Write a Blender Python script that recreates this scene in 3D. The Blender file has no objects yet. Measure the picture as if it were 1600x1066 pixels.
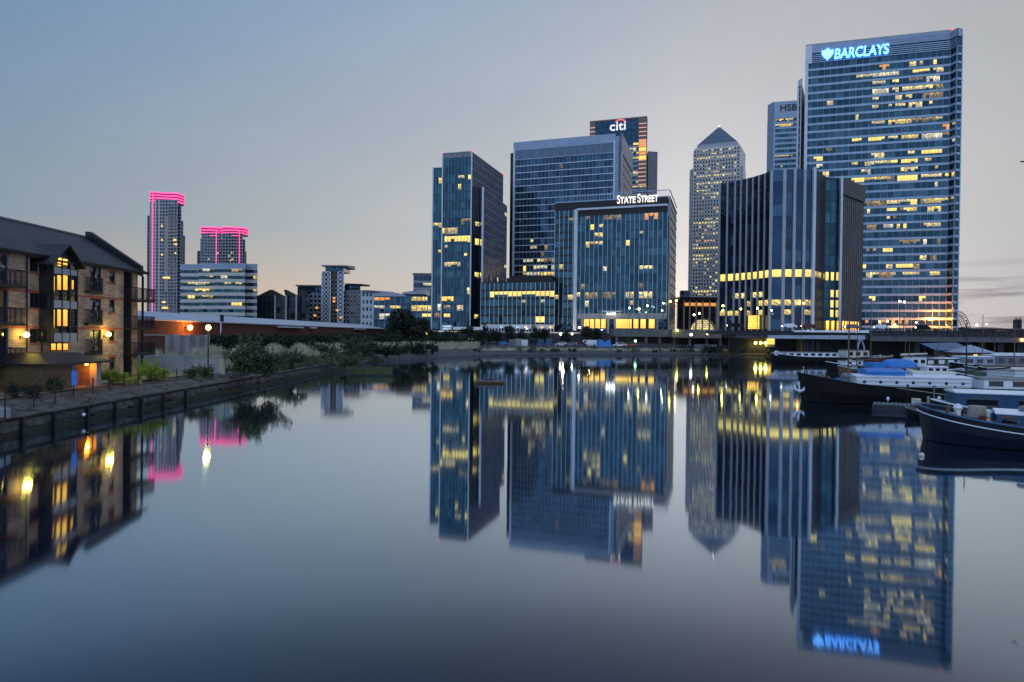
import bpy, math, random
from mathutils import Vector, Matrix
random.seed(7)
# ------------------------------------------------------------------ camera
F, CX, CY, CAMH = 1028.0, 800.0, 533.0, 5.7
PITCH, ROLL = 0.0102, 0.011
fw = Vector((0, math.cos(PITCH), -math.sin(PITCH)))
u0 = Vector((0, math.sin(PITCH), math.cos(PITCH)))
r0 = Vector((1, 0, 0))
RT = r0*math.cos(ROLL)+u0*math.sin(ROLL)
UP = -r0*math.sin(ROLL)+u0*math.cos(ROLL)
CAM = Vector((0, 0, CAMH))
scene = bpy.context.scene
col = scene.collection
cd = bpy.data.cameras.new('camera'); cam = bpy.data.objects.new('camera', cd); col.objects.link(cam)
cd.sensor_width = 36; cd.lens = 36*F/1600; cd.clip_start = .1; cd.clip_end = 20000
M = Matrix((RT, UP, -fw)).transposed().to_4x4(); M.translation = CAM
cam.matrix_world = M
scene.camera = cam
scene.view_settings.view_transform = 'Standard'; scene.view_settings.look = 'None'
scene.view_settings.exposure = 0.0; scene.view_settings.gamma = 1
scene.cycles.max_bounces = 6; scene.cycles.glossy_bounces = 4; scene.cycles.diffuse_bounces = 2
scene.cycles.sample_clamp_indirect = 4

def lin(c):
    return tuple((v/255/12.92 if v/255 <= .04045 else ((v/255+.055)/1.055)**2.4) for v in c)
def l4(c): return lin(c)+(1,)
# ------------------------------------------------------------------ dusk sky (afterglow in the west, blue in the east)
world = bpy.data.worlds.new('World'); scene.world = world; world.use_nodes = True
nt = world.node_tree; nt.nodes.clear()
def N(t, typ, **k):
    n = t.nodes.new(typ)
    for a, b in k.items(): setattr(n, a, b)
    return n
tc = N(nt, 'ShaderNodeTexCoord'); sp = N(nt, 'ShaderNodeSeparateXYZ'); nt.links.new(tc.outputs['Generated'], sp.inputs[0])
def mth(t, op, a, b=None, c=None):
    n = N(t, 'ShaderNodeMath', operation=op)
    for i, v in enumerate((a, b, c)):
        if v is None: continue
        if isinstance(v, (int, float)): n.inputs[i].default_value = v
        else: t.links.new(v, n.inputs[i])
    return n.outputs[0]
az = mth(nt, 'ARCTAN2', sp.outputs[0], sp.outputs[1])           # 0 = ahead (west), +-pi behind
azn = mth(nt, 'MULTIPLY_ADD', az, 1/(2*math.pi), .5)
el = mth(nt, 'ARCSINE', sp.outputs[2])
def ramp(t, fac, stops, interp='EASE'):
    r = N(t, 'ShaderNodeValToRGB'); r.color_ramp.interpolation = interp
    e = r.color_ramp.elements
    while len(e) < len(stops): e.new(.5)
    for i, (p, c) in enumerate(stops): e[i].position = p; e[i].color = c
    t.links.new(fac, r.inputs[0]); return r.outputs[0]
def azr(st): return ramp(nt, azn, [((a/360)+.5, l4(c)) for a, c in st], 'LINEAR')
EAST = (172, 196, 226)  # unseen sky behind the camera, raised to brighten surfaces facing it
L0 = azr([(-180, (178, 186, 210)), (-75, (160, 165, 185)), (-38, (186, 168, 153)), (-20, (213, 189, 165)), (0, (204, 199, 193)), (13, (252, 244, 239)), (24, (226, 223, 222)), (37, (194, 190, 190)), (70, (160, 168, 190)), (180, (178, 186, 210))])
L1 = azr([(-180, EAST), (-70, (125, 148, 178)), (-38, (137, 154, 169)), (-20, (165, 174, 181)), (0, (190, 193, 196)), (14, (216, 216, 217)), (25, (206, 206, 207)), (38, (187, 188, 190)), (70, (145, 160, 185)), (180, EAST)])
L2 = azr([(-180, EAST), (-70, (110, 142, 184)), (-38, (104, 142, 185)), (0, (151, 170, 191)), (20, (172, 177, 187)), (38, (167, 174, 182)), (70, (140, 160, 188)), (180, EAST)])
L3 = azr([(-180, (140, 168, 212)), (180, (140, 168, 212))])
def mix(t, f, a, b, typ='MIX'):
    n = N(t, 'ShaderNodeMix', data_type='RGBA', blend_type=typ)
    for s, v in ((0, f), (6, a), (7, b)):
        if isinstance(v, (int, float)): n.inputs[s].default_value = v
        elif isinstance(v, tuple): n.inputs[s].default_value = v
        else: t.links.new(v, n.inputs[s])
    return n.outputs[2]
def rng(t, v, a, b, c=0., d=1.):
    n = N(t, 'ShaderNodeMapRange', interpolation_type='LINEAR'); t.links.new(v, n.inputs[0])
    for i, x in enumerate((a, b, c, d)): n.inputs[i+1].default_value = x
    return n.outputs[0]
R = math.radians
c = mix(nt, rng(nt, el, R(1), R(8.5)), L0, L1)
c = mix(nt, rng(nt, el, R(10), R(29)), c, L2)
c = mix(nt, rng(nt, el, R(26), R(70)), c, L3)
# thin dusk cloud streaks low in the north-west
mp = N(nt, 'ShaderNodeMapping'); mp.inputs['Scale'].default_value = (5, 5, 62); nt.links.new(tc.outputs['Generated'], mp.inputs[0])
nz = N(nt, 'ShaderNodeTexNoise'); nz.inputs['Scale'].default_value = 1.4; nz.inputs['Detail'].default_value = 4; nt.links.new(mp.outputs[0], nz.inputs['Vector'])
cm = mth(nt, 'MULTIPLY', rng(nt, nz.outputs[0], .46, .60), mth(nt, 'MULTIPLY', rng(nt, az, R(29), R(36)), rng(nt, el, R(6.0), R(3.6))))
c = mix(nt, mth(nt, 'MULTIPLY', cm, .75), c, l4((128, 124, 132)))
sky = N(nt, 'ShaderNodeTexSky', sky_type='NISHITA'); sky.sun_disc = False
sky.sun_elevation = R(1.0); sky.sun_rotation = R(14)
c = mix(nt, .008, c, sky.outputs[0], 'ADD')
# uneven thin haze over the whole sky, and unseen eastern half boosted to light the facades
nh = N(nt, 'ShaderNodeTexNoise'); nh.inputs['Scale'].default_value = 1.6; nh.inputs['Detail'].default_value = 5
mh_ = N(nt, 'ShaderNodeMapping'); mh_.inputs['Scale'].default_value = (1, 1, 4.5); nt.links.new(tc.outputs['Generated'], mh_.inputs[0]); nt.links.new(mh_.outputs[0], nh.inputs['Vector'])
hz = mth(nt, 'MULTIPLY_ADD', nh.outputs[0], .14, .93)
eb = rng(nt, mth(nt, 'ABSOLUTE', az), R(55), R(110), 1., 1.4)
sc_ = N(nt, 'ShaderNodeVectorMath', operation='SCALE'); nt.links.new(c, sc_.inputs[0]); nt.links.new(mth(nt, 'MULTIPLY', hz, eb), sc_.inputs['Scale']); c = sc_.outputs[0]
bg = N(nt, 'ShaderNodeBackground'); bg.inputs[1].default_value = 1.0
nt.links.new(c, bg.inputs[0])
wo = N(nt, 'ShaderNodeOutputWorld'); nt.links.new(bg.outputs[0], wo.inputs[0])

# ------------------------------------------------------------------ photo-ray helpers (measure real positions)
def ray(px, py): return fw*F + RT*(px-CX) + UP*(CY-py)
def HZ(px, py, z):
    r = ray(px, py); return CAM + r*((z-CAMH)/r.z)
def DY(px, py, Y):
    r = ray(px, py); return CAM + r*(Y/r.y)
def onX(px, py, X):
    r = ray(px, py); return CAM + r*(X/r.x)
def PL(px, py, A, B):
    r = ray(px, py); dx, dy = B[0]-A[0], B[1]-A[1]; nx, ny = dy, -dx
    t = (nx*A[0]+ny*A[1])/(nx*r.x+ny*r.y); return CAM + r*t
def XY(px, Y, z=CAMH):       # x of a pixel column at depth Y, height z
    py = CY
    for _ in range(3):
        p = DY(px, py, Y); py += (p.z-z)*F/Y
    return DY(px, py, Y)

# ------------------------------------------------------------------ materials
MATS = {}
def mat(name, rgb, rough=.6, metal=0., var=.18, scale=3., rgb2=None, emit=None, es=1., spec=.5, bump=0., alpha=None, coord='Object', det=5, cmask=None):
    if name in MATS: return MATS[name]
    m = bpy.data.materials.new(name); m.use_nodes = True; t = m.node_tree
    b = t.nodes['Principled BSDF']; MATS[name] = m
    tcn = N(t, 'ShaderNodeTexCoord'); nz = N(t, 'ShaderNodeTexNoise'); nz.inputs['Scale'].default_value = scale; nz.inputs['Detail'].default_value = det
    t.links.new(tcn.outputs[coord], nz.inputs['Vector'])
    c1 = tuple(v*(1-var) for v in rgb)+(1,); c2 = tuple(min(1, v*(1+var)) for v in (rgb2 or rgb))+(1,)
    o = mix(t, rng(t, nz.outputs[0], .3, .7), c1, c2)
    t.links.new(o, b.inputs['Base Color'])
    b.inputs['Roughness'].default_value = rough; b.inputs['Metallic'].default_value = metal
    b.inputs['Specular IOR Level'].default_value = spec
    if emit: b.inputs['Emission Color'].default_value = tuple(emit)+(1,); b.inputs['Emission Strength'].default_value = es
    if bump:
        bn = N(t, 'ShaderNodeBump'); bn.inputs['Strength'].default_value = bump; t.links.new(nz.outputs[0], bn.inputs['Height']); t.links.new(bn.outputs[0], b.inputs['Normal'])
    return m
def glassmat(name, a, b_, metal=.75, rough=.08, floorvar=.25):
    """coated curtain-wall glass; UV = (bay, floor); pane tint differs a little from pane to pane (blinds, interiors)"""
    m = bpy.data.materials.new(name); m.use_nodes = True; t = m.node_tree; b = t.nodes['Principled BSDF']; MATS[name] = m
    uv = N(t, 'ShaderNodeUVMap'); fl = N(t, 'ShaderNodeVectorMath', operation='FLOOR'); t.links.new(uv.outputs[0], fl.inputs[0])
    wn = N(t, 'ShaderNodeTexWhiteNoise', noise_dimensions='2D'); t.links.new(fl.outputs[0], wn.inputs['Vector'])
    s = N(t, 'ShaderNodeSeparateXYZ'); t.links.new(fl.outputs[0], s.inputs[0])
    wf = N(t, 'ShaderNodeTexWhiteNoise', noise_dimensions='1D'); t.links.new(s.outputs[1], wf.inputs['W'])
    nz = N(t, 'ShaderNodeTexNoise'); nz.inputs['Scale'].default_value = .22; nz.inputs['Detail'].default_value = 3; t.links.new(uv.outputs[0], nz.inputs['Vector'])
    f = mth(t, 'ADD', mth(t, 'MULTIPLY', mth(t, 'POWER', wn.outputs[0], 2.5), .75), mth(t, 'ADD', mth(t, 'MULTIPLY', wf.outputs[0], floorvar), mth(t, 'MULTIPLY', rng(t, nz.outputs[0], .3, .7), .3)))
    o = mix(t, f, tuple(a)+(1,), tuple(b_)+(1,)); t.links.new(o, b.inputs['Base Color'])
    b.inputs['Metallic'].default_value = metal; b.inputs['Roughness'].default_value = rough
    g = N(t, 'ShaderNodeNewGeometry')
    a1 = N(t, 'ShaderNodeVectorMath', operation='SUBTRACT'); t.links.new(wn.outputs['Color'], a1.inputs[0]); a1.inputs[1].default_value = (.5, .5, .5)
    a2 = N(t, 'ShaderNodeVectorMath', operation='SCALE'); t.links.new(a1.outputs[0], a2.inputs[0]); a2.inputs['Scale'].default_value = .10
    a3 = N(t, 'ShaderNodeVectorMath', operation='ADD'); t.links.new(g.outputs['Normal'], a3.inputs[0]); t.links.new(a2.outputs[0], a3.inputs[1])
    a4 = N(t, 'ShaderNodeVectorMath', operation='NORMALIZE'); t.links.new(a3.outputs[0], a4.inputs[0]); t.links.new(a4.outputs[0], b.inputs['Normal'])
    return m
def litmat(name, hi, lo, s=1.3, thr=.35, fine=(3., 2.5)):
    """lit office interior seen through glass: ceiling lamps and furniture break it up"""
    m = bpy.data.materials.new(name); m.use_nodes = True; t = m.node_tree; b = t.nodes['Principled BSDF']; MATS[name] = m
    uv = N(t, 'ShaderNodeUVMap'); fl = N(t, 'ShaderNodeVectorMath', operation='FLOOR'); t.links.new(uv.outputs[0], fl.inputs[0])
    wn = N(t, 'ShaderNodeTexWhiteNoise', noise_dimensions='2D'); t.links.new(fl.outputs[0], wn.inputs['Vector'])
    mp = N(t, 'ShaderNodeMapping'); mp.inputs['Scale'].default_value = (fine[0], fine[1], 1); t.links.new(uv.outputs[0], mp.inputs[0])
    nz = N(t, 'ShaderNodeTexNoise'); nz.inputs['Scale'].default_value = 1.; nz.inputs['Detail'].default_value = 2; t.links.new(mp.outputs[0], nz.inputs['Vector'])
    s_ = N(t, 'ShaderNodeSeparateXYZ'); t.links.new(uv.outputs[0], s_.inputs[0])
    fr = mth(t, 'FRACT', s_.outputs[1])
    top = rng(t, fr, .2, .95, .35, 1.)
    k = mth(t, 'MULTIPLY', mth(t, 'MULTIPLY', rng(t, nz.outputs[0], thr, .62, .15, 1.), top), mth(t, 'MULTIPLY_ADD', wn.outputs[0], .7, .45))
    o = mix(t, k, tuple(lo)+(1,), tuple(hi)+(1,))
    b.inputs['Base Color'].default_value = (.02, .03, .05, 1); b.inputs['Roughness'].default_value = .15
    t.links.new(o, b.inputs['Emission Color']); b.inputs['Emission Strength'].default_value = s
    return m
def glow(name, rgb, s):
    m = bpy.data.materials.new(name); m.use_nodes = True; b = m.node_tree.nodes['Principled BSDF']; MATS[name] = m
    b.inputs['Base Color'].default_value = (.3, .3, .3, 1); b.inputs['Emission Color'].default_value = tuple(rgb)+(1,); b.inputs['Emission Strength'].default_value = s
    return m
def brickmat(name, c1, c2, mortar, scale=1., rough=.85):
    m = bpy.data.materials.new(name); m.use_nodes = True; t = m.node_tree; b = t.nodes['Principled BSDF']; MATS[name] = m
    uv = N(t, 'ShaderNodeUVMap'); br = N(t, 'ShaderNodeTexBrick'); br.offset = .5
    br.inputs['Scale'].default_value = 1.; br.inputs['Brick Width'].default_value = .225*scale; br.inputs['Row Height'].default_value = .075*scale; br.inputs['Mortar Size'].default_value = .009*scale
    br.inputs['Color1'].default_value = tuple(c1)+(1,); br.inputs['Color2'].default_value = tuple(c2)+(1,); br.inputs['Mortar'].default_value = tuple(mortar)+(1,)
    t.links.new(uv.outputs[0], br.inputs['Vector'])
    nz = N(t, 'ShaderNodeTexNoise'); nz.inputs['Scale'].default_value = .9; nz.inputs['Detail'].default_value = 6; t.links.new(uv.outputs[0], nz.inputs['Vector'])
    o = mix(t, 1., br.outputs[0], mix(t, rng(t, nz.outputs[0], .3, .7), (.62, .62, .66, 1), (1.2, 1.15, 1.05, 1)), 'MULTIPLY'); t.links.new(o, b.inputs['Base Color'])
    b.inputs['Roughness'].default_value = rough
    return m

# ------------------------------------------------------------------ mesh builder
ORG = {}
def things(): pass
class MB:
    def __init__(s): s.v = []; s.f = []; s.m = []; s.uv = []
    def face(s, pts, m=0, uv=None):
        i = len(s.v); s.v += [tuple(p) for p in pts]; s.f.append(tuple(range(i, i+len(pts)))); s.m.append(m)
        if uv is None:
            a = Vector(pts[1])-Vector(pts[0]); n = a.cross(Vector(pts[2])-Vector(pts[1]))
            if abs(n.z) > .7*max(n.length, 1e-9): uv = [(p[0], p[1]) for p in pts]
            else:
                h = Vector((-n.y, n.x, 0)); h = h.normalized() if h.length > 1e-9 else Vector((1, 0, 0))
                uv = [(p[0]*h.x+p[1]*h.y, p[2]) for p in pts]
        s.uv.append(uv); return s
    def box(s, a, b, m=0):
        x0, y0, z0 = (min(a[i], b[i]) for i in range(3)); x1, y1, z1 = (max(a[i], b[i]) for i in range(3))
        return s.prism([(x0, y0), (x1, y0), (x1, y1), (x0, y1)], z0, z1, m)
    def prism(s, poly, z0, z1, m=0, mtop=None):
        ar = sum(poly[i][0]*poly[(i+1) % len(poly)][1]-poly[(i+1) % len(poly)][0]*poly[i][1] for i in range(len(poly)))
        if ar < 0: poly = poly[::-1]
        n = len(poly)
        zt = z1 if isinstance(z1, (list, tuple)) else [z1]*n
        if isinstance(z1, (list, tuple)) and ar < 0: zt = list(z1)[::-1]
        for i in range(n):
            p, q = poly[i], poly[(i+1) % n]; j = (i+1) % n
            s.face([(p[0], p[1], z0), (q[0], q[1], z0), (q[0], q[1], zt[j]), (p[0], p[1], zt[i])], m)
        s.face([(p[0], p[1], zt[i]) for i, p in enumerate(poly)], m if mtop is None else mtop)
        s.face([(p[0], p[1], z0) for p in poly[::-1]], m); return s
    def obox(s, A, B, z0, z1, d0, d1, m=0):
        """box along plan line A-B, from d0 to d1 outward (towards the viewer's side of a left-to-right line)"""
        dx, dy = B[0]-A[0], B[1]-A[1]; L = math.hypot(dx, dy) or 1; n = (dy/L, -dx/L)
        return s.prism([(A[0]+n[0]*d1, A[1]+n[1]*d1), (B[0]+n[0]*d1, B[1]+n[1]*d1), (B[0]+n[0]*d0, B[1]+n[1]*d0), (A[0]+n[0]*d0, A[1]+n[1]*d0)], z0, z1, m)
    def tube(s, pts, r, n=6, m=0, r2=None):
        pts = [Vector(p) for p in pts]; k = len(pts); rings = []
        a = None
        for i, p in enumerate(pts):
            d = (pts[min(i+1, k-1)]-pts[max(i-1, 0)])
            if d.length < 1e-6: d = pts[i]-pts[i-1]
            d.normalize()
            if a is None: a = d.cross(Vector((0, 0, 1)) if abs(d.z) < .9 else Vector((1, 0, 0))).normalized()
            else: a = (a-d*a.dot(d)).normalized()
            b = d.cross(a)
            rr = r + ((r2-r)*i/(k-1) if r2 is not None else 0)
            rings.append([p+(a*math.cos(2*math.pi*j/n)+b*math.sin(2*math.pi*j/n))*rr for j in range(n)])
        for i in range(k-1):
            for j in range(n):
                s.face([rings[i][j], rings[i+1][j], rings[i+1][(j+1) % n], rings[i][(j+1) % n]], m)
        s.face(rings[0], m); s.face(rings[-1][::-1], m); return s
    def ball(s, c, r, n=8, m=0, sz=1., half=False):
        c = Vector(c); k = n//2; P = []
        for i in range(k+1):
            th = math.pi*i/k*(.5 if half else 1)
            P.append([c+Vector((math.sin(th)*math.cos(2*math.pi*j/n)*r, math.sin(th)*math.sin(2*math.pi*j/n)*r, math.cos(th)*r*sz)) for j in range(n)])
        for i in range(k):
            for j in range(n):
                q = [P[i][j], P[i+1][j], P[i+1][(j+1) % n], P[i][(j+1) % n]]
                if i == 0: q = q[:3]
                elif i == k-1 and not half: q = [q[0], q[1], q[3]]
                s.face(q, m)
        return s
    def build(s, name, mats, parent=None, smooth=False, loc=None):
        me = bpy.data.meshes.new(name)
        o = bpy.data.objects.new(name, me); col.objects.link(o)
        org = Vector((0, 0, 0))
        if parent is not None: o.parent = parent; org = ORG.get(parent.name, Vector((0, 0, 0)))
        elif loc is not None: o.location = loc; org = Vector(loc)
        ORG[o.name] = org
        me.from_pydata([(v[0]-org.x, v[1]-org.y, v[2]-org.z) for v in s.v], [], s.f)
        if not isinstance(mats, (list, tuple)): mats = [mats]
        for m in mats: me.materials.append(MATS[m] if isinstance(m, str) else m)
        me.polygons.foreach_set('material_index', s.m)
        ul = me.uv_layers.new(name='UVMap'); flat = [c for u in s.uv for p in u for c in p]
        ul.data.foreach_set('uv', flat)
        if smooth: me.polygons.foreach_set('use_smooth', [True]*len(me.polygons))
        me.update(); return o
def tag(o, label=None, cat=None, group=None, kind=None):
    if label: o['label'] = label
    if cat: o['category'] = cat
    if group: o['group'] = group
    if kind: o['kind'] = kind
    return o
def thing(name, label, cat, loc=(0, 0, 0), group=None):
    o = bpy.data.objects.new(name, None); col.objects.link(o); o.location = loc; ORG[o.name] = Vector(loc)
    return tag(o, label, cat, group)
def copy_tree(o, loc=None, rz=0, sc=None, label=None, parent=None):
    c = o.copy(); col.objects.link(c)
    if parent: c.parent = parent
    else:
        if loc is not None: c.location = loc
        c.rotation_euler = (0, 0, rz)
        if sc: c.scale = (sc, sc, sc) if isinstance(sc, (int, float)) else sc
        if label: c['label'] = label
    for ch in list(o.children): copy_tree(ch, parent=c)
    return c
def sign(name, text, parent, P, u, width, height, m, depth=.25, shear=0., n=None, shape=None):
    """raised letters; P lower-left corner, u direction along the wall"""
    cu = bpy.data.curves.new(name, 'FONT'); cu.body = text; cu.extrude = .5; cu.shear = shear; cu.offset = .012
    if shape: shape(cu)
    to = bpy.data.objects.new('tmp', cu); col.objects.link(to); bpy.context.view_layer.update()
    me = bpy.data.meshes.new_from_object(to.evaluated_get(bpy.context.evaluated_depsgraph_get()))
    col.objects.unlink(to); bpy.data.objects.remove(to)
    xs = [v.co.x for v in me.vertices]; ys = [v.co.y for v in me.vertices]; x0, x1, y0, y1 = min(xs), max(xs), min(ys), max(ys)
    u = Vector((u[0], u[1], 0)).normalized(); nn = Vector((u.y, -u.x, 0)) if n is None else n
    org = ORG.get(parent.name, Vector((0, 0, 0)))
    for v in me.vertices:
        a = (v.co.x-x0)/(x1-x0)*width; b = (v.co.y-y0)/(y1-y0)*height; d = (v.co.z+.5)*depth
        v.co = Vector(P)+u*a+Vector((0, 0, b))+nn*d-org
    me.materials.clear(); me.materials.append(MATS[m]); me.name = name
    for p in me.polygons: p.material_index = 0
    o = bpy.data.objects.new(name, me); col.objects.link(o); o.parent = parent; ORG[o.name] = org
    return o
def lamp_light(loc, rgb, power, r=.15, name='lamp_glow'):
    l = bpy.data.lights.new(name, 'POINT'); l.energy = power; l.color = rgb; l.shadow_soft_size = r
    o = bpy.data.objects.new(name, l); col.objects.link(o); o.location = loc; return o

# ------------------------------------------------------------------ shared palette
glassmat('tower_glass', (.008, .032, .058), (.05, .12, .18))
glassmat('teal_glass', (.010, .040, .062), (.05, .13, .18))
glassmat('navy_glass', (.010, .030, .060), (.045, .10, .17))
glassmat('dark_blue_glass', (.006, .012, .022), (.025, .05, .085))
glassmat('dark_glass', (.004, .006, .010), (.02, .028, .04), metal=.15, rough=.3)
glassmat('grey_glass', (.11, .11, .13), (.18, .175, .20), metal=.35, rough=.25)
glassmat('green_glass', (.008, .02, .028), (.025, .05, .06), metal=.6)
mat('pale_steel', (.60, .66, .74), .4, .1, .08, .3)
mat('light_spandrel', (.30, .42, .56), .35, .3, .12, .5)
mat('blue_panel', (.28, .37, .50), .45, .3, .10, .4)
mat('stone_clad', (.36,.37,.40), .5, .25, .12, .5)
mat('steel_clad', (.58, .56, .54), .5, .1, .12, .5)
mat('fin_grey', (.38, .40, .44), .5, .1, .1, .4)
mat('dark_metal', (.02, .024, .03), .45, .4, .3, 2)
mat('black_clad', (.012, .014, .018), .4, .3, .3, .5)
mat('white_wall', (.62, .66, .72), .6, 0, .07, .3)
mat('beige_wall', (.40, .36, .33), .7, 0, .12, .4)
mat('brown_wall', (.22, .17, .15), .8, 0, .15, .5)
mat('concrete', (.12, .125, .13), .85, 0, .25, .8, bump=.2)
mat('dark_concrete', (.038, .04, .045), .85, 0, .3, .8, bump=.2)
mat('pale_concrete', (.28, .29, .31), .8, 0, .2, .8)
mat('roof_slate', (.022, .024, .028), .55, 0, .3, 2.5, bump=.2)
mat('roof_metal', (.36, .42, .52), .4, .4, .1, .5)
mat('white_paint', (.84, .88, .94), .35, 0, .07, 1.2)
mat('cream_paint', (.68, .64, .55), .4, 0, .08, 1.2)
mat('black_paint', (.006, .006, .008), .55, 0, .5, 1.5, spec=.25)
mat('blue_paint', (.03, .10, .21), .35, 0, .2, 1.5)
mat('navy_paint', (.007, .012, .026), .5, 0, .35, 1.5, spec=.3)
mat('bright_blue', (.02, .20, .60), .45, 0, .15, 2)
mat('red_paint', (.35, .03, .03), .4, 0, .2, 2)
mat('maroon_paint', (.10, .015, .02), .4, 0, .2, 2)
mat('green_paint', (.02, .09, .06), .4, 0, .2, 2)
mat('grey_paint', (.15, .17, .20), .45, 0, .15, 2)
mat('wood', (.16, .09, .045), .6, 0, .3, 4)
mat('pale_wood', (.25, .20, .15), .7, 0, .25, 4)
mat('rope', (.35, .32, .27), .9, 0, .2, 8)
mat('rubber', (.012, .012, .013), .8, 0, .2, 5)
mat('window_dark', (.012, .018, .028), .08, 0, .3, 2, spec=.9)
mat('bark', (.05, .04, .03), .9, 0, .3, 6)
mat('leaf_dark', (.020, .032, .018), .8, 0, .5, .9)
mat('leaf_mid', (.05, .075, .028), .8, 0, .5, 1.2, rgb2=(.06, .085, .03))
mat('leaf_bush', (.06, .085, .05), .8, 0, .45, .9)
mat('leaf_bright', (.22, .36, .03), .7, 0, .4, 2, rgb2=(.34, .42, .05))
mat('grass_dry', (.52, .46, .34), .9, 0, .4, .35, rgb2=(.36, .34, .24))
mat('grass_green', (.09, .12, .05), .9, 0, .4, .5)
litmat('lit_warm', (1., .70, .17), (.06, .055, .03), 2.3, .42, (3., 3.))
litmat('lit_pale', (1., .74, .25), (.04, .05, .05), 2.6, .42, (2.4, 3.))
litmat('lit_white', (1., .86, .52), (.05, .06, .07), 2.2, .44, (2.6, 3.5))
litmat('lit_dim', (.75, .50, .16), (.02, .02, .02), 1.0, .40, (2., 2.))
litmat('lit_full', (1., .76, .17), (.45, .32, .08), 1.9, .25)
litmat('lit_amber', (1., .52, .14), (.5, .16, .03), 1.3)
litmat('lit_gold', (1., .64, .12), (.65, .30, .03), 2.0, .2, (1.3, 1.))
glow('lamp_yellow', (1., .80, .12), 30.)
glow('lamp_orange', (1., .36, .05), 22.)
glow('lamp_white', (1., .93, .75), 16.)
glow('lamp_green', (.35, 1., .45), 16.)
glow('lamp_red', (1., .05, .03), 2.)
glow('neon_pink', (1., .02, .26), 1.7)
glow('neon_line', (1., .06, .34), 1.6)
glow('sign_white', (.11, .40, 1.), 4.2)
glow('sign_blue', (.0, .13, 1.), 4.5)
glow('sign_warm', (1., .93, .82), 1.25)
glow('sign_grey', (.85, .88, .92), .95)
glow('sign_red', (.95, .10, .06), .9)
glow('lit_cool', (.55, .78, .95), .8)
mat('sign_black', (.01, .012, .016), .5)
mat('sign_panel_blue', (.03, .12, .5), .4, emit=(.03, .12, .5), es=.35)
# ------------------------------------------------------------------ towers
def seginfo(A, B, bayw):
    dx, dy = B[0]-A[0], B[1]-A[1]; L = math.hypot(dx, dy); n = (dy/L, -dx/L); nb = max(1, round(L/bayw)); return dx/L, dy/L, L, n, nb
def facade(root, path, z0, z1, nf, bayw, glass, clad, sp=.3, spo=.2, mw=.12, mo=.25, mull=None, mevery=1, band='window_band', cladname='cladding', every=1, top=True):
    fh = (z1-z0)/nf
    for f in range(0, nf, every):
        mb = MB(); ub = 0
        e = min(every, nf-f)
        for A, B in zip(path, path[1:]):
            ux, uy, L, n, nb = seginfo(A, B, bayw); a = z0+f*fh; b = z0+(f+e)*fh
            P = [(A[0]+n[0]*.1, A[1]+n[1]*.1), (B[0]+n[0]*.1, B[1]+n[1]*.1)]
            mb.face([(P[0][0], P[0][1], a), (P[1][0], P[1][1], a), (P[1][0], P[1][1], b), (P[0][0], P[0][1], b)], 0, [(ub, f), (ub+nb, f), (ub+nb, f+e), (ub, f+e)]); ub += nb
        mb.build(band, glass, root)
    c = MB()
    for A, B in zip(path, path[1:]):
        ux, uy, L, n, nb = seginfo(A, B, bayw)
        if sp > 0:
            for f in range(nf+(1 if top else 0)):
                a = z0+f*fh; c.obox(A, B, a, min(a+sp*fh, z1+.4), .05, .1+spo, 0)
        if mull:
            w = mw/2
            for k in range(0, nb+1, mevery):
                x, y = A[0]+ux*L*k/nb, A[1]+uy*L*k/nb
                c.obox((x-ux*w, y-uy*w), (x+ux*w, y+uy*w), z0, z1, .05, .1+mo, 1)
    if c.f: c.build(cladname, [clad, mull or clad], root)
def lit(root, A, B, z0, z1, nf, bayw, specs, m='lit_warm', sp=.3, name='lit_window', out=.14, lim=100, seed=1, inset=.06, merge=7):
    """lit offices: specs = (photo y, x0, x1, share of bays lit); each run of lit bays is one part"""
    rnd = random.Random(seed); ux, uy, L, n, nb = seginfo(A, B, bayw); fh = (z1-z0)/nf; runs = []
    for s in specs:
        y, x0, x1, den = s[:4]; mm = s[4] if len(s) > 4 else m
        p = PL(x0, y, A, B); q = PL(x1, y, A, B)
        f = int((.5*(p.z+q.z)-z0)/fh)
        if f < 0 or f >= nf: continue
        ka = max(0, int(round(((p.x-A[0])*ux+(p.y-A[1])*uy)/L*nb))); kb = min(nb, int(round(((q.x-A[0])*ux+(q.y-A[1])*uy)/L*nb)))
        kb = max(kb, ka+1); k = ka
        while k < kb:
            if rnd.random() < den:
                e = k+1
                while e < kb and e-k < merge and rnd.random() < den: e += 1
                m3 = mm if mm != m or len(s) > 4 else rnd.choice((mm, mm, mm, 'lit_white', 'lit_warm', 'lit_dim', 'lit_full'))
                runs.append((f, k, e, m3)); k = e
            else: k += 1
    runs.sort(key=lambda r: -(r[2]-r[1])); stuff = {}
    for i, (f, k, e, mm) in enumerate(runs):
        mb = MB() if i < lim else stuff.setdefault(mm, MB())
        a = z0+(f+sp)*fh+.04*fh; b = z0+(f+1)*fh-.03*fh
        hk = rnd.choice((.5, .65, .8, .95))
        for kk in range(k, e):
            x0, x1 = L*(kk+inset)/nb, L*(kk+1-inset)/nb
            P = [(A[0]+ux*x0+n[0]*out, A[1]+uy*x0+n[1]*out), (A[0]+ux*x1+n[0]*out, A[1]+uy*x1+n[1]*out)]
            a = b-(b-z0-(f+sp)*fh)*(hk if rnd.random() < .8 else .4)
            mb.face([(P[0][0], P[0][1], a), (P[1][0], P[1][1], a), (P[1][0], P[1][1], b), (P[0][0], P[0][1], b)], 0, [(kk+.01, f+.02), (kk+.99, f+.02), (kk+.99, f+.98), (kk+.01, f+.98)])
        if i < lim: mb.build(name, mm, root)
    for mm, mb in stuff.items(): tag(mb.build(name, mm, root), kind='stuff')
def corner(px, py, H): p = HZ(px, py, H); return (p.x, p.y)
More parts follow.
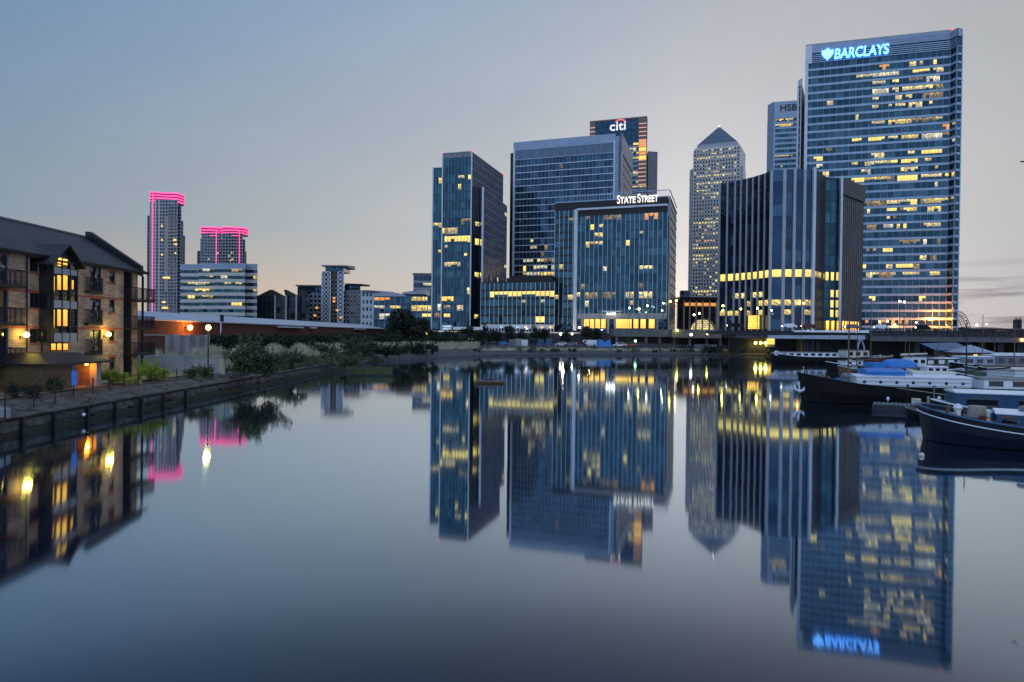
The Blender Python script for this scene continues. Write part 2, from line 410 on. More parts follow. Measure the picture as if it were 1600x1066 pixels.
def back(path, depth):
    """close a visible path into a full plan, depth metres behind it (away from the basin)"""
    A, B = path[0], path[-1]
    return list(path)+[(B[0]+depth*B[0]/B[1], B[1]+depth), (A[0]+depth*A[0]/A[1]*1.01, A[1]+depth)]
def body(root, poly, z0, z1, m, name='body', mtop=None):
    return MB().prism(poly, z0, z1, 0, 1 if mtop else None).build(name, [m, mtop] if mtop else [m], root)
def roofplant(root, c, w, d, h, z, m='dark_concrete', name='roof_plant'):
    b = MB(); b.box((c[0]-w/2, c[1]-d/2, z), (c[0]+w/2, c[1]+d/2, z+h)); b.build(name, m, root)
def lerp2(A, B, t): return (A[0]+(B[0]-A[0])*t, A[1]+(B[1]-A[1])*t)

# --- tall office tower with blue lettering
H = 156.; z0 = 7.
A = corner(1259, 73, H); B = corner(1486, 49, H)
Bc1 = corner(1496, 48.5, H-1.5); C = corner(1503, 49.5, H-1.5)
T = thing('office_tower', 'tallest blue glass office tower with glowing BARCLAYS lettering and eagle at its top', 'office tower', (B[0], B[1], z0))
C2 = (C[0]+1.8, C[1]+4); C3 = (C2[0]+14, C2[1]+34)
path = [A, B, Bc1, C, C2]
poly = path+[C3, (A[0]+50, A[1]+62), (A[0]+27, A[1]+52)]
body(T, poly, z0, H, 'navy_glass', mtop='dark_concrete')
facade(T, path, z0, H-9, 35, 3.0, 'tower_glass', 'light_spandrel', .28, .35, .10, .18, 'light_spandrel')
# crown: louvres and plain top panel
lv = MB()
for k in range(5): lv.obox(A, B, H-9+k*.95, H-8.55+k*.95, .1, .5)
for k in range(5): lv.obox(B, Bc1, H-9+k*.95, H-8.55+k*.95, .1, .5)
lv.build('louvre_bank', 'light_spandrel', T)
cp = MB(); cp.obox(A, B, H-4, H, .1, .55, 0); cp.obox(B, Bc1, H-4, H-.5, .1, .5, 0); cp.obox(Bc1, C, H-4, H-.5, .1, .5, 0)
for k in range(60):
    a = lerp2(A, B, .56+k*.44/60); b = lerp2(A, B, .56+(k+.35)*.44/60); cp.obox(a, b, H-3.6, H-.8, .55, .7, 0)
cp.build('crown_panel', 'blue_panel', T)
pr = MB(); pr.obox(A, B, H, H+.7, -.4, .6); pr.build('parapet', 'stone_clad', T)
red = MB(); red.box((B[0]+.2, B[1]+1, H+.2), (B[0]+1.4, B[1]+2, H+1.8)); red.build('roof_beacon', 'lamp_red', T)
def on(A, B, px, py, out=.75):
    p = PL(px, py, A, B); ux, uy, L, n, nb = seginfo(A, B, 3); return Vector((p.x+n[0]*out, p.y+n[1]*out, p.z))
p = on(A, B, 1303.5, 93.5); q = on(A, B, 1388, 83)
uu = (q-p)
sign('sign_lettering', 'BARCLAYS', T, p, uu, math.hypot(uu.x, uu.y), 5.0, 'sign_white', .5, shear=.12)
sign('sign_halo', 'BARCLAYS', T, p+Vector((-.25, .08, -.35)), uu, math.hypot(uu.x, uu.y)+.5, 5.7, 'sign_blue', .2, shear=.12)
# spread-wing emblem
e0 = on(A, B, 1283.5, 96); uv = Vector((uu.x, uu.y, 0)).normalized(); nn = Vector((uv.y, -uv.x, 0))
eag = [(0, 4.2), (.2, 5.2), (.9, 4.6), (1.5, 5.4), (2.0, 4.6), (2.2, 5.6), (2.6, 6.1), (3.1, 6.0), (3.3, 5.4), (3.4, 4.6), (3.9, 5.4), (4.5, 4.6), (5.2, 5.3), (5.4, 4.2), (5.3, 3.0), (4.6, 2.0), (4.1, 1.2), (3.4, .9), (3.0, .2), (2.7, -.2), (2.4, .2), (2.0, .9), (1.3, 1.2), (.8, 2.0), (.1, 3.0)]
mb = MB(); fr = [e0+uv*x+Vector((0, 0, z))+nn*.4 for x, z in eag]; bk = [v-nn*.4 for v in fr]
ctr = e0+uv*2.7+Vector((0, 0, 3.2))+nn*.4
for i in range(len(fr)):
    j = (i+1) % len(fr); mb.face([fr[i], bk[i], bk[j], fr[j]]); mb.face([ctr, fr[j], fr[i]])
mb.build('eagle_emblem', 'sign_white', T)
# lit floors read off the photograph
S = [(109, 1372, 1388, 1, 'lit_amber'), (106, 1410, 1470, .3), (122, 1336, 1404, .95), (118, 1420, 1472, .6), (133, 1362, 1402, .7), (130, 1418, 1472, .6), (146, 1364, 1405, .7), (143, 1408, 1472, .7), (157, 1362, 1374, 1), (155, 1388, 1425, .6), (153, 1442, 1472, .9), (170, 1360, 1372, 1), (168, 1388, 1440, .6), (165, 1450, 1458, 1), (158, 1294, 1302, 1), (181, 1336, 1340, 1),
     (200, 1362, 1384, 1), (196, 1388, 1472, .95), (206, 1474, 1492, .8, 'lit_amber'), (228, 1330, 1348, 1, 'lit_full'), (226, 1354, 1384, 1, 'lit_full'), (224, 1388, 1404, .9), (221, 1408, 1434, 1), (219, 1440, 1496, .95), (237, 1290, 1301, 1), (243, 1362, 1382, .8), (238, 1406, 1430, .8), (236, 1440, 1472, 1, 'lit_full'), (250, 1270, 1285, 1, 'lit_full'), (258, 1330, 1342, 1), (256, 1352, 1400, .85), (252, 1407, 1436, 1, 'lit_full'), (252, 1444, 1456, .8), (262, 1278, 1284, 1), (265, 1408, 1432, .5), (272, 1342, 1360, .5), (264, 1458, 1468, .8), (273, 1284, 1296, .9),
     (284, 1330, 1348, 1), (282, 1352, 1398, .9), (280, 1404, 1436, 1, 'lit_full'), (277, 1440, 1490, .9), (291, 1458, 1466, 1), (310, 1358, 1374, .6), (322, 1350, 1384, .85), (320, 1388, 1432, .9), (318, 1438, 1494, .8), (336, 1354, 1362, 1), (334, 1382, 1402, .9), (333, 1404, 1422, .9), (331, 1424, 1434, 1), (332, 1446, 1470, .5), (347, 1384, 1402, .7), (362, 1352, 1370, .9), (361, 1380, 1396, .9), (360, 1402, 1418, .8), (358, 1444, 1470, .6), (390, 1350, 1372, .7), (388, 1380, 1396, 1), (386, 1404, 1438, .9), (385, 1444, 1468, .5),
     (416, 1350, 1360, .7), (414, 1380, 1396, .9), (413, 1402, 1436, .8), (411, 1438, 1466, .8), (428, 1350, 1392, .6), (426, 1396, 1402, 1), (426, 1408, 1438, .9), (425, 1452, 1470, .7), (470, 1350, 1366, .8, 'lit_full'), (471, 1434, 1446, .9, 'lit_full'), (498, 1372, 1390, .6), (505, 1352, 1420, .4, 'lit_amber')]
lit(T, A, B, z0, H-9, 35, 1.5, S, 'lit_pale', .28, seed=3, inset=.04)
lit(T, B, Bc1, z0, H-9, 35, 1.5, [(196, 1486, 1496, .7), (219, 1486, 1496, .8), (278, 1486, 1496, .7), (318, 1486, 1496, .7)], 'lit_warm', .28, seed=4)
# slim north wing with pale edge columns and rounded top
WB = (A[0]-.2, A[1]+3.0); WA = XY(1241, A[1]+4.5); WA = (WA.x, A[1]+4.5); WH = DY(1241, 126, A[1]+4.5).z
body(T, [WA, WB, (WB[0]+16, WB[1]+30), (WA[0]+17, WA[1]+34)], z0, WH-3, 'dark_glass', 'wing')
wc = MB(); ed = lerp2(WA, WB, .38); wc.obox(WA, ed, z0, WH-6, .05, .9)
for k in range(6):
    f0 = 1-math.sqrt(1-((k+.5)/6)**2)
    wc.obox(lerp2(WA, ed, f0*.95), ed, WH-6+k, WH-5+k, .05, .9)
wc.obox(lerp2(WA, WB, .80), WB, z0, WH+.4, .05, .9); wc.obox(ed, lerp2(WA, WB, .80), WH-3, WH+.2, .05, .5)
wc.build('edge_column', 'pale_steel', T)
wf = MB()
for k in range(34): wf.obox(lerp2(WA, WB, .39), lerp2(WA, WB, .79), z0+k*4.0, z0+k*4.0+.9, .05, .3)
wf.build('wing_spandrel', 'blue_panel', T)
ec = MB(); ec.obox((A[0]-.1, A[1]), lerp2(A, B, .02), z0, H-9, .1, .6); ec.obox(lerp2(A, B, .0), lerp2(A, B, .045), H-9.2, H, .5, .75)
ec.build('corner_strip', 'pale_steel', T)
rc = MB(); rc.obox(C, C2, z0, H-3, .2, .6); rc.build('corner_fin', 'pale_steel', T)
# warm lamp washing the lowest floors
pl = PL(1457, 498, A, B); lamp_light((pl.x-1, pl.y-5, pl.z), (1, .26, .03), 22000, .5)
pl = PL(1400, 508, A, B); lamp_light((pl.x-1, pl.y-6, pl.z), (1, .34, .06), 6000, .5)

# --- second tower (black HSBC lettering) behind
H = 200.
A = corner(1209, 160, H); B = (A[0]+40, A[1]-10)
T = thing('office_tower', 'grey-blue tower with black HSBC letters, half hidden behind the tallest tower', 'office tower', (A[0], A[1], 7))
A0 = (A[0]-1.6, A[1]+7)
path = [A0, A, B]
body(T, back(path, 45), 7, H, 'navy_glass', mtop='dark_concrete')
facade(T, path, 7, H-14, 42, 3.0, 'tower_glass', 'blue_panel', .42, .3, .1, .2, 'blue_panel')
tp = MB(); tp.obox(A, B, H-14, H, .1, .8); tp.obox(A0, A, H-14, H, .1, .8); tp.build('crown_panel', 'blue_panel', T)
cc = MB(); cc.obox(A0, A, 7, H-14, .1, .9); cc.obox(A, lerp2(A, B, .035), 7, H-14, .1, .6); cc.build('corner_strip', 'blue_panel', T)
p = on(A, B, 1219, 174.5, .9); sign('sign_lettering', 'HSBC', T, p, Vector((B[0]-A[0], B[1]-A[1], 0)), 18.0, 5.4, 'sign_black', .4)
lit(T, A, B, 7, H-14, 42, 1.5, [(187, 1210, 1240, .8), (194, 1210, 1240, .8), (201, 1222, 1240, .8), (246, 1210, 1240, .95), (209, 1226, 1240, .2), (262, 1212, 1240, .2)], 'lit_warm', .42, seed=5, lim=60)

# --- pyramid-topped steel tower
Hb = 219.
A = corner(1085, 232.5, Hb); B = corner(1156, 225.5, Hb)
z0 = 7.
T = thing('pyramid_tower', 'grey steel skyscraper with a pyramid roof and rows of small square windows', 'skyscraper', ((A[0]+B[0])/2, A[1], z0))
ux, uy, L, n, nb = seginfo(A, B, 3)
A2 = (A[0]-6, A[1]+42)
V = lambda s, d: (A[0]+ux*s-n[0]*d, A[1]+uy*s-n[1]*d)
path1 = [V(-3.2, 45), V(0, 0), V(L, 0)]
poly = [V(-3.2, 45), V(0, 0), V(L, 0), V(L+3, 45)]
body(T, poly, z0, Hb, 'steel_clad', 'upper_shaft')
zs = 197.
pl2 = [V(-6.5, 43), V(-4.2, 3), V(2.2, 1.2), V(L-1, 1.2), V(L+3.2, 3), V(L+4, 40)]
body(T, pl2, z0, zs, 'steel_clad', 'shaft')
# windows: ribbon glass behind a grid of piers and spandrels
facade(T, [V(-3, 40), V(-.25, -.6), V(L+.2, -.6)], z0+6, Hb-3, 50, 3.1, 'dark_blue_glass', 'steel_clad', .42, .5, 1.35, .5, 'steel_clad')
facade(T, [V(-6.9, 42), V(-4.6, 2.3), V(-.5, 1.6)], z0, zs-2, 44, 2.6, 'navy_glass', 'steel_clad', .42, .4, 1.2, .4, 'steel_clad')
facade(T, [V(L+.5, 1.7), V(L+3.6, 2.4)], z0, zs-2, 44, 2.0, 'navy_glass', 'steel_clad', .42, .4, 1.0, .4, 'steel_clad')
cr = MB(); cr.prism([V(2.5, 2), V(L-2.5, 2), V(L-1, 43), V(1, 43)], Hb, Hb+4); cr.build('attic', 'stone_clad', T)
ap = HZ(1120, 198, 246); apx = Vector((V(L/2, 22)[0], V(L/2, 22)[1], 0)); apx.z = (CAM+ray(1120, 198)*(math.hypot(apx.x, apx.y)/math.hypot(ray(1120, 198).x, ray(1120, 198).y))).z
b = [V(2.8, 2.3), V(L-2.8, 2.3), V(L-1.5, 42), V(1.2, 42)]
py = MB()
for i in range(4):
    P, Q = b[i], b[(i+1) % 4]
    for k in range(10):
        t0, t1 = k/10, (k+1)/10
        f = lambda X, t: Vector((X[0]+(apx.x-X[0])*t, X[1]+(apx.y-X[1])*t, Hb+4+(apx.z-Hb-4)*t))
        py.face([f(P, t0), f(Q, t0), f(Q, t1), f(P, t1)] if k < 9 else [f(P, t0), f(Q, t0), f(P, 1)], k % 2)
py.build('pyramid_roof', [mat('pyramid_steel', (.13, .16, .21), .45, .3, .1, .5), mat('pyramid_steel_dark', (.10, .125, .17), .45, .3, .1, .5)], T)
bc = MB(); bc.ball((apx.x, apx.y, apx.z+.6), .5); bc.build('roof_beacon', 'lamp_white', T)
A_, B_ = V(-.25, -.6), V(L+.2, -.6)
S = [(y_, 1080, 1150 if y_ < 262 else 1124, .16) for y_ in range(236, 470, 6)]+[(246, 1090, 1150, .9), (251, 1082, 1135, .6), (244, 1120, 1150, .7), (234, 1100, 1145, .25), (258, 1090, 1150, .25), (263, 1100, 1150, .25), (278, 1090, 1150, .85), (276, 1120, 1150, .4, 'lit_amber'), (270, 1115, 1122, .9, 'lit_amber'), (284, 1110, 1150, .4), (290, 1090, 1124, .7), (297, 1088, 1110, .9), (302, 1098, 1124, 1.0), (312, 1112, 1124, 1.0), (326, 1112, 1124, .8, 'lit_amber'), (331, 1086, 1122, .5), (349, 1074, 1124, 1, 'lit_full'), (339, 1092, 1120, .3), (343, 1100, 1124, .4), (356, 1086, 1124, .3), (362, 1086, 1124, .35), (368, 1086, 1124, .3), (380, 1074, 1124, .7, 'lit_amber'), (392, 1074, 1124, 1, 'lit_full'), (398, 1084, 1120, .5), (403, 1080, 1122, .7), (409, 1080, 1122, .8), (416, 1086, 1122, .3), (427, 1090, 1120, .2), (434, 1100, 1120, .3), (440, 1080, 1124, .3), (446, 1100, 1124, .3), (458, 1074, 1124, 1, 'lit_full'), (464, 1084, 1124, .5)]
lit(T, A_, B_, z0+6, Hb-3, 50, 3.1, S, 'lit_pale', .42, seed=8, lim=99, inset=.2, merge=1, out=.16)
lit(T, V(-6.9, 42), V(-4.6, 2.3), z0, zs-2, 44, 2.6, [(y, 1071, 1080, .35) for y in (290, 318, 349, 362, 392, 410, 430, 458)], 'lit_pale', .42, seed=9, inset=.2, merge=1)

# --- red-arc lettered tower behind the centre
H = 200.
A = corner(922, 191, H); B = corner(1011, 183, H); C = corner(1020, 206, H); 
T = thing('office_tower', 'tower with white citi lettering under a red arc and an orange-lit corner', 'office tower', (A[0], A[1], 7))
Cl = (C[0], C[1]); path = [A, B]
C = (B[0]+7, B[1]+42)
path = [A, B, C]
body(T, [A, B, C, (A[0]+8, A[1]+46)], 7, H, 'navy_glass', mtop='dark_concrete')
facade(T, path, 7, H-22, 40, 3.0, 'navy_glass', 'stone_clad', .3, .25, .2, .3, 'stone_clad', 2)
cr = MB(); cr.obox(A, B, H-22, H, .1, .5); cr.obox(B, C, H-22, H, .1, .5); cr.build('crown_panel', 'navy_glass', T)
rm = MB(); rm.obox(A, B, H-.6, H+.6, .1, .9); rm.obox(A, lerp2(A, B, .1), 7, H, .2, .9); rm.obox(lerp2(A, B, .86), B, H-60, H, .2, .9); rm.build('corner_pier', 'brown_wall', T)
glow('lit_floor_strip', (1., .45, .25), .8)
for k in range(16):
  for st_ in (0, 1):
    st = MB(); st.obox(lerp2(A, B, .865), lerp2(A, B, .995), H-6-k*3.6, H-5.3-k*3.6, .9, 1.0) if st_ else st.obox(lerp2(A, B, .005), lerp2(A, B, .095), H-6-k*3.6, H-5.3-k*3.6, .9, 1.0)
    st.build('strip_light', 'lit_floor_strip', T)
# stepped shoulder on the right
D0 = (B[0]+3, B[1]+8); D1 = corner(1027, 225, 172)
body(T, [D0, (D0[0]+9, D0[1]+2), (D0[0]+13, D0[1]+34), (D0[0]+3, D0[1]+34)], 7, 172, 'grey_glass', 'shoulder')
for yy, m_ in ((222, 'lit_amber'), (228, 'lit_amber'), (234, 'lit_gold'), (240, 'lit_amber'), (247, 'lit_gold')):
    p = PL(1003, yy, A, B); q = PL(1021 if yy > 218 else 1011, yy, A, B)
    z = p.z; mb = MB(); mb.obox(lerp2(A, B, .87), lerp2(A, B, .995), z-1.4, z+1.4, .92, 1.05); mb.build('lit_window', m_, T)
p = on(A, B, 953, 205.5, .7); q = on(A, B, 978, 204, .7)
sign('sign_lettering', 'citi', T, p, q-p, (q-p).length, 7.6, 'sign_grey', .6)
ar = MB(); uu = Vector((q-p).xy.to_3d()).normalized(); nn = Vector((uu.y, -uu.x, 0)); c0 = p+uu*((q-p).length*.66)+Vector((0, 0, 6.2))
pts = [c0+uu*math.cos(a)*4.6+Vector((0, 0, math.sin(a)*3.4)) for a in [math.pi*(.12+.76*i/14) for i in range(15)]]
ar.tube(pts, .75, 5); ar.build('red_arc', 'sign_red', T)
lit(T, A, B, 7, H-22, 40, 3.0, [(213, 972, 1002, .9), (225, 988, 1002, 1), (232, 986, 1002, .5), (252, 990, 1002, .8), (259, 1000, 1008, 1), (275, 986, 1010, .8), (283, 988, 1018, .6), (290, 1000, 1012, .5), (297, 990, 1012, .8), (240, 986, 1002, .5), (262, 990, 1010, .3), (269, 990, 1012, .3)], 'lit_warm', .3, seed=11)

# --- broad tower with white floor lines
H = 104.
A = corner(803, 224, H); B = corner(962, 210, H)
Bq = corner(970, 210, H); C = corner(987, 243, H)
T = thing('office_tower', 'broad blue glass tower ruled with thin white horizontal lines, left of centre', 'office tower', (A[0], A[1], 7))
nB = (B[0]+.4, B[1]+3)
poly = [(A[0]+1, A[1]+1), B, (B[0]+.5, B[1]+4), (Bq[0], Bq[1]+4), (C[0], C[1]), (C[0]-20, C[1]+14), (A[0]+3, A[1]+44)]
body(T, poly, 7, H, 'navy_glass', mtop='dark_concrete')
facade(T, [A, B], 7, H-9, 26, 1.9, 'navy_glass', 'pale_steel', .12, .35, .10, .05, 'blue_panel')
cr = MB(); cr.obox(A, B, H-9, H-3.5, .1, .4, 0)
for k in range(90): a = lerp2(A, B, k/90); b = lerp2(A, B, (k+.4)/90); cr.obox(a, b, H-9, H-3.6, .4, .6, 1)
cr.obox(A, B, H-4.2, H+.2, .3, .7, 1)
cr.build('crown_panel', ['navy_glass', 'blue_panel'], T)
ee = MB(); ee.obox(A, lerp2(A, B, .018), 7, H-3, .1, .8); ee.obox(lerp2(A, B, .985), B, 50, H-3, .1, .8); ee.build('edge_column', 'pale_steel', T)
dk = MB(); dk.obox((A[0]-1.4, A[1]+1.0), (A[0]-.05, A[1]+.2), 7, H-5, .1, .6); dk.build('edge_recess', 'black_clad', T)
# fin wall on the right, angled away
S0 = (Bq[0], Bq[1]-.5); S1 = C
fn = MB(); fn.obox(S0, S1, 7, H, -.4, .3); fn.build('side_wall', 'grey_glass', T)
fs = MB()
for k in range(12):
    a = 40+k*4.6; fs.obox(S0, S1, a, a+.25, .3, .5)
fs.obox(S0, S1, H-9, H+.2, .3, .7); fs.obox(S0, lerp2(S0, S1, .05), 40, H, .3, .8)
fs.build('side_wall_rib', 'fin_grey', T)
rp = MB(); rp.obox((B[0]+.2, B[1]+2), (Bq[0]-.2, Bq[1]+2), 60, H-.5, .1, .3); rp.build('recess_panel', 'light_spandrel', T)
S = [(263, 873, 882, 1), (374, 830, 834, 1), (389, 830, 838, 1), (389, 848, 856, 1), (400, 846, 852, 1), (407, 813, 834, .8), (406, 838, 850, .9), (406, 852, 866, 1), (418, 813, 822, .8), (418, 826, 840, .5), (418, 838, 866, .85), (428, 813, 866, .8)]
lit(T, A, B, 7, H-9, 26, 1.9, S, 'lit_pale', .12, seed=12, inset=.1)

# --- lettered office block (twin volumes) in the centre
H = 60.
A = corner(868, 308, H); B = corner(1045, 297, H); C = corner(1056, 325, H)
T = thing('office_block', 'blue glass office block with glowing STATE STREET letters on its roofline', 'office block', (A[0], A[1], 6))
z0 = 7.5
P0 = PL(868, 443, A, B)
body(T, [A, B, C, (C[0]-20, C[1]+12), (A[0]+6, A[1]+36)], z0, H-3, 'navy_glass', mtop='dark_concrete')
facade(T, [A, lerp2(A, B, .21)], z0+2, H-5.5, 15, 1.9, 'teal_glass', 'black_clad', .22, .08, .16, .3, 'pale_steel')
facade(T, [lerp2(A, B, .21), B], H-9.5, H-5.5, 1, 1.9, 'dark_glass', 'black_clad', 0, .1, .16, .3, 'pale_steel', band='top_band')
bk = MB(); bk.obox(A, B, H-5.5, H-2.5, .1, .35, 0); bk.obox(A, lerp2(A, B, .52), H-5.5, H-2.8, .35, .45, 0)
bk.build('sign_band', 'black_clad', T)
bt = MB(); bt.obox(A, B, H-2.6, H-2.2, .1, .6)
for k in range(41): a = lerp2(A, B, k/40); b = lerp2(A, B, (k+.08)/40); bt.obox(a, b, H-2.2, H, .3, .5)
bt.obox(A, B, H-.15, H+.1, .25, .55); bt.obox(B, C, H-.15, H+.1, .25, .55); bt.obox(B, C, H-2.6, H-2.2, .1, .6)
bt.build('roof_railing', 'light_spandrel', T)
sg = MB(); sg.obox(B, C, z0, H-2.4, .1, .3, 0); sg.build('side_wall', 'grey_glass', T)
sr = MB()
for k in range(14): sr.obox(B, C, z0+k*3.6, z0+k*3.6+.3, .3, .5)
sr.obox(B, lerp2(B, C, .06), z0, H-2.4, .3, .6); sr.build('side_wall_rib', 'fin_grey', T)
# front volume
F0 = lerp2(A, B, .19); F1 = lerp2(A, B, 1.0); ux, uy, L, n, nb = seginfo(A, B, 2)
o_ = 2.2; FA = (F0[0]+n[0]*o_, F0[1]+n[1]*o_); FB = (F1[0]+n[0]*o_, F1[1]+n[1]*o_)
p = PL(902, 331, FA, FB); FA = (p.x, p.y); Hf = PL(1044, 322, FA, FB).z
FD = (C[0]-1, C[1]-1)
body(T, [FA, FB, FD, (FD[0]-12, FD[1]+6), F0], z0, Hf, 'navy_glass', 'front_block')
facade(T, [FA, FB], z0+5, Hf-2.2, 12, 1.75, 'teal_glass', 'navy_glass', .16, .05, .2, .45, 'light_spandrel', cladname='front_cladding')
fr = MB(); fr.obox((FA[0]-ux*.9, FA[1]-uy*.9), (FA[0]+ux*.4, FA[1]+uy*.4), z0, Hf+.4, -2, 1.2); fr.obox(FA, FB, Hf, Hf+.7, -.3, 1.2)
fr.build('white_frame', 'pale_steel', T)
dk = MB(); dk.obox(FA, FB, Hf-2.3, Hf, .1, .3); dk.build('top_recess', 'black_clad', T)
p = on(A, B, 965, 319.5, .75); q = on(A, B, 1029, 315.5, .75)
def sc_shape(cu): 
    for i, ch in enumerate(cu.body): cu.body_format[i].use_small_caps = False
# small capitals with larger initials
def two(ini, rest, P, Q):
    u = Q-P; W = math.hypot(u.x, u.y); u = u/ u.length
    wi = W*.155
    sign('sign_lettering', ini, T, P, u, wi, 3.25, 'sign_warm', .5); sign('sign_lettering', rest, T, P+u*(wi*1.08), u, W-wi*1.1, 2.5, 'sign_warm', .5)
m1 = p+(q-p)*.455; m0 = p+(q-p)*.50
two('S', 'TATE', p, m1); two('S', 'TREET', m0, q)
S = [(347, 918, 924, .9), (346, 946, 968, .95), (343, 1009, 1030, .9, 'lit_amber'), (361, 931, 942, .6), (363, 920, 926, .6), (371, 994, 1008, .9), (374, 931, 944, .6), (376, 906, 912, .5), (387, 918, 944, .85), (384, 978, 986, 1), (423, 945, 950, 1), (422, 1000, 1018, .95), (447, 904, 912, .9), (447, 990, 1004, .6), (461, 880, 902, .9), (460, 944, 964, .9), (460, 978, 992, .9), (460, 1000, 1028, .5), (460, 912, 940, .35), (474, 986, 994, .8), (474, 916, 922, .9)]
lit(T, FA, FB, z0+5, Hf-2.2, 12, 1.75, S, 'lit_pale', .2, seed=14, merge=3, inset=.12)
lit(T, A, lerp2(A, B, .21), z0+2, H-5.5, 15, 1.9, [(461, 880, 902, .9), (462, 868, 872, 1), (352, 890, 900, .8), (424, 868, 880, .3)], 'lit_warm', .3, seed=15)
# lit lobby
for x0, x1 in ((912.5, 920.5), (922, 928.5), (930.5, 937.5), (939.5, 946.5), (963, 987), (990, 997.5), (1001, 1009), (1014, 1023)):
    a = PL(x0, 505, FA, FB); b = PL(x1, 505, FA, FB); za = PL(x0, 513, FA, FB).z; zb = PL(x0, 499, FA, FB).z
    mb = MB(); A1, B1 = (a.x+n[0]*.3, a.y+n[1]*.3), (b.x+n[0]*.3, b.y+n[1]*.3)
    mb.face([(A1[0], A1[1], za), (B1[0], B1[1], za), (B1[0], B1[1], zb), (A1[0], A1[1], zb)], 0, [(x0/6, 0), (x1/6, 0), (x1/6, .95), (x0/6, .95)]); mb.build('lobby_window', 'lit_gold', T)
lw = MB(); lw.obox(FA, FB, z0+4.4, z0+6.6, .12, .5); 
for x0 in (908, 949, 960, 1026): a = PL(x0, 505, FA, FB); b = PL(x0+3, 505, FA, FB); lw.obox((a.x, a.y), (b.x, b.y), z0-1, z0+5, .12, .6)
lw.build('lobby_frame', 'pale_concrete', T)
cn = MB(); q0 = PL(945, 487, FA, FB); q1 = PL(973, 487, FA, FB); cn.obox((q0.x, q0.y), (q1.x, q1.y), q0.z-.2, q0.z+.15, .4, 5); cn.build('canopy', 'pale_steel', T)
for x0 in (952, 956, 960, 963): q0 = PL(x0, 491, FA, FB); mb = MB(); mb.ball((q0.x+n[0]*3, q0.y+n[1]*3, q0.z), .35, 6); mb.build('canopy_lamp', 'lamp_white', T)

# --- low wing between the towers
H = 26.
A = corner(752, 443, H); B = corner(867, 441, H)
T = thing('low_office_wing', 'low blue glass wing with a black rooftop box and one bright yellow floor', 'office building', (A[0], A[1], 6))
body(T, [A, B, (B[0]+2, B[1]+22), (A[0]+2, A[1]+25)], 7, H-.6, 'navy_glass', mtop='dark_concrete')
facade(T, [A, B], 9.5, H, 5, 1.9, 'teal_glass', 'black_clad', .24, .1, .16, .35, 'pale_steel')
p = PL(790, 441, A, B); q = PL(866, 441, A, B); zt = PL(800, 431, A, B).z
bx = MB(); bx.obox((p.x, p.y), (q.x-1, q.y), H-.3, zt-.8, -8, -1.0); bx.obox((p.x+.8, p.y), (q.x-2, q.y), zt-.8, zt, -7.5, -1.5); bx.build('rooftop_box', 'black_clad', T)
lit(T, A, B, 9.5, H, 5, 1.9, [(466, 776, 867, .95, 'lit_full'), (466, 764, 776, .5), (480, 815, 852, .5), (455, 787, 798, .5), (510, 820, 855, .55, 'lit_full')], 'lit_warm', .26, seed=16, merge=3, inset=.09)
gf = MB(); gf.obox(A, B, 6.4, 9.6, .1, .4, 0); gf.build('ground_floor', 'white_wall', T)
gw = MB()
for k in range(24):
    a = lerp2(A, B, (k+.15)/24); b = lerp2(A, B, (k+.8)/24); gw.obox(a, b, 6.8, 8.0, .4, .5)
gw.build('ground_floor_window', 'window_dark', T)
for k in range(7):
    a = lerp2(A, B, .28+k*.11); b = lerp2(A, B, .31+k*.11); mb = MB(); mb.obox(a, b, 8.3, 8.8, .4, .7); mb.build('ground_floor_lamp', 'lit_cool' if k < 3 else 'lit_gold', T)

# --- slender twin-slab tower on the left of the cluster
H = 85.
A = corner(676, 262, 79); A1 = corner(691, 240, H); B = corner(737, 236.5, H); C = corner(786, 273, H)
T = thing('office_tower', 'slender blue and grey twin-slab tower with a dark vertical slot, leftmost of the cluster', 'office tower', (A1[0], A1[1], 6))
body(T, [A1, B, C, (C[0]-14, C[1]+10), (A1[0]+4, A1[1]+46)], 7, H, 'grey_glass', 'main_slab', 'dark_concrete')
a2 = (A1[0]-.05, A1[1]+.5)
body(T, [A, (a2[0], a2[1]), (a2[0]+4, a2[1]+30), (A[0]+4, A[1]+32)], 7, 79, 'teal_glass', 'north_slab')
facade(T, [A1, B], 7, H-2.5, 20, 1.6, 'teal_glass', 'navy_glass', .14, .04, .06, .06, 'light_spandrel')
facade(T, [A, a2], 7, 78.5, 18, 1.6, 'teal_glass', 'navy_glass', .14, .04, .06, .06, 'light_spandrel', cladname='north_cladding')
vt = MB()
for X in (A, A1, lerp2(A1, B, .985)): vt.obox(X, (X[0]+.55, X[1]-.01), 7, H if X is not A else 79, .1, .7)
for k in range(24): a = lerp2(A1, B, k/24); vt.obox(a, (a[0]+.12, a[1]), H-2.4, H, .1, .3)
vt.obox(A1, B, H-.2, H+.1, .1, .5); vt.build('edge_column', 'pale_steel', T)
# south side volume with the dark slot
D = corner(755, 294, 70); E = corner(792, 322, 70)
Bs = PL(739, 400, A1, D); Bs = (B[0]+.6, B[1]-.4)
body(T, [Bs, D, E, (E[0]-6, E[1]+4), (B[0]+4, B[1]+10)], 7, 70, 'grey_glass', 'south_slab', 'dark_concrete')
facade(T, [Bs, D], 7, 69.5, 17, 1.4, 'dark_glass', 'black_clad', .1, .05, .1, .05, 'black_clad', cladname='slot_cladding')
vt = MB(); vt.obox((D[0]-.5, D[1]), (D[0]+.35, D[1]), 7, 70.3, .1, .8); vt.build('slot_edge', 'pale_steel', T)
bp = MB(); a = lerp2(Bs, D, .62); bp.obox(a, (D[0]-.6, D[1]), 7, 69, .22, .3); bp.build('slot_panel', 'navy_glass', T)
facade(T, [D, E], 7, 69.8, 17, 2.2, 'grey_glass', 'fin_grey', .06, .02, .06, .03, 'fin_grey', cladname='south_cladding')
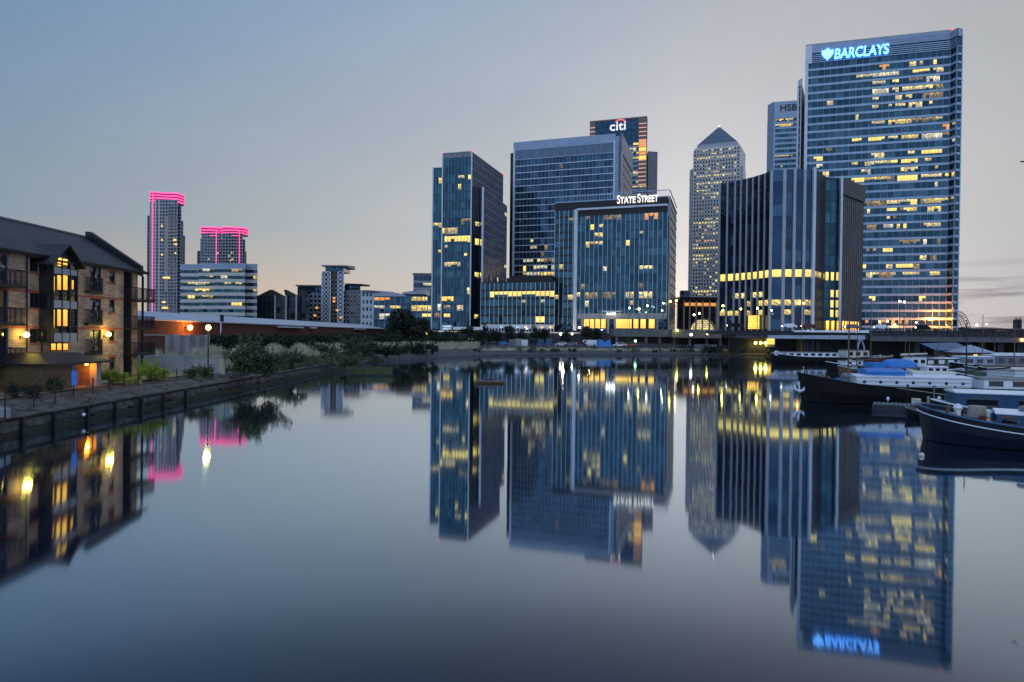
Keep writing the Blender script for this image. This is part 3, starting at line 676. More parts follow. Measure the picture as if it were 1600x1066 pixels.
q0 = lerp2(B, C, .02); facade(T, [q0, C], 70.5, H-.3, 4, 2.2, 'grey_glass', 'fin_grey', .06, .02, .06, .03, 'fin_grey', cladname='side_cladding')
for X in (A1, B, C): rb = MB(); rb.box((X[0]-.3, X[1], H+.1), (X[0]+.3, X[1]+.6, H+1)); rb.build('roof_beacon', 'lamp_red', T)
S = [(283, 714, 724, 1), (284, 730, 735, 1), (301, 714, 719, 1), (348, 716, 736, .4), (357, 691, 720, .6), (374, 696, 735, .6, 'lit_full'), (382, 696, 735, .95, 'lit_full'), (388, 694, 700, .8), (404, 726, 731, 1), (414, 695, 718, .9), (453, 730, 735, 1), (473, 691, 708, 1, 'lit_gold'), (482, 695, 702, .9), (482, 714, 722, .4), (497, 695, 704, 1, 'lit_full'), (498, 713, 720, .5)]
lit(T, A1, B, 7, H-2.5, 20, 1.6, S, 'lit_pale', .2, seed=17, inset=.07)
lit(T, A, a2, 7, 78.5, 18, 1.6, [(353, 676, 690, .9), (398, 682, 690, .9), (482, 682, 690, .8), (497, 680, 690, .9), (279, 688, 691, 1)], 'lit_warm', .2, seed=18)
lit(T, Bs, D, 7, 69.5, 17, 1.4, [(350, 741, 754, .95), (374, 741, 754, 1, 'lit_full'), (382, 741, 754, 1, 'lit_full'), (437, 740, 754, .95), (498, 742, 748, .9)], 'lit_warm', .2, seed=19)
lit(T, D, E, 7, 69.8, 17, 2.2, [(434, 766, 768, 1), (436, 776, 779, 1), (416, 787, 791, 1), (338, 789, 792, 1)], 'lit_pale', .1, seed=20)

mat('fin_dark', (.10, .10, .12), .5, .2, .1, .5)
# --- fin-clad wavy office block in front of the tallest tower
H = 65.; z0 = 8.
P = [corner(1126, 287.5, H), corner(1150, 283.5, H), corner(1178, 277, H), corner(1197, 271, H), corner(1206, 267, H), corner(1226, 265.5, H), corner(1273, 265, H)]
Q1 = corner(1290, 277, H); Q2 = corner(1315, 278.5, H); Q3 = corner(1349, 293, H)
T = thing('finned_office_block', 'wavy office block with tall pale vertical fins and a row of yellow windows', 'office block', (P[0][0], P[0][1], 7))
body(T, P+[Q1, Q2, Q3, (Q3[0]-20, Q3[1]+14), (P[0][0]+10, P[0][1]+30)], z0, H, 'navy_glass', mtop='dark_concrete')
facade(T, P[:5], z0, H, 14, 2.95, 'navy_glass', 'navy_glass', .03, .06, .6, .45, 'fin_grey')
facade(T, P[4:], z0, H, 14, 2.95, 'navy_glass', 'navy_glass', .03, .06, .95, .6, 'fin_grey', cladname='fin_cladding')
facade(T, [Q1, Q2], z0, H-1, 14, 2.5, 'teal_glass', 'black_clad', .04, .06, .1, .1, 'navy_glass', cladname='bay_cladding')
facade(T, [P[-1], Q1], z0, H, 14, 1.6, 'dark_glass', 'black_clad', .04, .06, .12, .12, 'fin_dark', cladname='side_fin')
facade(T, [Q2, Q3], z0, H-6, 14, 2.0, 'dark_glass', 'black_clad', .04, .06, .12, .12, 'fin_dark', cladname='side_fin')
tb = MB(); tb.obox(Q2, Q3, H-6, H+.1, .1, .8); tb.build('top_box', 'black_clad', T)
ed = MB()
for X in (P[-1], Q2): ed.obox((X[0]-.9, X[1]), (X[0]-.1, X[1]), z0, H+.5, .1, 1.5)
ed.build('edge_fin', 'pale_steel', T)
dt = MB()
for A_, B_ in zip(P[:4], P[1:5]): 
    ux, uy, L, n, nb = seginfo(A_, B_, 2.95)
    for k in range(nb): dt.obox((A_[0]+ux*(L*k/nb+.5), A_[1]+uy*(L*k/nb+.5)), (A_[0]+ux*(L*(k+1)/nb-.5), A_[1]+uy*(L*(k+1)/nb-.5)), H-17, H-.3, .14, .25)
dt.build('top_louvre', 'dark_blue_glass', T)
sd = 21
for A_, B_ in zip(P, P[1:]):
    a = [p_ for p_ in (A_, B_)]; xa = CX+0; 
    lit(T, A_, B_, z0, H, 14, 2.95, [(0, 0, 0, 0)], seed=sd)
def litrow(A_, B_, z, den, m_, bw, sp_=.1, hh=.5, sd=1, out=.2, T_=None):
    rnd = random.Random(sd); ux, uy, L, n, nb = seginfo(A_, B_, bw)
    for k in range(nb):
        if rnd.random() > den: continue
        x0, x1 = L*k/nb+bw*.2, L*(k+1)/nb-bw*.2; mb = MB()
        a = (A_[0]+ux*x0+n[0]*out, A_[1]+uy*x0+n[1]*out); b = (A_[0]+ux*x1+n[0]*out, A_[1]+uy*x1+n[1]*out)
        mb.face([(a[0], a[1], z-hh), (b[0], b[1], z-hh), (b[0], b[1], z+hh), (a[0], a[1], z+hh)], 0, [(k, .05), (k+.9, .05), (k+.9, .95), (k, .95)]); mb.build('lit_window', m_, T_ or T)
zr = PL(1240, 427, P[-2], P[-1]).z
for i, (A_, B_) in enumerate(zip(P, P[1:])):
    litrow(A_, B_, zr, 1, 'lit_full', 2.95, hh=1.3, sd=i)
    litrow(A_, B_, PL(1240, 459, P[-2], P[-1]).z, .45 if i > 1 else .12, 'lit_pale', 2.95, hh=1.0, sd=i+30)
    litrow(A_, B_, PL(1240, 473, P[-2], P[-1]).z, .6 if i > 1 else .2, 'lit_warm', 2.95, hh=1.0, sd=i+40)
    litrow(A_, B_, PL(1240, 488, P[-2], P[-1]).z, .5, 'lit_warm', 2.95, hh=.9, sd=i+50)
litrow(Q1, Q2, PL(1300, 432, Q1, Q2).z, 1, 'lit_full', 2.5, hh=1.5)
for y in (459, 475, 490): litrow(Q1, Q2, PL(1300, y, Q1, Q2).z, .9, 'lit_full', 2.5, hh=1.3, sd=y)
litrow(P[-1], Q1, PL(1280, 430, P[-1], Q1).z, .8, 'lit_warm', 1.6, hh=1., sd=4)
for a, b in (((Q1), (Q2)), (Q2, lerp2(Q2, Q3, .8))): litrow(a, b, z0+2.2, 1, 'lit_gold', 2.5, hh=1.8, out=.9)
p = PL(1183, 506, P[2], P[3]); mb = MB(); mb.box((p.x-3.5, p.y-1.2, p.z-2), (p.x+3.5, p.y-.5, p.z+3)); mb.build('lobby_window', 'lit_gold', T)
# ------------------------------------------------------------------ setting: water, banks
wm = bpy.data.materials.new('basin_water'); wm.use_nodes = True; t = wm.node_tree; MATS['basin_water'] = wm; t.nodes.clear()
lw = N(t, 'ShaderNodeLayerWeight'); lw.inputs[0].default_value = .5
g = N(t, 'ShaderNodeBsdfGlossy'); g.inputs['Roughness'].default_value = .040; g.inputs['Anisotropy'].default_value = .46; tgx = N(t, 'ShaderNodeCombineXYZ'); tgx.inputs[0].default_value = 1.; t.links.new(tgx.outputs[0], g.inputs['Tangent']); g.inputs['Color'].default_value = (.78, .90, 1, 1)
d = N(t, 'ShaderNodeBsdfDiffuse'); d.inputs[0].default_value = (.001, .006, .022, 1)
tcw = N(t, 'ShaderNodeTexCoord'); mpw = N(t, 'ShaderNodeMapping'); mpw.inputs['Scale'].default_value = (1, .6, 1); t.links.new(tcw.outputs['Object'], mpw.inputs[0])
nw = N(t, 'ShaderNodeTexNoise'); nw.inputs['Scale'].default_value = .25; nw.inputs['Detail'].default_value = 3; t.links.new(mpw.outputs[0], nw.inputs['Vector'])
bw_ = N(t, 'ShaderNodeBump'); bw_.inputs['Strength'].default_value = .12; bw_.inputs['Distance'].default_value = .03; t.links.new(nw.outputs[0], bw_.inputs['Height']); t.links.new(bw_.outputs[0], g.inputs['Normal'])
nr = N(t, 'ShaderNodeTexNoise'); nr.inputs['Scale'].default_value = .035; nr.inputs['Detail'].default_value = 4; t.links.new(mpw.outputs[0], nr.inputs['Vector'])
t.links.new(rng(t, nr.outputs[0], .42, .66, .034, .060), g.inputs['Roughness'])
fc = N(t, 'ShaderNodeFloatCurve'); cu = fc.mapping.curves[0]
pts = [(0, .02), (.40, .04), (.50, .08), (.56, .14), (.66, .42), (.82, .78), (.93, .90), (1, .97)]
while len(cu.points) < len(pts): cu.points.new(.5, .5)
for p_, q_ in zip(cu.points, pts): p_.location = q_
fc.mapping.update()
t.links.new(lw.outputs['Facing'], fc.inputs['Value'])
ms = N(t, 'ShaderNodeMixShader'); t.links.new(fc.outputs[0], ms.inputs[0]); t.links.new(d.outputs[0], ms.inputs[1]); t.links.new(g.outputs[0], ms.inputs[2])
ow = N(t, 'ShaderNodeOutputMaterial'); t.links.new(ms.outputs[0], ow.inputs[0])
w = MB(); w.face([(-400, -300, 0), (700, -300, 0), (700, 260, 0), (-400, 260, 0)]); tag(w.build('water', 'basin_water'), kind='structure')

mat('bank_soil', (.04, .038, .03), .95, 0, .5, .35, rgb2=(.075, .07, .055), bump=.4)
mat('gravel', (.045, .045, .042), .95, 0, .55, 2.2, rgb2=(.085, .085, .08), bump=.5)
mat('paving', (.24, .22, .12), .9, 0, .2, 1.5, rgb2=(.26, .24, .15))
mat('asphalt', (.05, .05, .055), .9, 0, .3, .4)
brickmat('quay_stone', (.016, .016, .013), (.034, .032, .026), (.006, .006, .006), 3.)
mat('algae', (.012, .02, .009), .6, 0, .5, 2)
mat('coping_stone', (.11, .108, .10), .9, 0, .45, 1.6, bump=.4)
gnd = MB()
bankline = [(-26.4, 20), (-26.8, 45), (-27.2, 90), (-27, 133), (-17.5, 150), (-8, 172), (18, 188), (50, 196), (77, 200), (150, 205), (400, 205)]
QZ = 1.0
# land west and south of the basin, one sheet out to the horizon, stepping up away from the water
ins = [(-28.0, 20), (-28.4, 45), (-29, 90), (-30, 136), (-20, 156), (-10, 182), (18, 196), (50, 204), (77, 208), (150, 213), (400, 213)]
far = [(-9000, 20), (-9000, 45), (-9000, 90), (-9000, 400), (-600, 9000), (-200, 9000), (0, 9000), (300, 9000), (700, 9000), (2000, 9000), (9000, 9000)]
mid = [(-60, 20), (-60, 45), (-62, 90), (-64, 160), (-40, 215), (-20, 222), (18, 226), (50, 228), (77, 230), (150, 232), (400, 232)]
n_ = len(bankline)
for i in range(n_-1):
    zb = 1.0 if i < 3 else .9
    gnd.face([(ins[i][0], ins[i][1], 1.45 if i < 4 else 1.7), (ins[i+1][0], ins[i+1][1], 1.45 if i+1 < 4 else 1.7), (bankline[i+1][0], bankline[i+1][1], 1.0 if i+1 < 4 else .3), (bankline[i][0], bankline[i][1], 1.0 if i < 4 else .3)], 1)
    gnd.face([(bankline[i][0], bankline[i][1], 1.0 if i < 4 else .3), (bankline[i+1][0], bankline[i+1][1], 1.0 if i+1 < 4 else .3), (bankline[i+1][0]+.4, bankline[i+1][1]-.3, -1), (bankline[i][0]+.4, bankline[i][1]-.3, -1)], 1)
    gnd.face([(ins[i+1][0], ins[i+1][1], 1.45 if i+1 < 4 else 1.7), (ins[i][0], ins[i][1], 1.45 if i < 4 else 1.7), (mid[i][0], mid[i][1], 1.5 if i < 3 else 2.0), (mid[i+1][0], mid[i+1][1], 1.5 if i+1 < 3 else 2.0)], 0)
    gnd.face([(mid[i+1][0], mid[i+1][1], 1.5 if i+1 < 3 else 2.0), (mid[i][0], mid[i][1], 1.5 if i < 3 else 2.0), (far[i][0], far[i][1], 2.5), (far[i+1][0], far[i+1][1], 2.5)], 0)
tag(gnd.build('ground', ['bank_soil', 'gravel']), kind='structure')
# footpath by the flats
pt = MB(); pt.face([(-33.6, 24, 1.52), (-30.2, 24, 1.52), (-31.2, 95, 1.52), (-34.4, 95, 1.52)]); tag(pt.build('footpath', 'paving'), kind='structure')
# raised street level under the towers (dock estate) with its retaining edge
rs = MB(); rs.prism([(-30, 240), (20, 236), (62, 230), (62, 1500), (-200, 1500), (-60, 330)], 1.0, 6.3)
rs.prism([(62, 222), (420, 214), (900, 1500), (62, 1500)], 1.0, 7.4)
tag(rs.build('street', 'asphalt'), kind='structure')

mat('rust_iron', (.08, .035, .02), .9, 0, .4, 5)
# quay wall on the left
T = thing('quay_wall', 'dark stone quay wall with timber fender posts along the left bank', 'wall', (-26.6, 60, 0))
mb = MB()
line = [(-26.35, 20), (-26.75, 45), (-27.15, 90), (-26.95, 133.5)]
for a, b in zip(line, line[1:]): mb.prism([a, b, (b[0]-.7, b[1]), (a[0]-.7, a[1])], -1, .93)
mb.build('wall_face', 'quay_stone', T)
mb = MB(); rnd = random.Random(4)
for a, b in zip(line, line[1:]):
    L = b[1]-a[1]; k = 0; y = a[1]
    while y < b[1]-.1:
        l = min(rnd.uniform(.9, 1.5), b[1]-y); t0 = (y-a[1])/L; t1 = (y+l-.04-a[1])/L; xa = a[0]+(b[0]-a[0])*t0; xb = a[0]+(b[0]-a[0])*t1; h = rnd.uniform(1.02, 1.09)
        mb.prism([(xa+.08, y), (xb+.08, y+l-.04), (xb-.72, y+l-.04), (xa-.72, y)], .93, h); y += l
mb.build('coping', 'coping_stone', T)
mb = MB(); y = 20.
while y < 132:
    l = rnd.uniform(.5, 1.6); x = -26.35-(y-20)/25*.016; h = rnd.uniform(.22, .42); mb.prism([(x+.05, y), (x+.05-.016*l/25, y+l), (x-.3, y+l), (x-.3, y)], -.3, h); y += l
mb.build('tide_mark', 'algae', T)
for y in (33.5, 49.5, 68):
    mb = MB(); x = -26.3-(y-20)/25*.016
    for dy_ in (0, .4): mb.tube([(x+.1, y+dy_, -.3), (x+.1, y+dy_, 1.05)], .025, 4)
    for k in range(5): mb.tube([(x+.1, y, .0+k*.25), (x+.1, y+.4, .0+k*.25)], .018, 4)
    mb.build('ladder', 'rust_iron', T)
for py_, px_ in [(0, 26), (0, 76), (0, 129), (0, 173), (0, 214), (0, 250), (0, 285)]:
    Y = 26.55*F/(CX-px_); x = -26.3-(Y-20)/25*.016
    p = MB(); p.box((x-.05, Y-.09, -.6), (x+.2, Y+.09, .98)); p.build('fender_post', 'wood' if 0 else 'dark_metal', T)
for Y in (31, 38, 47, 60, 74): p = MB(); p.box((-26.78, Y, .35), (-26.55, Y+5, .5)); p.build('fender_rail', 'dark_concrete', T)
for Y in (40.2,): p = MB(); p.ball((-26.15, Y, .5), .11, 8); p.build('fender_ball', 'white_paint', T, True)
# mooring stones on the coping
for i, (px_, py_) in enumerate([(5, 664), (14, 672), (32, 652)]):
    p = HZ(px_, py_, 1.05); mb = MB(); mb.ball((0, 0, .22), .42+.1*i, 7, sz=.7); o = mb.build('boulder', 'pale_concrete', None, loc=(0, 0, 0)); o.location = (min(p.x, -27), p.y, 1.0); tag(o, ['pale boulder at the very corner of the quay edge, largest', 'pale boulder beside the corner boulder on the quay', 'low pale stone on the quay, a step beyond the corner pair'][i], 'boulder')
# ------------------------------------------------------------------ brick flats on the left
brickmat('yellow_brick', (.60, .36, .22), (.36, .20, .12), (.50, .42, .34), 2.2)
brickmat('red_brick', (.60, .14, .06), (.45, .10, .05), (.2, .12, .09))
brickmat('dark_red_brick', (.14, .035, .025), (.10, .025, .02), (.07, .05, .04), 2.)
brickmat('roof_tile', (.045, .045, .048), (.018, .018, .02), (.006, .006, .006), 2.6, .6)
WX = -34.5; GZ = 1.5
def wp(px, py, X=WX): p = onX(px, py, X); return (p.y, p.z)
def wrect(x0, y0, x1, y1, X=WX):
    a = wp(x0, (y0+y1)/2, X); b = wp(x1, (y0+y1)/2, X); m = (x0+x1)/2
    return (a[0], wp(m, y1, X)[1], b[0], wp(m, y0, X)[1])
FL = thing('brick_flats', 'yellow brick waterside flats with a dark slate roof and glowing stair bay', 'apartment building', (WX, 50, GZ))
Y0, Y1, EZ = 30.0, 60.6, 11.25
holes = []
def wall_holes(mb, X, ya, yb, za, zb, hs, m=0):
    ys = sorted({ya, yb, *[h[0] for h in hs], *[h[2] for h in hs]}); zs = sorted({za, zb, *[h[1] for h in hs], *[h[3] for h in hs]})
    ys = [y for y in ys if ya <= y <= yb]; zs = [z for z in zs if za <= z <= zb]
    for a, b in zip(ys, ys[1:]):
        for c_, d_ in zip(zs, zs[1:]):
            cy, cz = (a+b)/2, (c_+d_)/2
            if any(h[0] < cy < h[2] and h[1] < cz < h[3] for h in hs): continue
            mb.face([(X, a, c_), (X, b, c_), (X, b, d_), (X, a, d_)], m, [(a, c_), (b, c_), (b, d_), (a, d_)])
    for h in hs:
        a, c_, b, d_ = h; r = X-.16
        for q in ([(X, a, c_), (X, a, d_), (r, a, d_), (r, a, c_)], [(X, b, c_), (r, b, c_), (r, b, d_), (X, b, d_)], [(X, a, d_), (X, b, d_), (r, b, d_), (r, a, d_)], [(X, a, c_), (r, a, c_), (r, b, c_), (X, b, c_)]): mb.face(q, m)
wins = []   # (rect, pane material, columns, rows, frame material)
for y0, y1, m_ in ((403, 425, 'window_dark'), (457, 481, 'window_dark'), (514, 536, 'window_dark'), (572, 591, 'lit_cool')):
    wins.append((wrect(46.5, y0, 60.5, y1), m_, 2, 2 if y0 < 570 else 3, 'blue_paint' if y0 > 570 else 'dark_metal'))
for y0, y1 in ((417, 456), (467, 503), (515, 551)): wins.append((wrect(141, y0, 158, y1), 'window_curtain', 2, 1, 'dark_metal'))
for y0, y1 in ((426, 442), (469, 488), (517, 533), (559, 579)): wins.append((wrect(171, y0, 180, y1), 'window_curtain' if y0 < 500 else 'window_dark', 1, 2, 'dark_metal'))
for y0, y1, m_ in ((396, 444, 'window_curtain'), (450, 504, 'window_dark'), (512, 566, 'window_dark'), (577, 616, 'lit_cool')):
    wins.append((wrect(-12, y0, 13, y1), m_, 2, 1 if y0 < 570 else 4, 'blue_paint'))
    wins.append((wrect(-75, y0-14, -46, y1+6), 'window_dark', 2, 2, 'dark_metal'))
m = bpy.data.materials.new('window_curtain'); m.use_nodes = True; t = m.node_tree; b_ = t.nodes['Principled BSDF']; MATS['window_curtain'] = m
uvn = N(t, 'ShaderNodeTexCoord'); nzz = N(t, 'ShaderNodeTexNoise'); nzz.inputs['Scale'].default_value = 2.2; t.links.new(uvn.outputs['Object'], nzz.inputs[0])
t.links.new(mix(t, rng(t, nzz.outputs[0], .5, .58), (.012, .018, .028, 1), (.30, .34, .33, 1)), b_.inputs['Base Color']); b_.inputs['Roughness'].default_value = .35; b_.inputs['Specular IOR Level'].default_value = .2
RH = []  # recess holes at the far end
rec = wrect(193, 430, 208, 585); rec = (rec[0], GZ, rec[2], EZ-.35)
mb = MB()
hs = [w_[0] for w_ in wins]+[rec]
# bay and doorway stay in front of the solid wall
wall_holes(mb, WX, Y0, Y1, GZ, EZ, hs)
mb.face([(WX, Y1, GZ), (WX-9.4, Y1, GZ), (WX-9.4, Y1, EZ), (WX-4.7, Y1, 14.0), (WX, Y1, EZ)])
mb.face([(WX, Y0, GZ), (WX-9.4, Y0, GZ), (WX-9.4, Y0, EZ), (WX-4.7, Y0, 14.0), (WX, Y0, EZ)])
mb.face([(WX-9.4, Y0, GZ), (WX-9.4, Y1, GZ), (WX-9.4, Y1, EZ), (WX-9.4, Y0, EZ)])
mb.build('brick_wall', 'yellow_brick', FL)
rb = MB(); rb.face([(WX-1.4, rec[0], rec[1]), (WX-1.4, rec[2], rec[1]), (WX-1.4, rec[2], rec[3]), (WX-1.4, rec[0], rec[3])])
for yy in (rec[0], rec[2]): rb.face([(WX-1.4, yy, rec[1]), (WX-.16, yy, rec[1]), (WX-.16, yy, rec[3]), (WX-1.4, yy, rec[3])])
rb.build('recess_wall', 'dark_concrete', FL)
# red string courses, lintels and sills
bd = MB()
for z in (wp(20, 453)[1], wp(20, 511)[1]): bd.box((WX, Y0, z-.09), (WX+.03, Y1, z+.09))
for w_, m_, c_, r_, f_ in wins:
    if w_[3]-w_[1] < 2.2:
        bd.box((WX, w_[0]-.12, w_[3]), (WX+.035, w_[2]+.12, w_[3]+.2)); bd.box((WX, w_[0]-.1, w_[1]-.16), (WX+.06, w_[2]+.1, w_[1]))
    else: bd.box((WX, w_[0]-.12, w_[3]), (WX+.035, w_[2]+.12, w_[3]+.2))
bd.build('red_brick_band', 'red_brick', FL)
for (a, c_, b, d_), m_, nc, nr, fm in wins:
    f = MB(); x = WX-.13
    f.box((x-.03, a, c_), (x+.04, a+.07, d_)); f.box((x-.03, b-.07, c_), (x+.04, b, d_)); f.box((x-.03, a+.07, c_), (x+.04, b-.07, c_+.08)); f.box((x-.03, a+.07, d_-.08), (x+.04, b-.07, d_))
    for k in range(1, nc): yy = a+(b-a)*k/nc; f.box((x-.02, yy-.03, c_+.08), (x+.03, yy+.03, d_-.08))
    for k in range(1, nr): zz = c_+(d_-c_)*k/nr; f.box((x-.015, a+.07, zz-.02), (x+.02, b-.07, zz+.02))
    w_ = f.build('window', fm, FL)
    p = MB(); p.face([(x-.04, a, c_), (x-.04, b, c_), (x-.04, b, d_), (x-.04, a, d_)], 0, [(0, 0), (1, 0), (1, 1), (0, 1)]); p.build('pane', m_, w_)
# roof: main slopes with overhang, raised party wall at the far end
RZ, RXR = 14.05, WX-4.7
rf = MB(); ov = .55
def slab(mb, P, th=.16, m=0):
    P = [Vector(p) for p in P]; dn = Vector((0, 0, -th)); mb.face(P, m); Q = [p+dn for p in P]; mb.face(Q[::-1], m)
    for i in range(len(P)): j = (i+1) % len(P); mb.face([P[i], Q[i], Q[j], P[j]], m)
sl = (RZ-EZ)/4.7
slab(rf, [(WX+ov, Y0-.4, EZ-ov*sl+.1), (WX+ov, Y1+.9, EZ-ov*sl+.1), (RXR, Y1+.2, RZ+.1), (RXR, Y0-.4, RZ+.1)])
slab(rf, [(RXR, Y0-.4, RZ+.1), (RXR, Y1+.2, RZ+.1), (WX-9.4-ov, Y1+.2, EZ-ov*sl+.1), (WX-9.4-ov, Y0-.4, EZ-ov*sl+.1)])
rf.build('roof', 'roof_tile', FL)
rg = MB(); rg.tube([(RXR, Y0-.4, RZ+.14), (RXR, Y1-.2, RZ+.14)], .12, 6); rg.build('ridge_tile', 'concrete', FL)
pw = MB()
q0 = (WX+.2, EZ-.1+.25); q1 = (RXR+.2, RZ+.5)
pw.face([(WX+.35, Y1-.25, EZ-.6), (RXR, Y1-.25, RZ-.2), (RXR, Y1-.25, RZ+.62), (RXR+.45, Y1-.25, RZ+.62), (WX+.35, Y1-.25, EZ+.35)][::-1])
pw.face([(WX+.35, Y1+.15, EZ-.6), (RXR, Y1+.15, RZ-.2), (RXR, Y1+.15, RZ+.62), (RXR+.45, Y1+.15, RZ+.62), (WX+.35, Y1+.15, EZ+.35)])
pw.face([(RXR, Y1-.3, RZ+.62), (RXR, Y1+.2, RZ+.62), (RXR+.45, Y1+.2, RZ+.62), (RXR+.45, Y1-.3, RZ+.62)])
pw.face([(RXR+.45, Y1-.3, RZ+.62), (RXR+.45, Y1+.2, RZ+.62), (WX+.4, Y1+.2, EZ+.35), (WX+.4, Y1-.3, EZ+.35)])
pw.face([(WX+.4, Y1-.3, EZ+.35), (WX+.4, Y1+.2, EZ+.35), (WX+.4, Y1+.2, EZ-.6), (WX+.4, Y1-.3, EZ-.6)])
pw.build('party_wall', 'black_clad', FL)
gt = MB(); gt.box((WX+.5, Y0-.4, EZ-.28), (WX+.64, Y1+.9, EZ-.16)); gt.box((WX, Y0-.4, EZ-.35), (WX+.5, Y1+.6, EZ-.3)); gt.build('gutter', 'dark_metal', FL)
for px in (40, 64):
    yy = wp(px, 480)[0]; d_ = MB(); d_.tube([(WX+.1, yy, GZ), (WX+.1, yy, EZ-.3)], .05, 6); d_.build('downpipe', 'dark_metal', FL)
# glazed stair bay under its own gable
BX = WX+1.0
ba, _, bb, _ = wrect(82, 450, 121, 460, BX); zb = wp(100, 534, BX)[1]; zt = wp(100, 409, BX)[1]; gz = wp(107, 386, BX)[1]
by = MB(); by.prism([(BX-.06, ba), (BX-.06, bb), (WX-.1, bb), (WX-.1, ba)], zb, zt)
by.face([(BX-.06, ba, zt), (BX-.06, bb, zt), (BX-.06, (ba+bb)/2, gz)]); by.build('bay_body', 'window_dark', FL)
bf = MB(); yrs = [ba, ba+(bb-ba)*.12, ba+(bb-ba)*.42, ba+(bb-ba)*.70, bb]
for yy in (ba+.04, bb-.04, ba+(bb-ba)*.36, ba+(bb-ba)*.68): bf.box((BX-.05, yy-.05, zb), (BX+.05, yy+.05, zt))
for px, pz0, pz1 in ((100, 420, 429), (100, 470, 482), (100, 520.5, 534)):
    z1, z0_ = wp(100, pz0, BX)[1], wp(100, pz1, BX)[1]; bf.box((BX-.055, ba+(bb-ba)*.05, z0_), (BX+.03, bb-.05, z1), 1)
for py_ in (455, 461, 510): z = wp(100, py_, BX)[1]; bf.box((BX-.05, ba+.05, z-.03), (BX+.03, bb-.05, z+.03))
bf.box((BX-.05, ba, zt-.08), (BX+.06, bb, zt+.06)); bf.build('bay_frame', ['dark_metal', 'stone_clad'], FL)
glow('stair_glow', (1., .55, .10), 1.35)
litmat('stair_light', (1., .62, .10), (.8, .28, .02), 1.5, .2, (2., 1.5))
for y0, y1 in ((430.5, 453), (484, 510)):
    for x0, x1 in ((90.5, 97.5), (99.5, 106)):
        a, c_, b, d_ = wrect(x0, y0, x1, y1, BX); p = MB(); p.face([(BX-.03, a, c_), (BX-.03, b, c_), (BX-.03, b, d_), (BX-.03, a, d_)], 0, [(0, .1), (1, .1), (1, .9), (0, .9)]); p.build('stair_window', 'stair_light', FL)
for x0, x1, y0, y1 in ((91, 97, 403, 412), (99, 106, 405, 414), (91, 96, 414, 416), (83.2, 86, 432, 455), (83.2, 86, 484, 512), (113, 115.5, 438, 452)):
    a, c_, b, d_ = wrect(x0, y0, x1, y1, BX); p = MB(); p.face([(BX-.03, a, c_), (BX-.03, b, c_), (BX-.03, b, d_), (BX-.03, a, d_)], 0, [(0, .1), (1, .1), (1, .9), (0, .9)]); p.build('stair_window', 'lit_gold' if y0 < 420 else 'stair_light', FL)
for x0, x1 in ((80, 87), (89.5, 96), (99, 106)):
    a, c_, b, d_ = wrect(x0, 537, x1, 547, WX+.05); p = MB(); p.face([(WX+.05, a, c_), (WX+.05, b, c_), (WX+.05, b, d_), (WX+.05, a, d_)], 0, [(0, .1), (1, .1), (1, .9), (0, .9)]); w_ = p.build('small_window', 'stair_light', FL)
    f = MB(); f.box((WX, a-.08, c_-.08), (WX+.04, b+.08, d_+.08)); f.build('window_surround', 'dark_metal', w_)
g2 = MB(); ym = (ba+bb)/2; ovh = .45; rise = gz-zt
back_x = RXR
def gslope(s):
    e = ba-ovh if s < 0 else bb+ovh; ze = zt-ovh*rise/((bb-ba)/2)+.12
    slab(g2, [(BX+.35, e, ze), (BX+.35, ym, gz+.18), (RXR+1.0, ym, gz+.18), (WX-1.2, e, ze)], .12)
gslope(-1); gslope(1); g2.build('bay_gable_roof', 'roof_tile', FL)
# balconies
def balcony(y0, y1, z, dep, X=WX, h=1.05, step=.115):
    T_ = MB(); T_.box((X, y0, z-.18), (X+dep, y1, z)); o = T_.build('balcony', 'dark_metal', FL)
    r = MB(); r.box((X+dep-.05, y0, z+h-.06), (X+dep+.01, y1, z+h)); r.box((X+dep-.04, y0, z+.08), (X+dep, y1, z+.12))
    k = 0; y = y0
    while y < y1: r.box((X+dep-.035, y, z), (X+dep-.01, y+.028, z+h-.06)); y += step
    for yy in (y0, y1-.03):
        r.box((X, yy, z+h-.06), (X+dep-.05, yy+.03, z+h)); x = X+.1
        while x < X+dep-.1: r.box((x, yy, z), (x+.025, yy+.025, z+h-.06)); x += step
    r.build('railing', 'navy_paint', o); return o
for yb_, yt in ((446, 417), (505, 480), (568, 539)):
    y1 = wp(41, yb_, WX+1.2)[0]; z = wp(30, yb_, WX+1.2)[1]; balcony(y1-4.6, y1, z, 1.2)
for yb_ in (455, 505, 551):
    a = wrect(139, 440, 161.5, 450, WX+.35); z = wp(150, yb_, WX+.35)[1]; balcony(a[0], a[2], z, .35, h=1.1)
for yb_ in (467, 512, 553):
    z = wp(209, yb_, WX+.9)[1]; balcony(wp(193, 450)[0], Y1+1.3, z, .95)
    p = MB(); p.box((WX-1.6, Y1, z-.16), (WX, Y1+1.3, z)); p.build('balcony_slab', 'dark_concrete', FL)
pc = MB(); pc.box((WX-.3, Y1+1.15, GZ), (WX-.15, Y1+1.3, EZ-.5)); pc.build('balcony_post', 'dark_metal', FL)
bk = MB()
for k in range(4): bk.box((WX-.9, wp(196, 500)[0]+k*.5, GZ+2.8), (WX-.5, wp(196, 500)[0]+k*.5+.3, GZ+3.3))
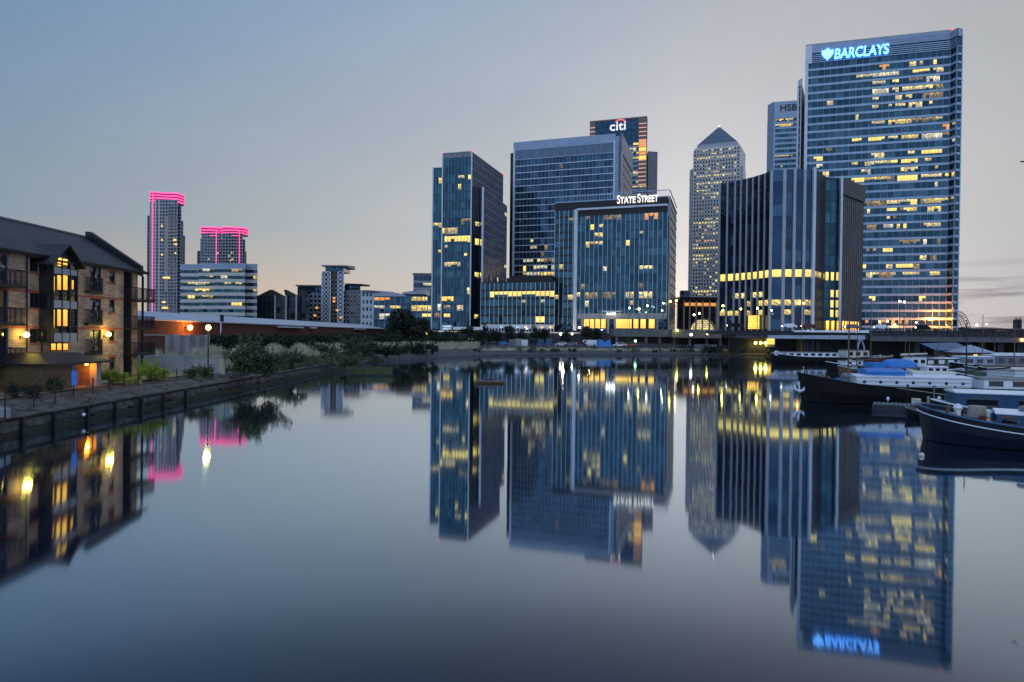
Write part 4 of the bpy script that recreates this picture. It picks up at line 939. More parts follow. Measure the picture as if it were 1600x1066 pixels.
# entrance porch
PX = -31.0
pa, _, pb, _ = wrect(66, 580, 157, 590, PX); pz = wp(112, 566, PX)[1]; gp = GZ
def yat(px, X=PX): return wp(px, 585, X)[0]
po = MB()
po.prism([(PX, yat(113)), (PX, yat(119.5)), (PX-.5, yat(119.5)), (PX-.5, yat(113))], gp, pz); po.build('porch_pier', 'pale_concrete', FL); po = MB()
po.prism([(PX, yat(151)), (PX, yat(158)), (PX-.5, yat(158)), (PX-.5, yat(151))], gp, pz)
po.build('porch_pier', 'red_brick' if 0 else 'pale_concrete', FL)
pw2 = MB(); pw2.prism([(PX, yat(66)), (PX, yat(113)), (PX-.25, yat(113)), (PX-.25, yat(66))], gp, pz); pw2.prism([(PX-.25, yat(66)), (PX-.25, yat(66)+.25), (WX, yat(66)+.25), (WX, yat(66))], gp, pz); pw2.build('porch_wall', 'wood', FL)
bw2 = MB(); bw2.prism([(PX-1.6, yat(119.5)), (PX-1.6, yat(151)), (PX-1.8, yat(151)), (PX-1.8, yat(119.5))], gp, pz); bw2.box((PX-1.8, yat(151), gp), (PX-1.6, yat(158)-.02, pz)); bw2.build('porch_back_wall', 'wood', FL)
sw = MB(); sw.box((PX-1.6, yat(158)-.3, gp), (PX-.5, yat(158)-.02, pz)); sw.build('porch_side_wall', 'pale_wood', FL)
dr = MB(); dr.box((PX-1.6, yat(123), gp), (PX-1.53, yat(123)+1.0, gp+2.1)); dr.build('entrance_door', 'maroon_paint', FL)
pr_ = MB(); e0, e1 = yat(63)-.1, yat(165)+.1; xo = PX+.7; zz = pz; tz = wp(112, 551, PX-1)[1]
y_a, y_b = e0+1.7, e1-1.7; xm = PX-1.3
pr_.face([(xo, e0, zz), (xo, e1, zz), (xm, y_b, tz), (xm, y_a, tz)])
pr_.face([(xo, e1, zz), (WX+.05, e1, zz), (WX+.05, y_b, tz), (xm, y_b, tz)]); pr_.face([(xo, e0, zz), (xm, y_a, tz), (WX+.05, y_a, tz), (WX+.05, e0, zz)])
pr_.face([(xm, y_a, tz), (xm, y_b, tz), (WX+.05, y_b, tz), (WX+.05, y_a, tz)]); pr_.box((WX+.06, e0+.03, zz-.14), (xo-.03, e1-.03, zz-.02)); pr_.build('porch_roof', 'roof_slate', FL)
lp = wp(131, 571, PX-.6); l_ = MB(); l_.ball((PX-.4, lp[0], pz-.25), .11, 8); l_.build('porch_lamp', 'lamp_orange', FL, True)
lamp_light((PX-.3, lp[0], pz-.45), (1, .26, .015), 75, .12)
# wall lamps on the flats
def wall_lamp(px, py, label, X=WX, power=50):
    y, z = wp(px, py, X+.4); o = thing('wall_lamp', label, 'lamp', (X, y, z), 'round yellow lamps on the brick flats')
    a = MB(); a.tube([(X, y, z-.1), (X+.3, y, z-.05), (X+.4, y, z-.02)], .025, 5); a.box((X, y-.07, z-.2), (X+.04, y+.07, z)); a.build('bracket', 'dark_metal', o)
    b = MB(); b.ball((X+.45, y, z+.08), .19, 8); b.build('globe', 'lamp_yellow', o, True)
    lamp_light((X+.75, y, z+.1), (1, .78, .15), power, .12)
wall_lamp(40, 525, 'yellow globe lamp on the flats between the lowest balcony and its window', power=22)
wall_lamp(169, 524, 'yellow globe lamp on the flats, right of the tall balconette doors')
# sign on post, fence posts and chain
def post_sign():
    p = HZ(115, 623, 1.3); o = thing('notice_sign', 'blue notice board on a thin post in front of the porch', 'sign', (p.x, p.y, 1.3))
    a = MB(); a.tube([(p.x, p.y, 1.2), (p.x, p.y, 3.0)], .035, 6); a.build('post', 'dark_metal', o)
    b = MB(); b.box((p.x+.03, p.y-.25, 2.15), (p.x+.06, p.y+.25, 3.05)); b.build('board', 'sign_panel_blue', o)
post_sign()
fp = [(8, 645, 600), (53, 634, 598), (86, 629, 600), (145, 617, 588), (170, 613, 583), (194, 609, 580), (216, 606, 578), (236, 603, 575)]
fence = thing('quay_fence', 'thin dark post and wire fence along the top of the left quay', 'fence', (-28, 45, 1.3))
FPts = []
for px, pb_, pt_ in [(-60, 665, 0)]+fp+[(256, 600, 0), (276, 597, 0), (296, 594, 0)]:
    p = HZ(px, pb_, 1.3); FPts.append((p.x, p.y)); a = MB(); a.tube([(p.x, p.y, 1.0), (p.x, p.y, 2.4)], .035, 6); a.ball((p.x, p.y, 2.42), .055, 6); a.build('post', 'dark_metal', fence)
for h in (1.65, 1.95, 2.25):
    a = MB()
    for P_, Q_ in zip(FPts, FPts[1:]): a.tube([(P_[0], P_[1], h), ((P_[0]+Q_[0])/2, (P_[1]+Q_[1])/2, h-.05), (Q_[0], Q_[1], h)], .012, 4)
    a.build('wire', 'dark_metal', fence)
# ------------------------------------------------------------------ far left: pink-lit towers, banded offices, hotel, gabled block
Hn = 147.
def sil_tower(label, px0, px1, ytop, H, steps, nf, side=.2, pinks=(), group=None, name='residential_tower'):
    """stepped apartment tower; steps = (x0, x1, ytop) in the photograph, all at one distance"""
    c0 = corner((px0+px1)/2, ytop, H); Y = c0[1]
    T = thing(name, label, 'apartment tower', (c0[0], c0[1], 3), group)
    for i, (x0, x1, yt, dy) in enumerate(steps):
        a = XY(x0, Y+dy); b = XY(x1, Y+dy); z = DY((x0+x1)/2, yt, Y+dy).z
        k = (Y+dy+26)/(Y+dy)
        body(T, [(a.x, Y+dy), (b.x, Y+dy), (b.x*k, Y+dy+26), (a.x*k, Y+dy+26)], 3, z, 'stone_clad' if i % 2 == 0 else 'brown_wall', 'tower_section')
        n_f = max(3, int(nf*(z-3)/(H-3)))
        facade(T, [(a.x, Y+dy), (b.x, Y+dy)], 3, z-1, n_f, 3.2, 'navy_glass' if i % 2 == 0 else 'green_glass', 'stone_clad' if i % 2 == 0 else 'brown_wall', .38, .4, .8, .5, 'stone_clad', every=2)
    return T, Y
T, Y = sil_tower('tall apartment tower with a glowing pink crown and a pink line down its edge', 232, 284, 299, 147., [(234, 276, 312, 0), (230, 240, 337, 3), (276, 282, 322, 5), (281, 285, 345, 8), (284, 288, 368, 11)], 42)
def at(px, py, Y_): p = DY(px, py, Y_); return p
def pinkbox(T, x0, x1, ytop, ybot, Y, n=3, drop=4, x2=None):
    a = at(x0, ytop, Y); b = at(x1, ytop, Y); zb = at(x0, ybot, Y).z; h = (a.z-zb)
    mb = MB(); mb.prism([(a.x, Y), (b.x, Y+4), (b.x+1, Y+16), (a.x+.5, Y+16)], zb, a.z); mb.build('crown', 'maroon_paint', T)
    for k in range(n):
        z = zb+h*(k+.55)/n
        m_ = MB(); m_.prism([(a.x-.3, Y-.4), (b.x+.2, Y+3.6), (b.x+1.3, Y+16.4), (a.x+.3, Y+16.4)], z, z+h/n*.55); m_.build('neon_ring', 'neon_pink', T)
pinkbox(T, 234.5, 274, 300, 317, Y-.5, 4)
v = MB(); a = at(239, 303, Y-1.5); b = at(238.5, 487, Y-1.5); v.box((a.x-.35, Y-1.5, b.z), (a.x+.35, Y-1.2, a.z)); v.build('neon_line', 'neon_line', T)
def stripes(T, Y, cols, z0, z1, m='steel_clad', w=.7):
    mb = MB()
    for px in cols: a = XY(px, Y-.6); mb.box((a.x-w, Y-.9, z0), (a.x+w, Y-.1, z1))
    mb.build('pier', m, T)
stripes(T, Y, (236, 242, 248), 3, 138); 
rnd = random.Random(2)
for k in range(40):
    for px in (265, 272): a = XY(px, Y-.6); bal = MB(); bal.box((a.x-1.6, Y-2.0, 6+k*3.2), (a.x+1.4, Y-.5, 7.0+k*3.2)); bal.build('balcony', 'beige_wall', T)
pk = MB()
a = XY(257, Y); b = XY(263, Y); pk.box((a.x, Y-.9, 45), (b.x, Y-.3, 122)); pk.build('ochre_panel', 'beige_wall', T)
for px, py, w in ((253, 353, 1), (253, 375, 1), (253, 398, 1), (258, 434, 3), (256, 472, 2), (258, 481, 4), (273, 375, 2), (274, 382, 2), (274, 396, 1), (236, 466, 1), (263, 434, 2)):
    a = at(px, py, Y-1.6); mb = MB(); mb.box((a.x-.8*w, Y-1.7, a.z-.9), (a.x+.8*w, Y-1.6, a.z+.9)); mb.build('lit_window', 'lit_full', T)
Tb = []
for i, (x0, x1, lab) in enumerate(((313, 345, 'left half of the shorter pink-crowned twin towers behind the banded offices'), (347, 380, 'right half of the shorter pink-crowned twin towers behind the banded offices'))):
    st = [(x0+2 if i == 0 else x0, x1 if i == 0 else x1-2, 364, 0), (x0, x1-8, 372, 3), (x1-6, x1+2, 374, 5)]
    if i == 0: st.append((308, 314, 392, 6))
    if i == 1: st.append((379, 384, 393, 6))
    T, Y = sil_tower(lab, x0, x1, 354, 130., st, 36, group='twin towers with pink crowns')
    pinkbox(T, x0+1, x1-2, 354.5, 367, Y-.5, 3)
    px = 338 if i == 0 else 374; mb = MB(); a = at(px, 360, Y-2); b = at(px, 420, Y-2); mb.box((a.x-.35, Y-2, b.z), (a.x+.35, Y-1.7, a.z)); mb.build('neon_line', 'neon_line', T)
    a = at((x0+x1)/2+4, 367, Y-1.2); mb = MB(); mb.box((a.x-4, Y-1.6, a.z-1.3), (a.x+4, Y-1.2, a.z-.6)); mb.build('neon_ring', 'neon_pink', T)
    for px, py in ((358, 400), (362, 395), (363, 405), (360, 407)) if i else ((326, 405), (340, 396)): a = at(px, py, Y-1.6); mb = MB(); mb.box((a.x-.8, Y-1.7, a.z-.9), (a.x+.8, Y-1.6, a.z+.9)); mb.build('lit_window', 'lit_pale', T)
# banded offices
Y = 400
T = thing('banded_office_building', 'pale office building with long horizontal bands, below the pink-crowned twins', 'office building', (XY(340, Y).x, Y, 3))
secs = [(282, 311, 413, 4, False), (311, 336, 412, 0, False), (336, 352, 411.5, -1.5, True), (352, 383, 411.5, -3, False), (383, 401.5, 412.5, 3, True)]
for x0, x1, yt, dy, lt in secs:
    a = XY(x0, Y+dy); b = XY(x1, Y+dy); z = DY((x0+x1)/2, yt, Y+dy).z
    body(T, [(a.x, Y+dy), (b.x, Y+dy), (b.x*1.07, Y+dy+28), (a.x*1.07, Y+dy+28)], 3, z, 'steel_clad', 'section')
    facade(T, [(a.x, Y+dy), (b.x, Y+dy)], 3, z-3.6, 10, 2.2, 'teal_glass', 'steel_clad', .5, .5, .12, .15, 'dark_metal')
    tp = MB(); tp.obox((a.x, Y+dy), (b.x, Y+dy), z-3.6, z, .1, .5); tp.build('parapet_band', 'blue_panel', T)
A = XY(282, Y-3.2); B = XY(401, Y-3.2)
zt = DY(340, 411.5, Y).z
lit(T, (A.x, Y-3.4), (B.x, Y-3.4), 3, zt-3.6, 10, 2.2, [(429, 316, 330, .7), (429, 360, 378, .6), (436, 314, 334, .7), (435, 343, 356, .8), (443, 295, 330, .6), (443, 350, 380, .6), (455, 305, 330, .9, 'lit_full'), (455, 350, 370, .4), (462, 290, 305, .6), (462, 315, 335, .8), (467, 330, 334, 1), (474, 364, 380, .7, 'lit_full'), (436, 396, 400, 1), (461, 394, 400, 1), (443, 394, 400, .8)], 'lit_warm', .5, seed=31, merge=2)
# dark gabled block
Y = 420
T = thing('gabled_dark_block', 'long dark glass block with a row of low gables, left of the white hotel', 'office building', (XY(440, Y).x, Y, 3))
prev = None
for k, (x0, x1, xm) in enumerate(((402, 446, 424), (446, 468, 446), (464, 484, 474))):
    a = XY(x0, Y+k).x; b = XY(x1, Y+k).x; m_ = XY(xm, Y+k).x; z = DY(xm, 463, Y+k).z; zt = DY(xm, 453, Y+k).z
    mb = MB(); mb.prism([(a, Y+k), (b, Y+k), (b*1.06, Y+26), (a*1.06, Y+26)], 3, z); mb.build('block', 'green_glass', T)
    mb = MB(); mb.face([(a, Y+k-.6, z), (b, Y+k-.6, z), (m_+1, Y+k-.6, zt), (m_-1, Y+k-.6, zt)]); mb.face([(b, Y+k-.6, z), (b*1.06, Y+27, z), (m_*1.06, Y+27, zt), (m_+1, Y+k-.6, zt)]); mb.face([(a*1.06, Y+27, z), (a, Y+k-.6, z), (m_-1, Y+k-.6, zt), (m_*1.06, Y+27, zt)]); mb.build('gable_roof', 'roof_slate', T)
    facade(T, [(a, Y+k), (b, Y+k)], 3, z, 7, 3.2, 'green_glass', 'black_clad', .15, .1, .3, .3, 'dark_concrete')
for px in (430, 447, 463): a = XY(px, Y-.5).x; mb = MB(); mb.box((a-.5, Y-1.2, 3), (a+.5, Y-.2, DY(px, 462, Y).z)); mb.build('pale_pier', 'fin_grey', T)
# white hotel tower with wings
Y = 450
T = thing('white_hotel_tower', 'white hotel tower under a flat oversailing roof with lower wings on both sides', 'hotel', (XY(520, Y).x, Y, 3))
def wing(x0, x1, yt, dy, m_, gm, nf, bay, nm, sp_=.45, mw=.9):
    a = XY(x0, Y+dy).x; b = XY(x1, Y+dy).x; z = DY((x0+x1)/2, yt, Y+dy).z
    body(T, [(a, Y+dy), (b, Y+dy), (b*1.05, Y+dy+24), (a*1.05, Y+dy+24)], 3, z, m_, nm)
    facade(T, [(a, Y+dy), (b, Y+dy)], 3, z-.5, nf, bay, gm, m_, sp_, .3, mw, .3, m_); return a, b, z
wing(503.5, 515, 424, 0, 'white_wall', 'navy_glass', 15, 3.3, 'tower_left', .55, 1.4)
wing(515, 528, 424, 1.5, 'brown_wall', 'dark_glass', 15, 2.6, 'tower_middle', .35, .5)
wing(528, 535.5, 424, .5, 'white_wall', 'navy_glass', 15, 3.0, 'tower_right', .5, 1.2)
a = XY(507, Y).x; b = XY(535, Y).x; zb = DY(520, 424, Y).z; zt = DY(520, 416.5, Y).z
mb = MB(); mb.box((a, Y+1, zb), (b, Y+20, zt)); mb.build('top_storey', 'teal_glass', T)
a = XY(501, Y-3).x; b = XY(539, Y-3).x; mb = MB(); mb.prism([(a, Y-3), (b, Y-3), (b, Y+24), (a, Y+24)], zt, [zt+.7, zt+.7, zt+2.6, zt+2.6]); mb.build('oversailing_roof', 'beige_wall', T)
wing(536, 563, 454, 6, 'beige_wall', 'navy_glass', 11, 2.5, 'right_wing', .35, .7)
wing(538, 562, 445, 9, 'dark_concrete', 'navy_glass', 12, 2.5, 'right_wing_top', .3, .3)
a = XY(536, Y+4).x; b = XY(566, Y+4).x; z = DY(550, 443, Y+4).z; mb = MB(); mb.prism([(a, Y+4), (b, Y+3), (b, Y+28), (a, Y+28)], z-.3, [z, z-.6, z+1, z+1.6]); mb.build('wing_roof', 'brown_wall', T)
wing(483, 502, 460, 5, 'stone_clad', 'navy_glass', 9, 2.5, 'left_wing', .4, .8)
wing(465, 502, 448, 10, 'dark_concrete', 'navy_glass', 11, 2.5, 'left_wing_top', .3, .4)
a = XY(462, Y+8).x; b = XY(503, Y+8).x; z = DY(480, 447.5, Y+8).z; mb = MB(); mb.box((a, Y+7, z), (b, Y+26, z+.9)); mb.build('wing_roof', 'brown_wall', T)
for px, py in ((495, 481), (522, 466), (522, 471), (492, 493), (533, 496), (527, 485)): p = at(px, py, Y-.6); mb = MB(); mb.box((p.x-.9, Y-.8, p.z-.7), (p.x+.9, Y-.7, p.z+.7)); mb.build('lit_window', 'lit_amber', T)
# small flats right of the hotel
Y = 440
def simple(name, label, cat, x0, x1, yt, Y, nf, bay, gm, cm, sp_=.35, mw=.3, roofm='dark_concrete', lits=(), dep=22, mull=None, z0=3, yt2=None, seed=1, litm='lit_warm'):
    a = XY(x0, Y).x; b = XY(x1, Y).x; z = DY((x0+x1)/2, yt, Y).z; k = (Y+dep)/Y
    T = thing(name, label, cat, ((a+b)/2, Y, z0))
    body(T, [(a, Y), (b, Y), (b*k, Y+dep), (a*k, Y+dep)], z0, z, cm, mtop=roofm)
    facade(T, [(a, Y), (b, Y)], z0, z-.6, nf, bay, gm, cm, sp_, .2, mw, .25, mull or cm)
    if lits: lit(T, (a, Y), (b, Y), z0, z-.6, nf, bay, lits, litm, sp_, seed=seed, merge=6)
    return T, a, b, z
T, a, b, z = simple('small_flats', 'small pale flats with a sloping grey roof just right of the hotel', 'apartment building', 565, 588, 456, 440, 6, 2.5, 'navy_glass', 'white_wall', .5, 1.2)
mb = MB(); mb.prism([(a-1, 438), (XY(605, 440).x, 438), (XY(605, 440).x, 462), (a-1, 462)], z, [z+.8, z-1, z+1.5, z+2.6]); mb.build('sloping_roof', 'stone_clad', T)
T, a, b, z = simple('glass_hall', 'long low blue glass building under a curved pale roof', 'office building', 584, 634, 463, 370, 5, 3., 'teal_glass', 'navy_glass', .25, .2, lits=[(471, 578, 612, 1, 'lit_amber'), (482, 588, 603, .9), (482, 609, 624, .8), (496, 590, 620, .25)], mull='light_spandrel')
mb = MB()
for k in range(8): t0, t1 = k/8, (k+1)/8; zz = lambda t_: z+2.2*math.sin(math.pi*(.15+.75*t_)); mb.prism([(a+(b-a)*t0, 368), (a+(b-a)*t1, 368), (a+(b-a)*t1, 392), (a+(b-a)*t0, 392)], z-.2, [zz(t0), zz(t1), zz(t1), zz(t0)])
mb.build('curved_roof', 'roof_metal', T)
T, a, b, z = simple('glass_hall_wing', 'low blue glass building between the tree and the slender tower', 'office building', 634, 676, 462, 350, 5, 3., 'teal_glass', 'navy_glass', .25, .2, lits=[(474, 640, 672, .85), (482, 640, 676, .8), (497, 662, 676, .9)], mull='light_spandrel')
mb = MB(); mb.prism([(XY(628, 348).x, 348), (XY(664, 348).x, 348), (XY(664, 348).x, 366), (XY(628, 348).x, 366)], z+.6, [z+1.6, z+3.2, z+3.2, z+1.6]); mb.build('canted_roof', 'roof_metal', T)
T, a, b, z = simple('dark_office_block', 'dark plain office block peeping out left of the slender tower', 'office building', 645.5, 675, 430, 430, 9, 3., 'navy_glass', 'stone_clad', .3, .2, lits=[(452, 664, 673, 1, 'lit_pale')])
mb = MB(); mb.box((a-.5, 429, z), (b, 440, z+1.2)); mb.build('parapet', 'brown_wall', T)
# brick warehouse
brk = [HZ(190, 493, 8.2), HZ(600, 512.5, 8.2)]
A = (brk[0].x, brk[0].y); B = (brk[1].x, brk[1].y)
T = thing('brick_warehouse', 'long low dark red brick warehouse with a pale metal roof behind the bank', 'warehouse', (A[0], A[1], 2))
k = MB(); A2, B2 = (A[0]*1.12-30, A[1]*1.10+10), (B[0]*1.1, B[1]*1.1+20)
body(T, [A, B, B2, A2], 1.5, 7.6, 'dark_red_brick', 'brick_wall')
dx, dy = B[0]-A[0], B[1]-A[1]; Lw = math.hypot(dx, dy); nw_ = (dy/Lw, -dx/Lw)
r = MB()
e0, e1 = (A[0]+nw_[0]*.6, A[1]+nw_[1]*.6), (B[0]+nw_[0]*.6, B[1]+nw_[1]*.6)
slab(r, [(e0[0], e0[1], 7.75), (e1[0], e1[1], 7.75), (e1[0]-nw_[0]*9, e1[1]-nw_[1]*9, 9.6), (e0[0]-nw_[0]*9, e0[1]-nw_[1]*9, 9.6)], .25)
r.build('roof', 'roof_metal', T)
wn_ = MB()
for k in range(14):
    a = lerp2(A, B, .5+k*.033); b = lerp2(A, B, .5+k*.033+.014); mb = MB(); mb.obox(a, b, 3.6, 5.4, .02, .08); mb.build('window', 'window_dark', T)
for t0, t1, z in ((.33, .42, 6.9), (.46, .48, 6.9), (.72, .80, 7.0)): mb = MB(); mb.obox(lerp2(A, B, t0), lerp2(A, B, t1), z, z+.35, .1, 1.4); mb.build('canopy', 'pale_steel', T)
y_, x_ = 0, 0
p = PL(291, 512, A, B); o = thing('wall_lamp', 'orange floodlight on the dark red brick warehouse wall', 'lamp', (p.x, p.y, p.z))
mb = MB(); mb.box((p.x-.1, p.y-.1, p.z-.1), (p.x+.5, p.y-.7, p.z+.05)); mb.build('housing', 'dark_metal', o)
mb = MB(); mb.ball((p.x+nw_[0]*.8, p.y+nw_[1]*.8, p.z), .55, 8); mb.build('bulb', 'lamp_orange', o, True)
lamp_light((p.x+nw_[0]*2.2, p.y+nw_[1]*2.2, p.z+.3), (1, .3, .03), 2200, .3)
# orange columned pavilion at the pyramid tower's foot
Y = 330
a = XY(1062, Y).x; b = XY(1128, Y).x; z = DY(1090, 468, Y).z
T = thing('columned_pavilion', 'dark pavilion with orange-lit columns at the foot of the pyramid tower', 'pavilion', ((a+b)/2, Y, 6.3))
body(T, [(a, Y+6), (b, Y+6), (b*1.06, Y+26), (a*1.06, Y+26)], 6.3, z-.4, 'dark_glass')
mb = MB(); mb.box((a-1, Y-3, z-.4), (b, Y+26, z+1.0)); mb.build('roof', 'dark_metal', T)
mb = MB(); p = DY(1068, 478, Y-2); q = DY(1120, 473.5, Y-2); mb.box((p.x, Y-2, p.z), (q.x, Y-1.6, q.z)); mb.build('lit_frieze', 'lit_amber', T)
for px in (1068, 1077, 1087, 1097, 1108, 1119):
    x = XY(px, Y-2).x; mb = MB(); mb.box((x-.35, Y-2.5, 6.3), (x+.35, Y-1.8, z-.5)); mb.build('column', 'beige_wall', T)
    if px in (1068, 1077, 1087): lamp_light((x-.6, Y-4.2, 7.2), (1, .42, .08), 500, .3)
p = DY(1100, 507, Y+3); mb = MB()
for k in range(10): t0, t1 = math.pi*k/10, math.pi*(k+1)/10; mb.face([(p.x+6.5*math.cos(t0), Y+4, 8+7*math.sin(t0)), (p.x+6.5*math.cos(t0), Y+5.9, 8+7*math.sin(t0)), (p.x+6.5*math.cos(t1), Y+5.9, 8+7*math.sin(t1)), (p.x+6.5*math.cos(t1), Y+4, 8+7*math.sin(t1))]); 
mb.build('glazed_arch', 'pale_steel', T)
mb = MB(); mb.face([(p.x+6*math.cos(math.pi*k/14), Y+5.95, 8+6.4*math.sin(math.pi*k/14)) for k in range(15)]); mb.build('arch_glass', 'lit_cool' if 0 else 'lit_pale', T)
# small blocks filling the gap by the centre block
T, a, b, z = simple('low_red_block', 'small reddish building glimpsed in the gap left of the pyramid tower', 'building', 1062, 1076, 454, 420, 6, 3., 'navy_glass', 'brown_wall', .5, .8)
# ------------------------------------------------------------------ right: bridge, dock road, arch, distant spires
BY = 190.
T = thing('road_bridge', 'grey road bridge across the dock entrance with a pale blue-white lifting span', 'bridge', (XY(1350, BY).x, BY, 0))
def deck(x0, x1, yt, yb, Y, m_, nm, dep=11, yt2=None):
    a = DY(x0, yt, Y); b = DY(x1, yt if yt2 is None else yt2, Y); zb = DY(x0, yb, Y).z
    mb = MB(); mb.prism([(a.x, Y), (b.x, Y), (b.x, Y+dep), (a.x, Y+dep)], zb, [a.z, b.z, b.z, a.z]); mb.build(nm, m_, T); return a, b
deck(1120, 1640, 517.5, 522, BY, 'dark_concrete', 'deck')
deck(1150, 1660, 522.2, 528, BY+1, 'concrete', 'deck_beam')
deck(1242, 1358, 516.3, 519, BY-1.2, 'white_paint', 'lifting_span_edge', 2)
deck(1200, 1352, 524, 529, BY-.8, 'roof_metal', 'lifting_span_beam', 2)
deck(1360, 1660, 524, 533, BY+.2, 'concrete', 'approach_beam', 6)
for px in (1258, 1268, 1275, 1430, 1465, 1510, 1530, 1560, 1590):
    x = XY(px, BY+4).x; mb = MB(); mb.box((x-.8, BY+3, -1), (x+.8, BY+8, DY(px, 527, BY+4).z)); mb.build('pier', 'dark_concrete', T)
mb = MB(); a = XY(1140, BY+12).x; b = XY(1690, BY+12).x; mb.box((a, BY+12, -.5), (b, BY+13, 5.2)); mb.build('abutment_wall', 'dark_red_brick' if 0 else 'dark_concrete', T)
mb = MB()
for s in (-1, 1):
    p = DY(1345, 528, BY-3); q = DY(1345+s*7, 560, BY-3); mb.tube([(p.x, BY-3, p.z), ((p.x+q.x)/2+s*.2, BY-3, (p.z+q.z)/2+.5), (q.x, BY-3, max(q.z, 0))], .22, 6)
mb.build('leaning_strut', 'roof_metal', T)
rl = MB(); a = DY(1120, 515, BY-.2); b = DY(1640, 515, BY-.2)
for h in (.55, 1.1): rl.tube([(a.x, BY-.1, a.z-.4+h-.6), (b.x, BY-.1, b.z-.4+h-.6)], .05, 4)
for k in range(60): x = a.x+(b.x-a.x)*k/59; rl.box((x-.04, BY-.14, 6.8), (x+.04, BY-.06, 8.5))
rl.build('railing', 'dark_metal', T)
# terrace / car deck under the centre buildings
Y = 214
T = thing('terrace_deck', 'grey concrete terrace with dark openings beneath, centre of the far quay', 'terrace', (XY(1050, Y).x, Y, 1.8))
def tb(x0, x1, yt, yb, Y, m_, nm, dep=8):
    a = DY(x0, yt, Y); b = DY(x1, yt, Y); zb = DY(x0, yb, Y).z; mb = MB(); mb.box((a.x, Y, zb), (b.x, Y+dep, a.z)); return mb.build(nm, m_, T)
tb(960, 1052, 514, 525.5, Y, 'pale_concrete' if 0 else 'concrete', 'upper_wall'); tb(1050, 1128, 515, 528, Y-1, 'concrete', 'upper_wall'); tb(1128, 1200, 517, 524, Y+.5, 'dark_concrete', 'upper_wall')
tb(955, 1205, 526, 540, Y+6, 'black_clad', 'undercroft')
for px in (964, 1010, 1031, 1054, 1078, 1105, 1126, 1148, 1166): tb(px-1.6, px+1.6, 525, 541, Y+.6, 'concrete', 'column', 1.5)
tb(960, 1054, 536, 546, Y-.5, 'dark_concrete', 'lower_wall', .5); tb(1085, 1120, 538, 545, Y-4, 'grey_paint', 'white_railing', .15)
# lamps under the bridge
for i, px in enumerate((1180.5, 1188.5, 1196)): 
    p = DY(px, 536, BY+11); o = thing('bridge_lamp', ['left', 'middle', 'right'][i]+' one of the three yellow lamps in a row under the bridge', 'lamp', tuple(p), 'yellow lamps under the bridge')
    mb = MB(); mb.ball(p, .42, 6); mb.build('bulb', 'lamp_yellow', o); mb = MB(); mb.box((p.x-.3, p.y+.3, p.z-.1), (p.x+.3, p.y+1.0, p.z+.5)); mb.build('housing', 'dark_metal', o)
    lamp_light((p.x, p.y-.9, p.z), (1, .72, .2), 35, .3)
p = DY(1204, 530, BY+11); o = thing('lit_kiosk', 'small yellow-lit kiosk under the bridge beside the three lamps', 'kiosk', tuple(p)); mb = MB(); mb.box((p.x-1.2, p.y, p.z-2.4), (p.x+1.4, p.y+.8, p.z+1.2)); mb.build('kiosk_body', 'beige_wall', o); mb = MB(); mb.box((p.x-1., p.y-.05, p.z-1.6), (p.x+1.2, p.y, p.z+.9)); mb.build('lit_front', 'lit_gold', o)
# curved lattice structure beyond the tallest tower
Y = 420; p0 = XY(1497, Y).x; p1 = XY(1518, Y).x; zt = DY(1500, 487, Y).z; zb = 6
T = thing('lattice_dome', 'dark curved steel lattice frame just right of the tallest tower', 'steel frame', (p0, Y, zb))
mb = MB(); Wd = p1-p0; Hh = zt-zb
for j in range(4):
    pts = [(p0+Wd*(1-.16*j)*math.sin(t_), Y+j*2, zb+Hh*(1-.1*j)*math.cos(t_)) for t_ in [math.pi/2*i/10 for i in range(11)]]; mb.tube(pts, .22, 4)
for i in range(1, 10):
    t_ = math.pi/2*i/10; mb.tube([(p0+Wd*math.sin(t_), Y, zb+Hh*math.cos(t_)), (p0+Wd*.52*math.sin(min(t_+.12, 1.57)), Y+6, zb+Hh*.7*math.cos(min(t_+.12, 1.57)))], .14, 4)
    mb.tube([(p0+Wd*math.sin(t_), Y, zb+Hh*math.cos(t_)), (p0+Wd*.52*math.sin(max(t_-.16, 0)), Y+6, zb+Hh*.7*math.cos(max(t_-.16, 0)))], .14, 4)
mb.build('lattice', 'dark_metal', T); mb = MB(); mb.box((p0, Y-1, zb-2), (p1+1, Y+8, zb)); mb.build('base', 'dark_concrete', T)
Y = 900
for i, (px, lab) in enumerate(((1588, 'left one of the two far spiked turrets on the skyline at the right edge'), (1594, 'right one of the two far spiked turrets on the skyline at the right edge'))):
    x = XY(px, Y).x; zt = DY(px, 494, Y).z; o = thing('far_turret', lab, 'tower', (x, Y, 3), 'far turrets on the right skyline')
    mb = MB(); mb.box((x-2, Y, 3), (x+2, Y+4, zt-5)); mb.build('shaft', 'dark_concrete', o)
    mb = MB()
    for sx in (-1.6, 0, 1.6): mb.tube([(x+sx, Y+1, zt-6), (x+sx, Y+1, zt-(0 if sx == 0 else 2))], .7, 5, r2=.1)
    mb.build('spires', 'dark_concrete', o)
rnd = random.Random(12)
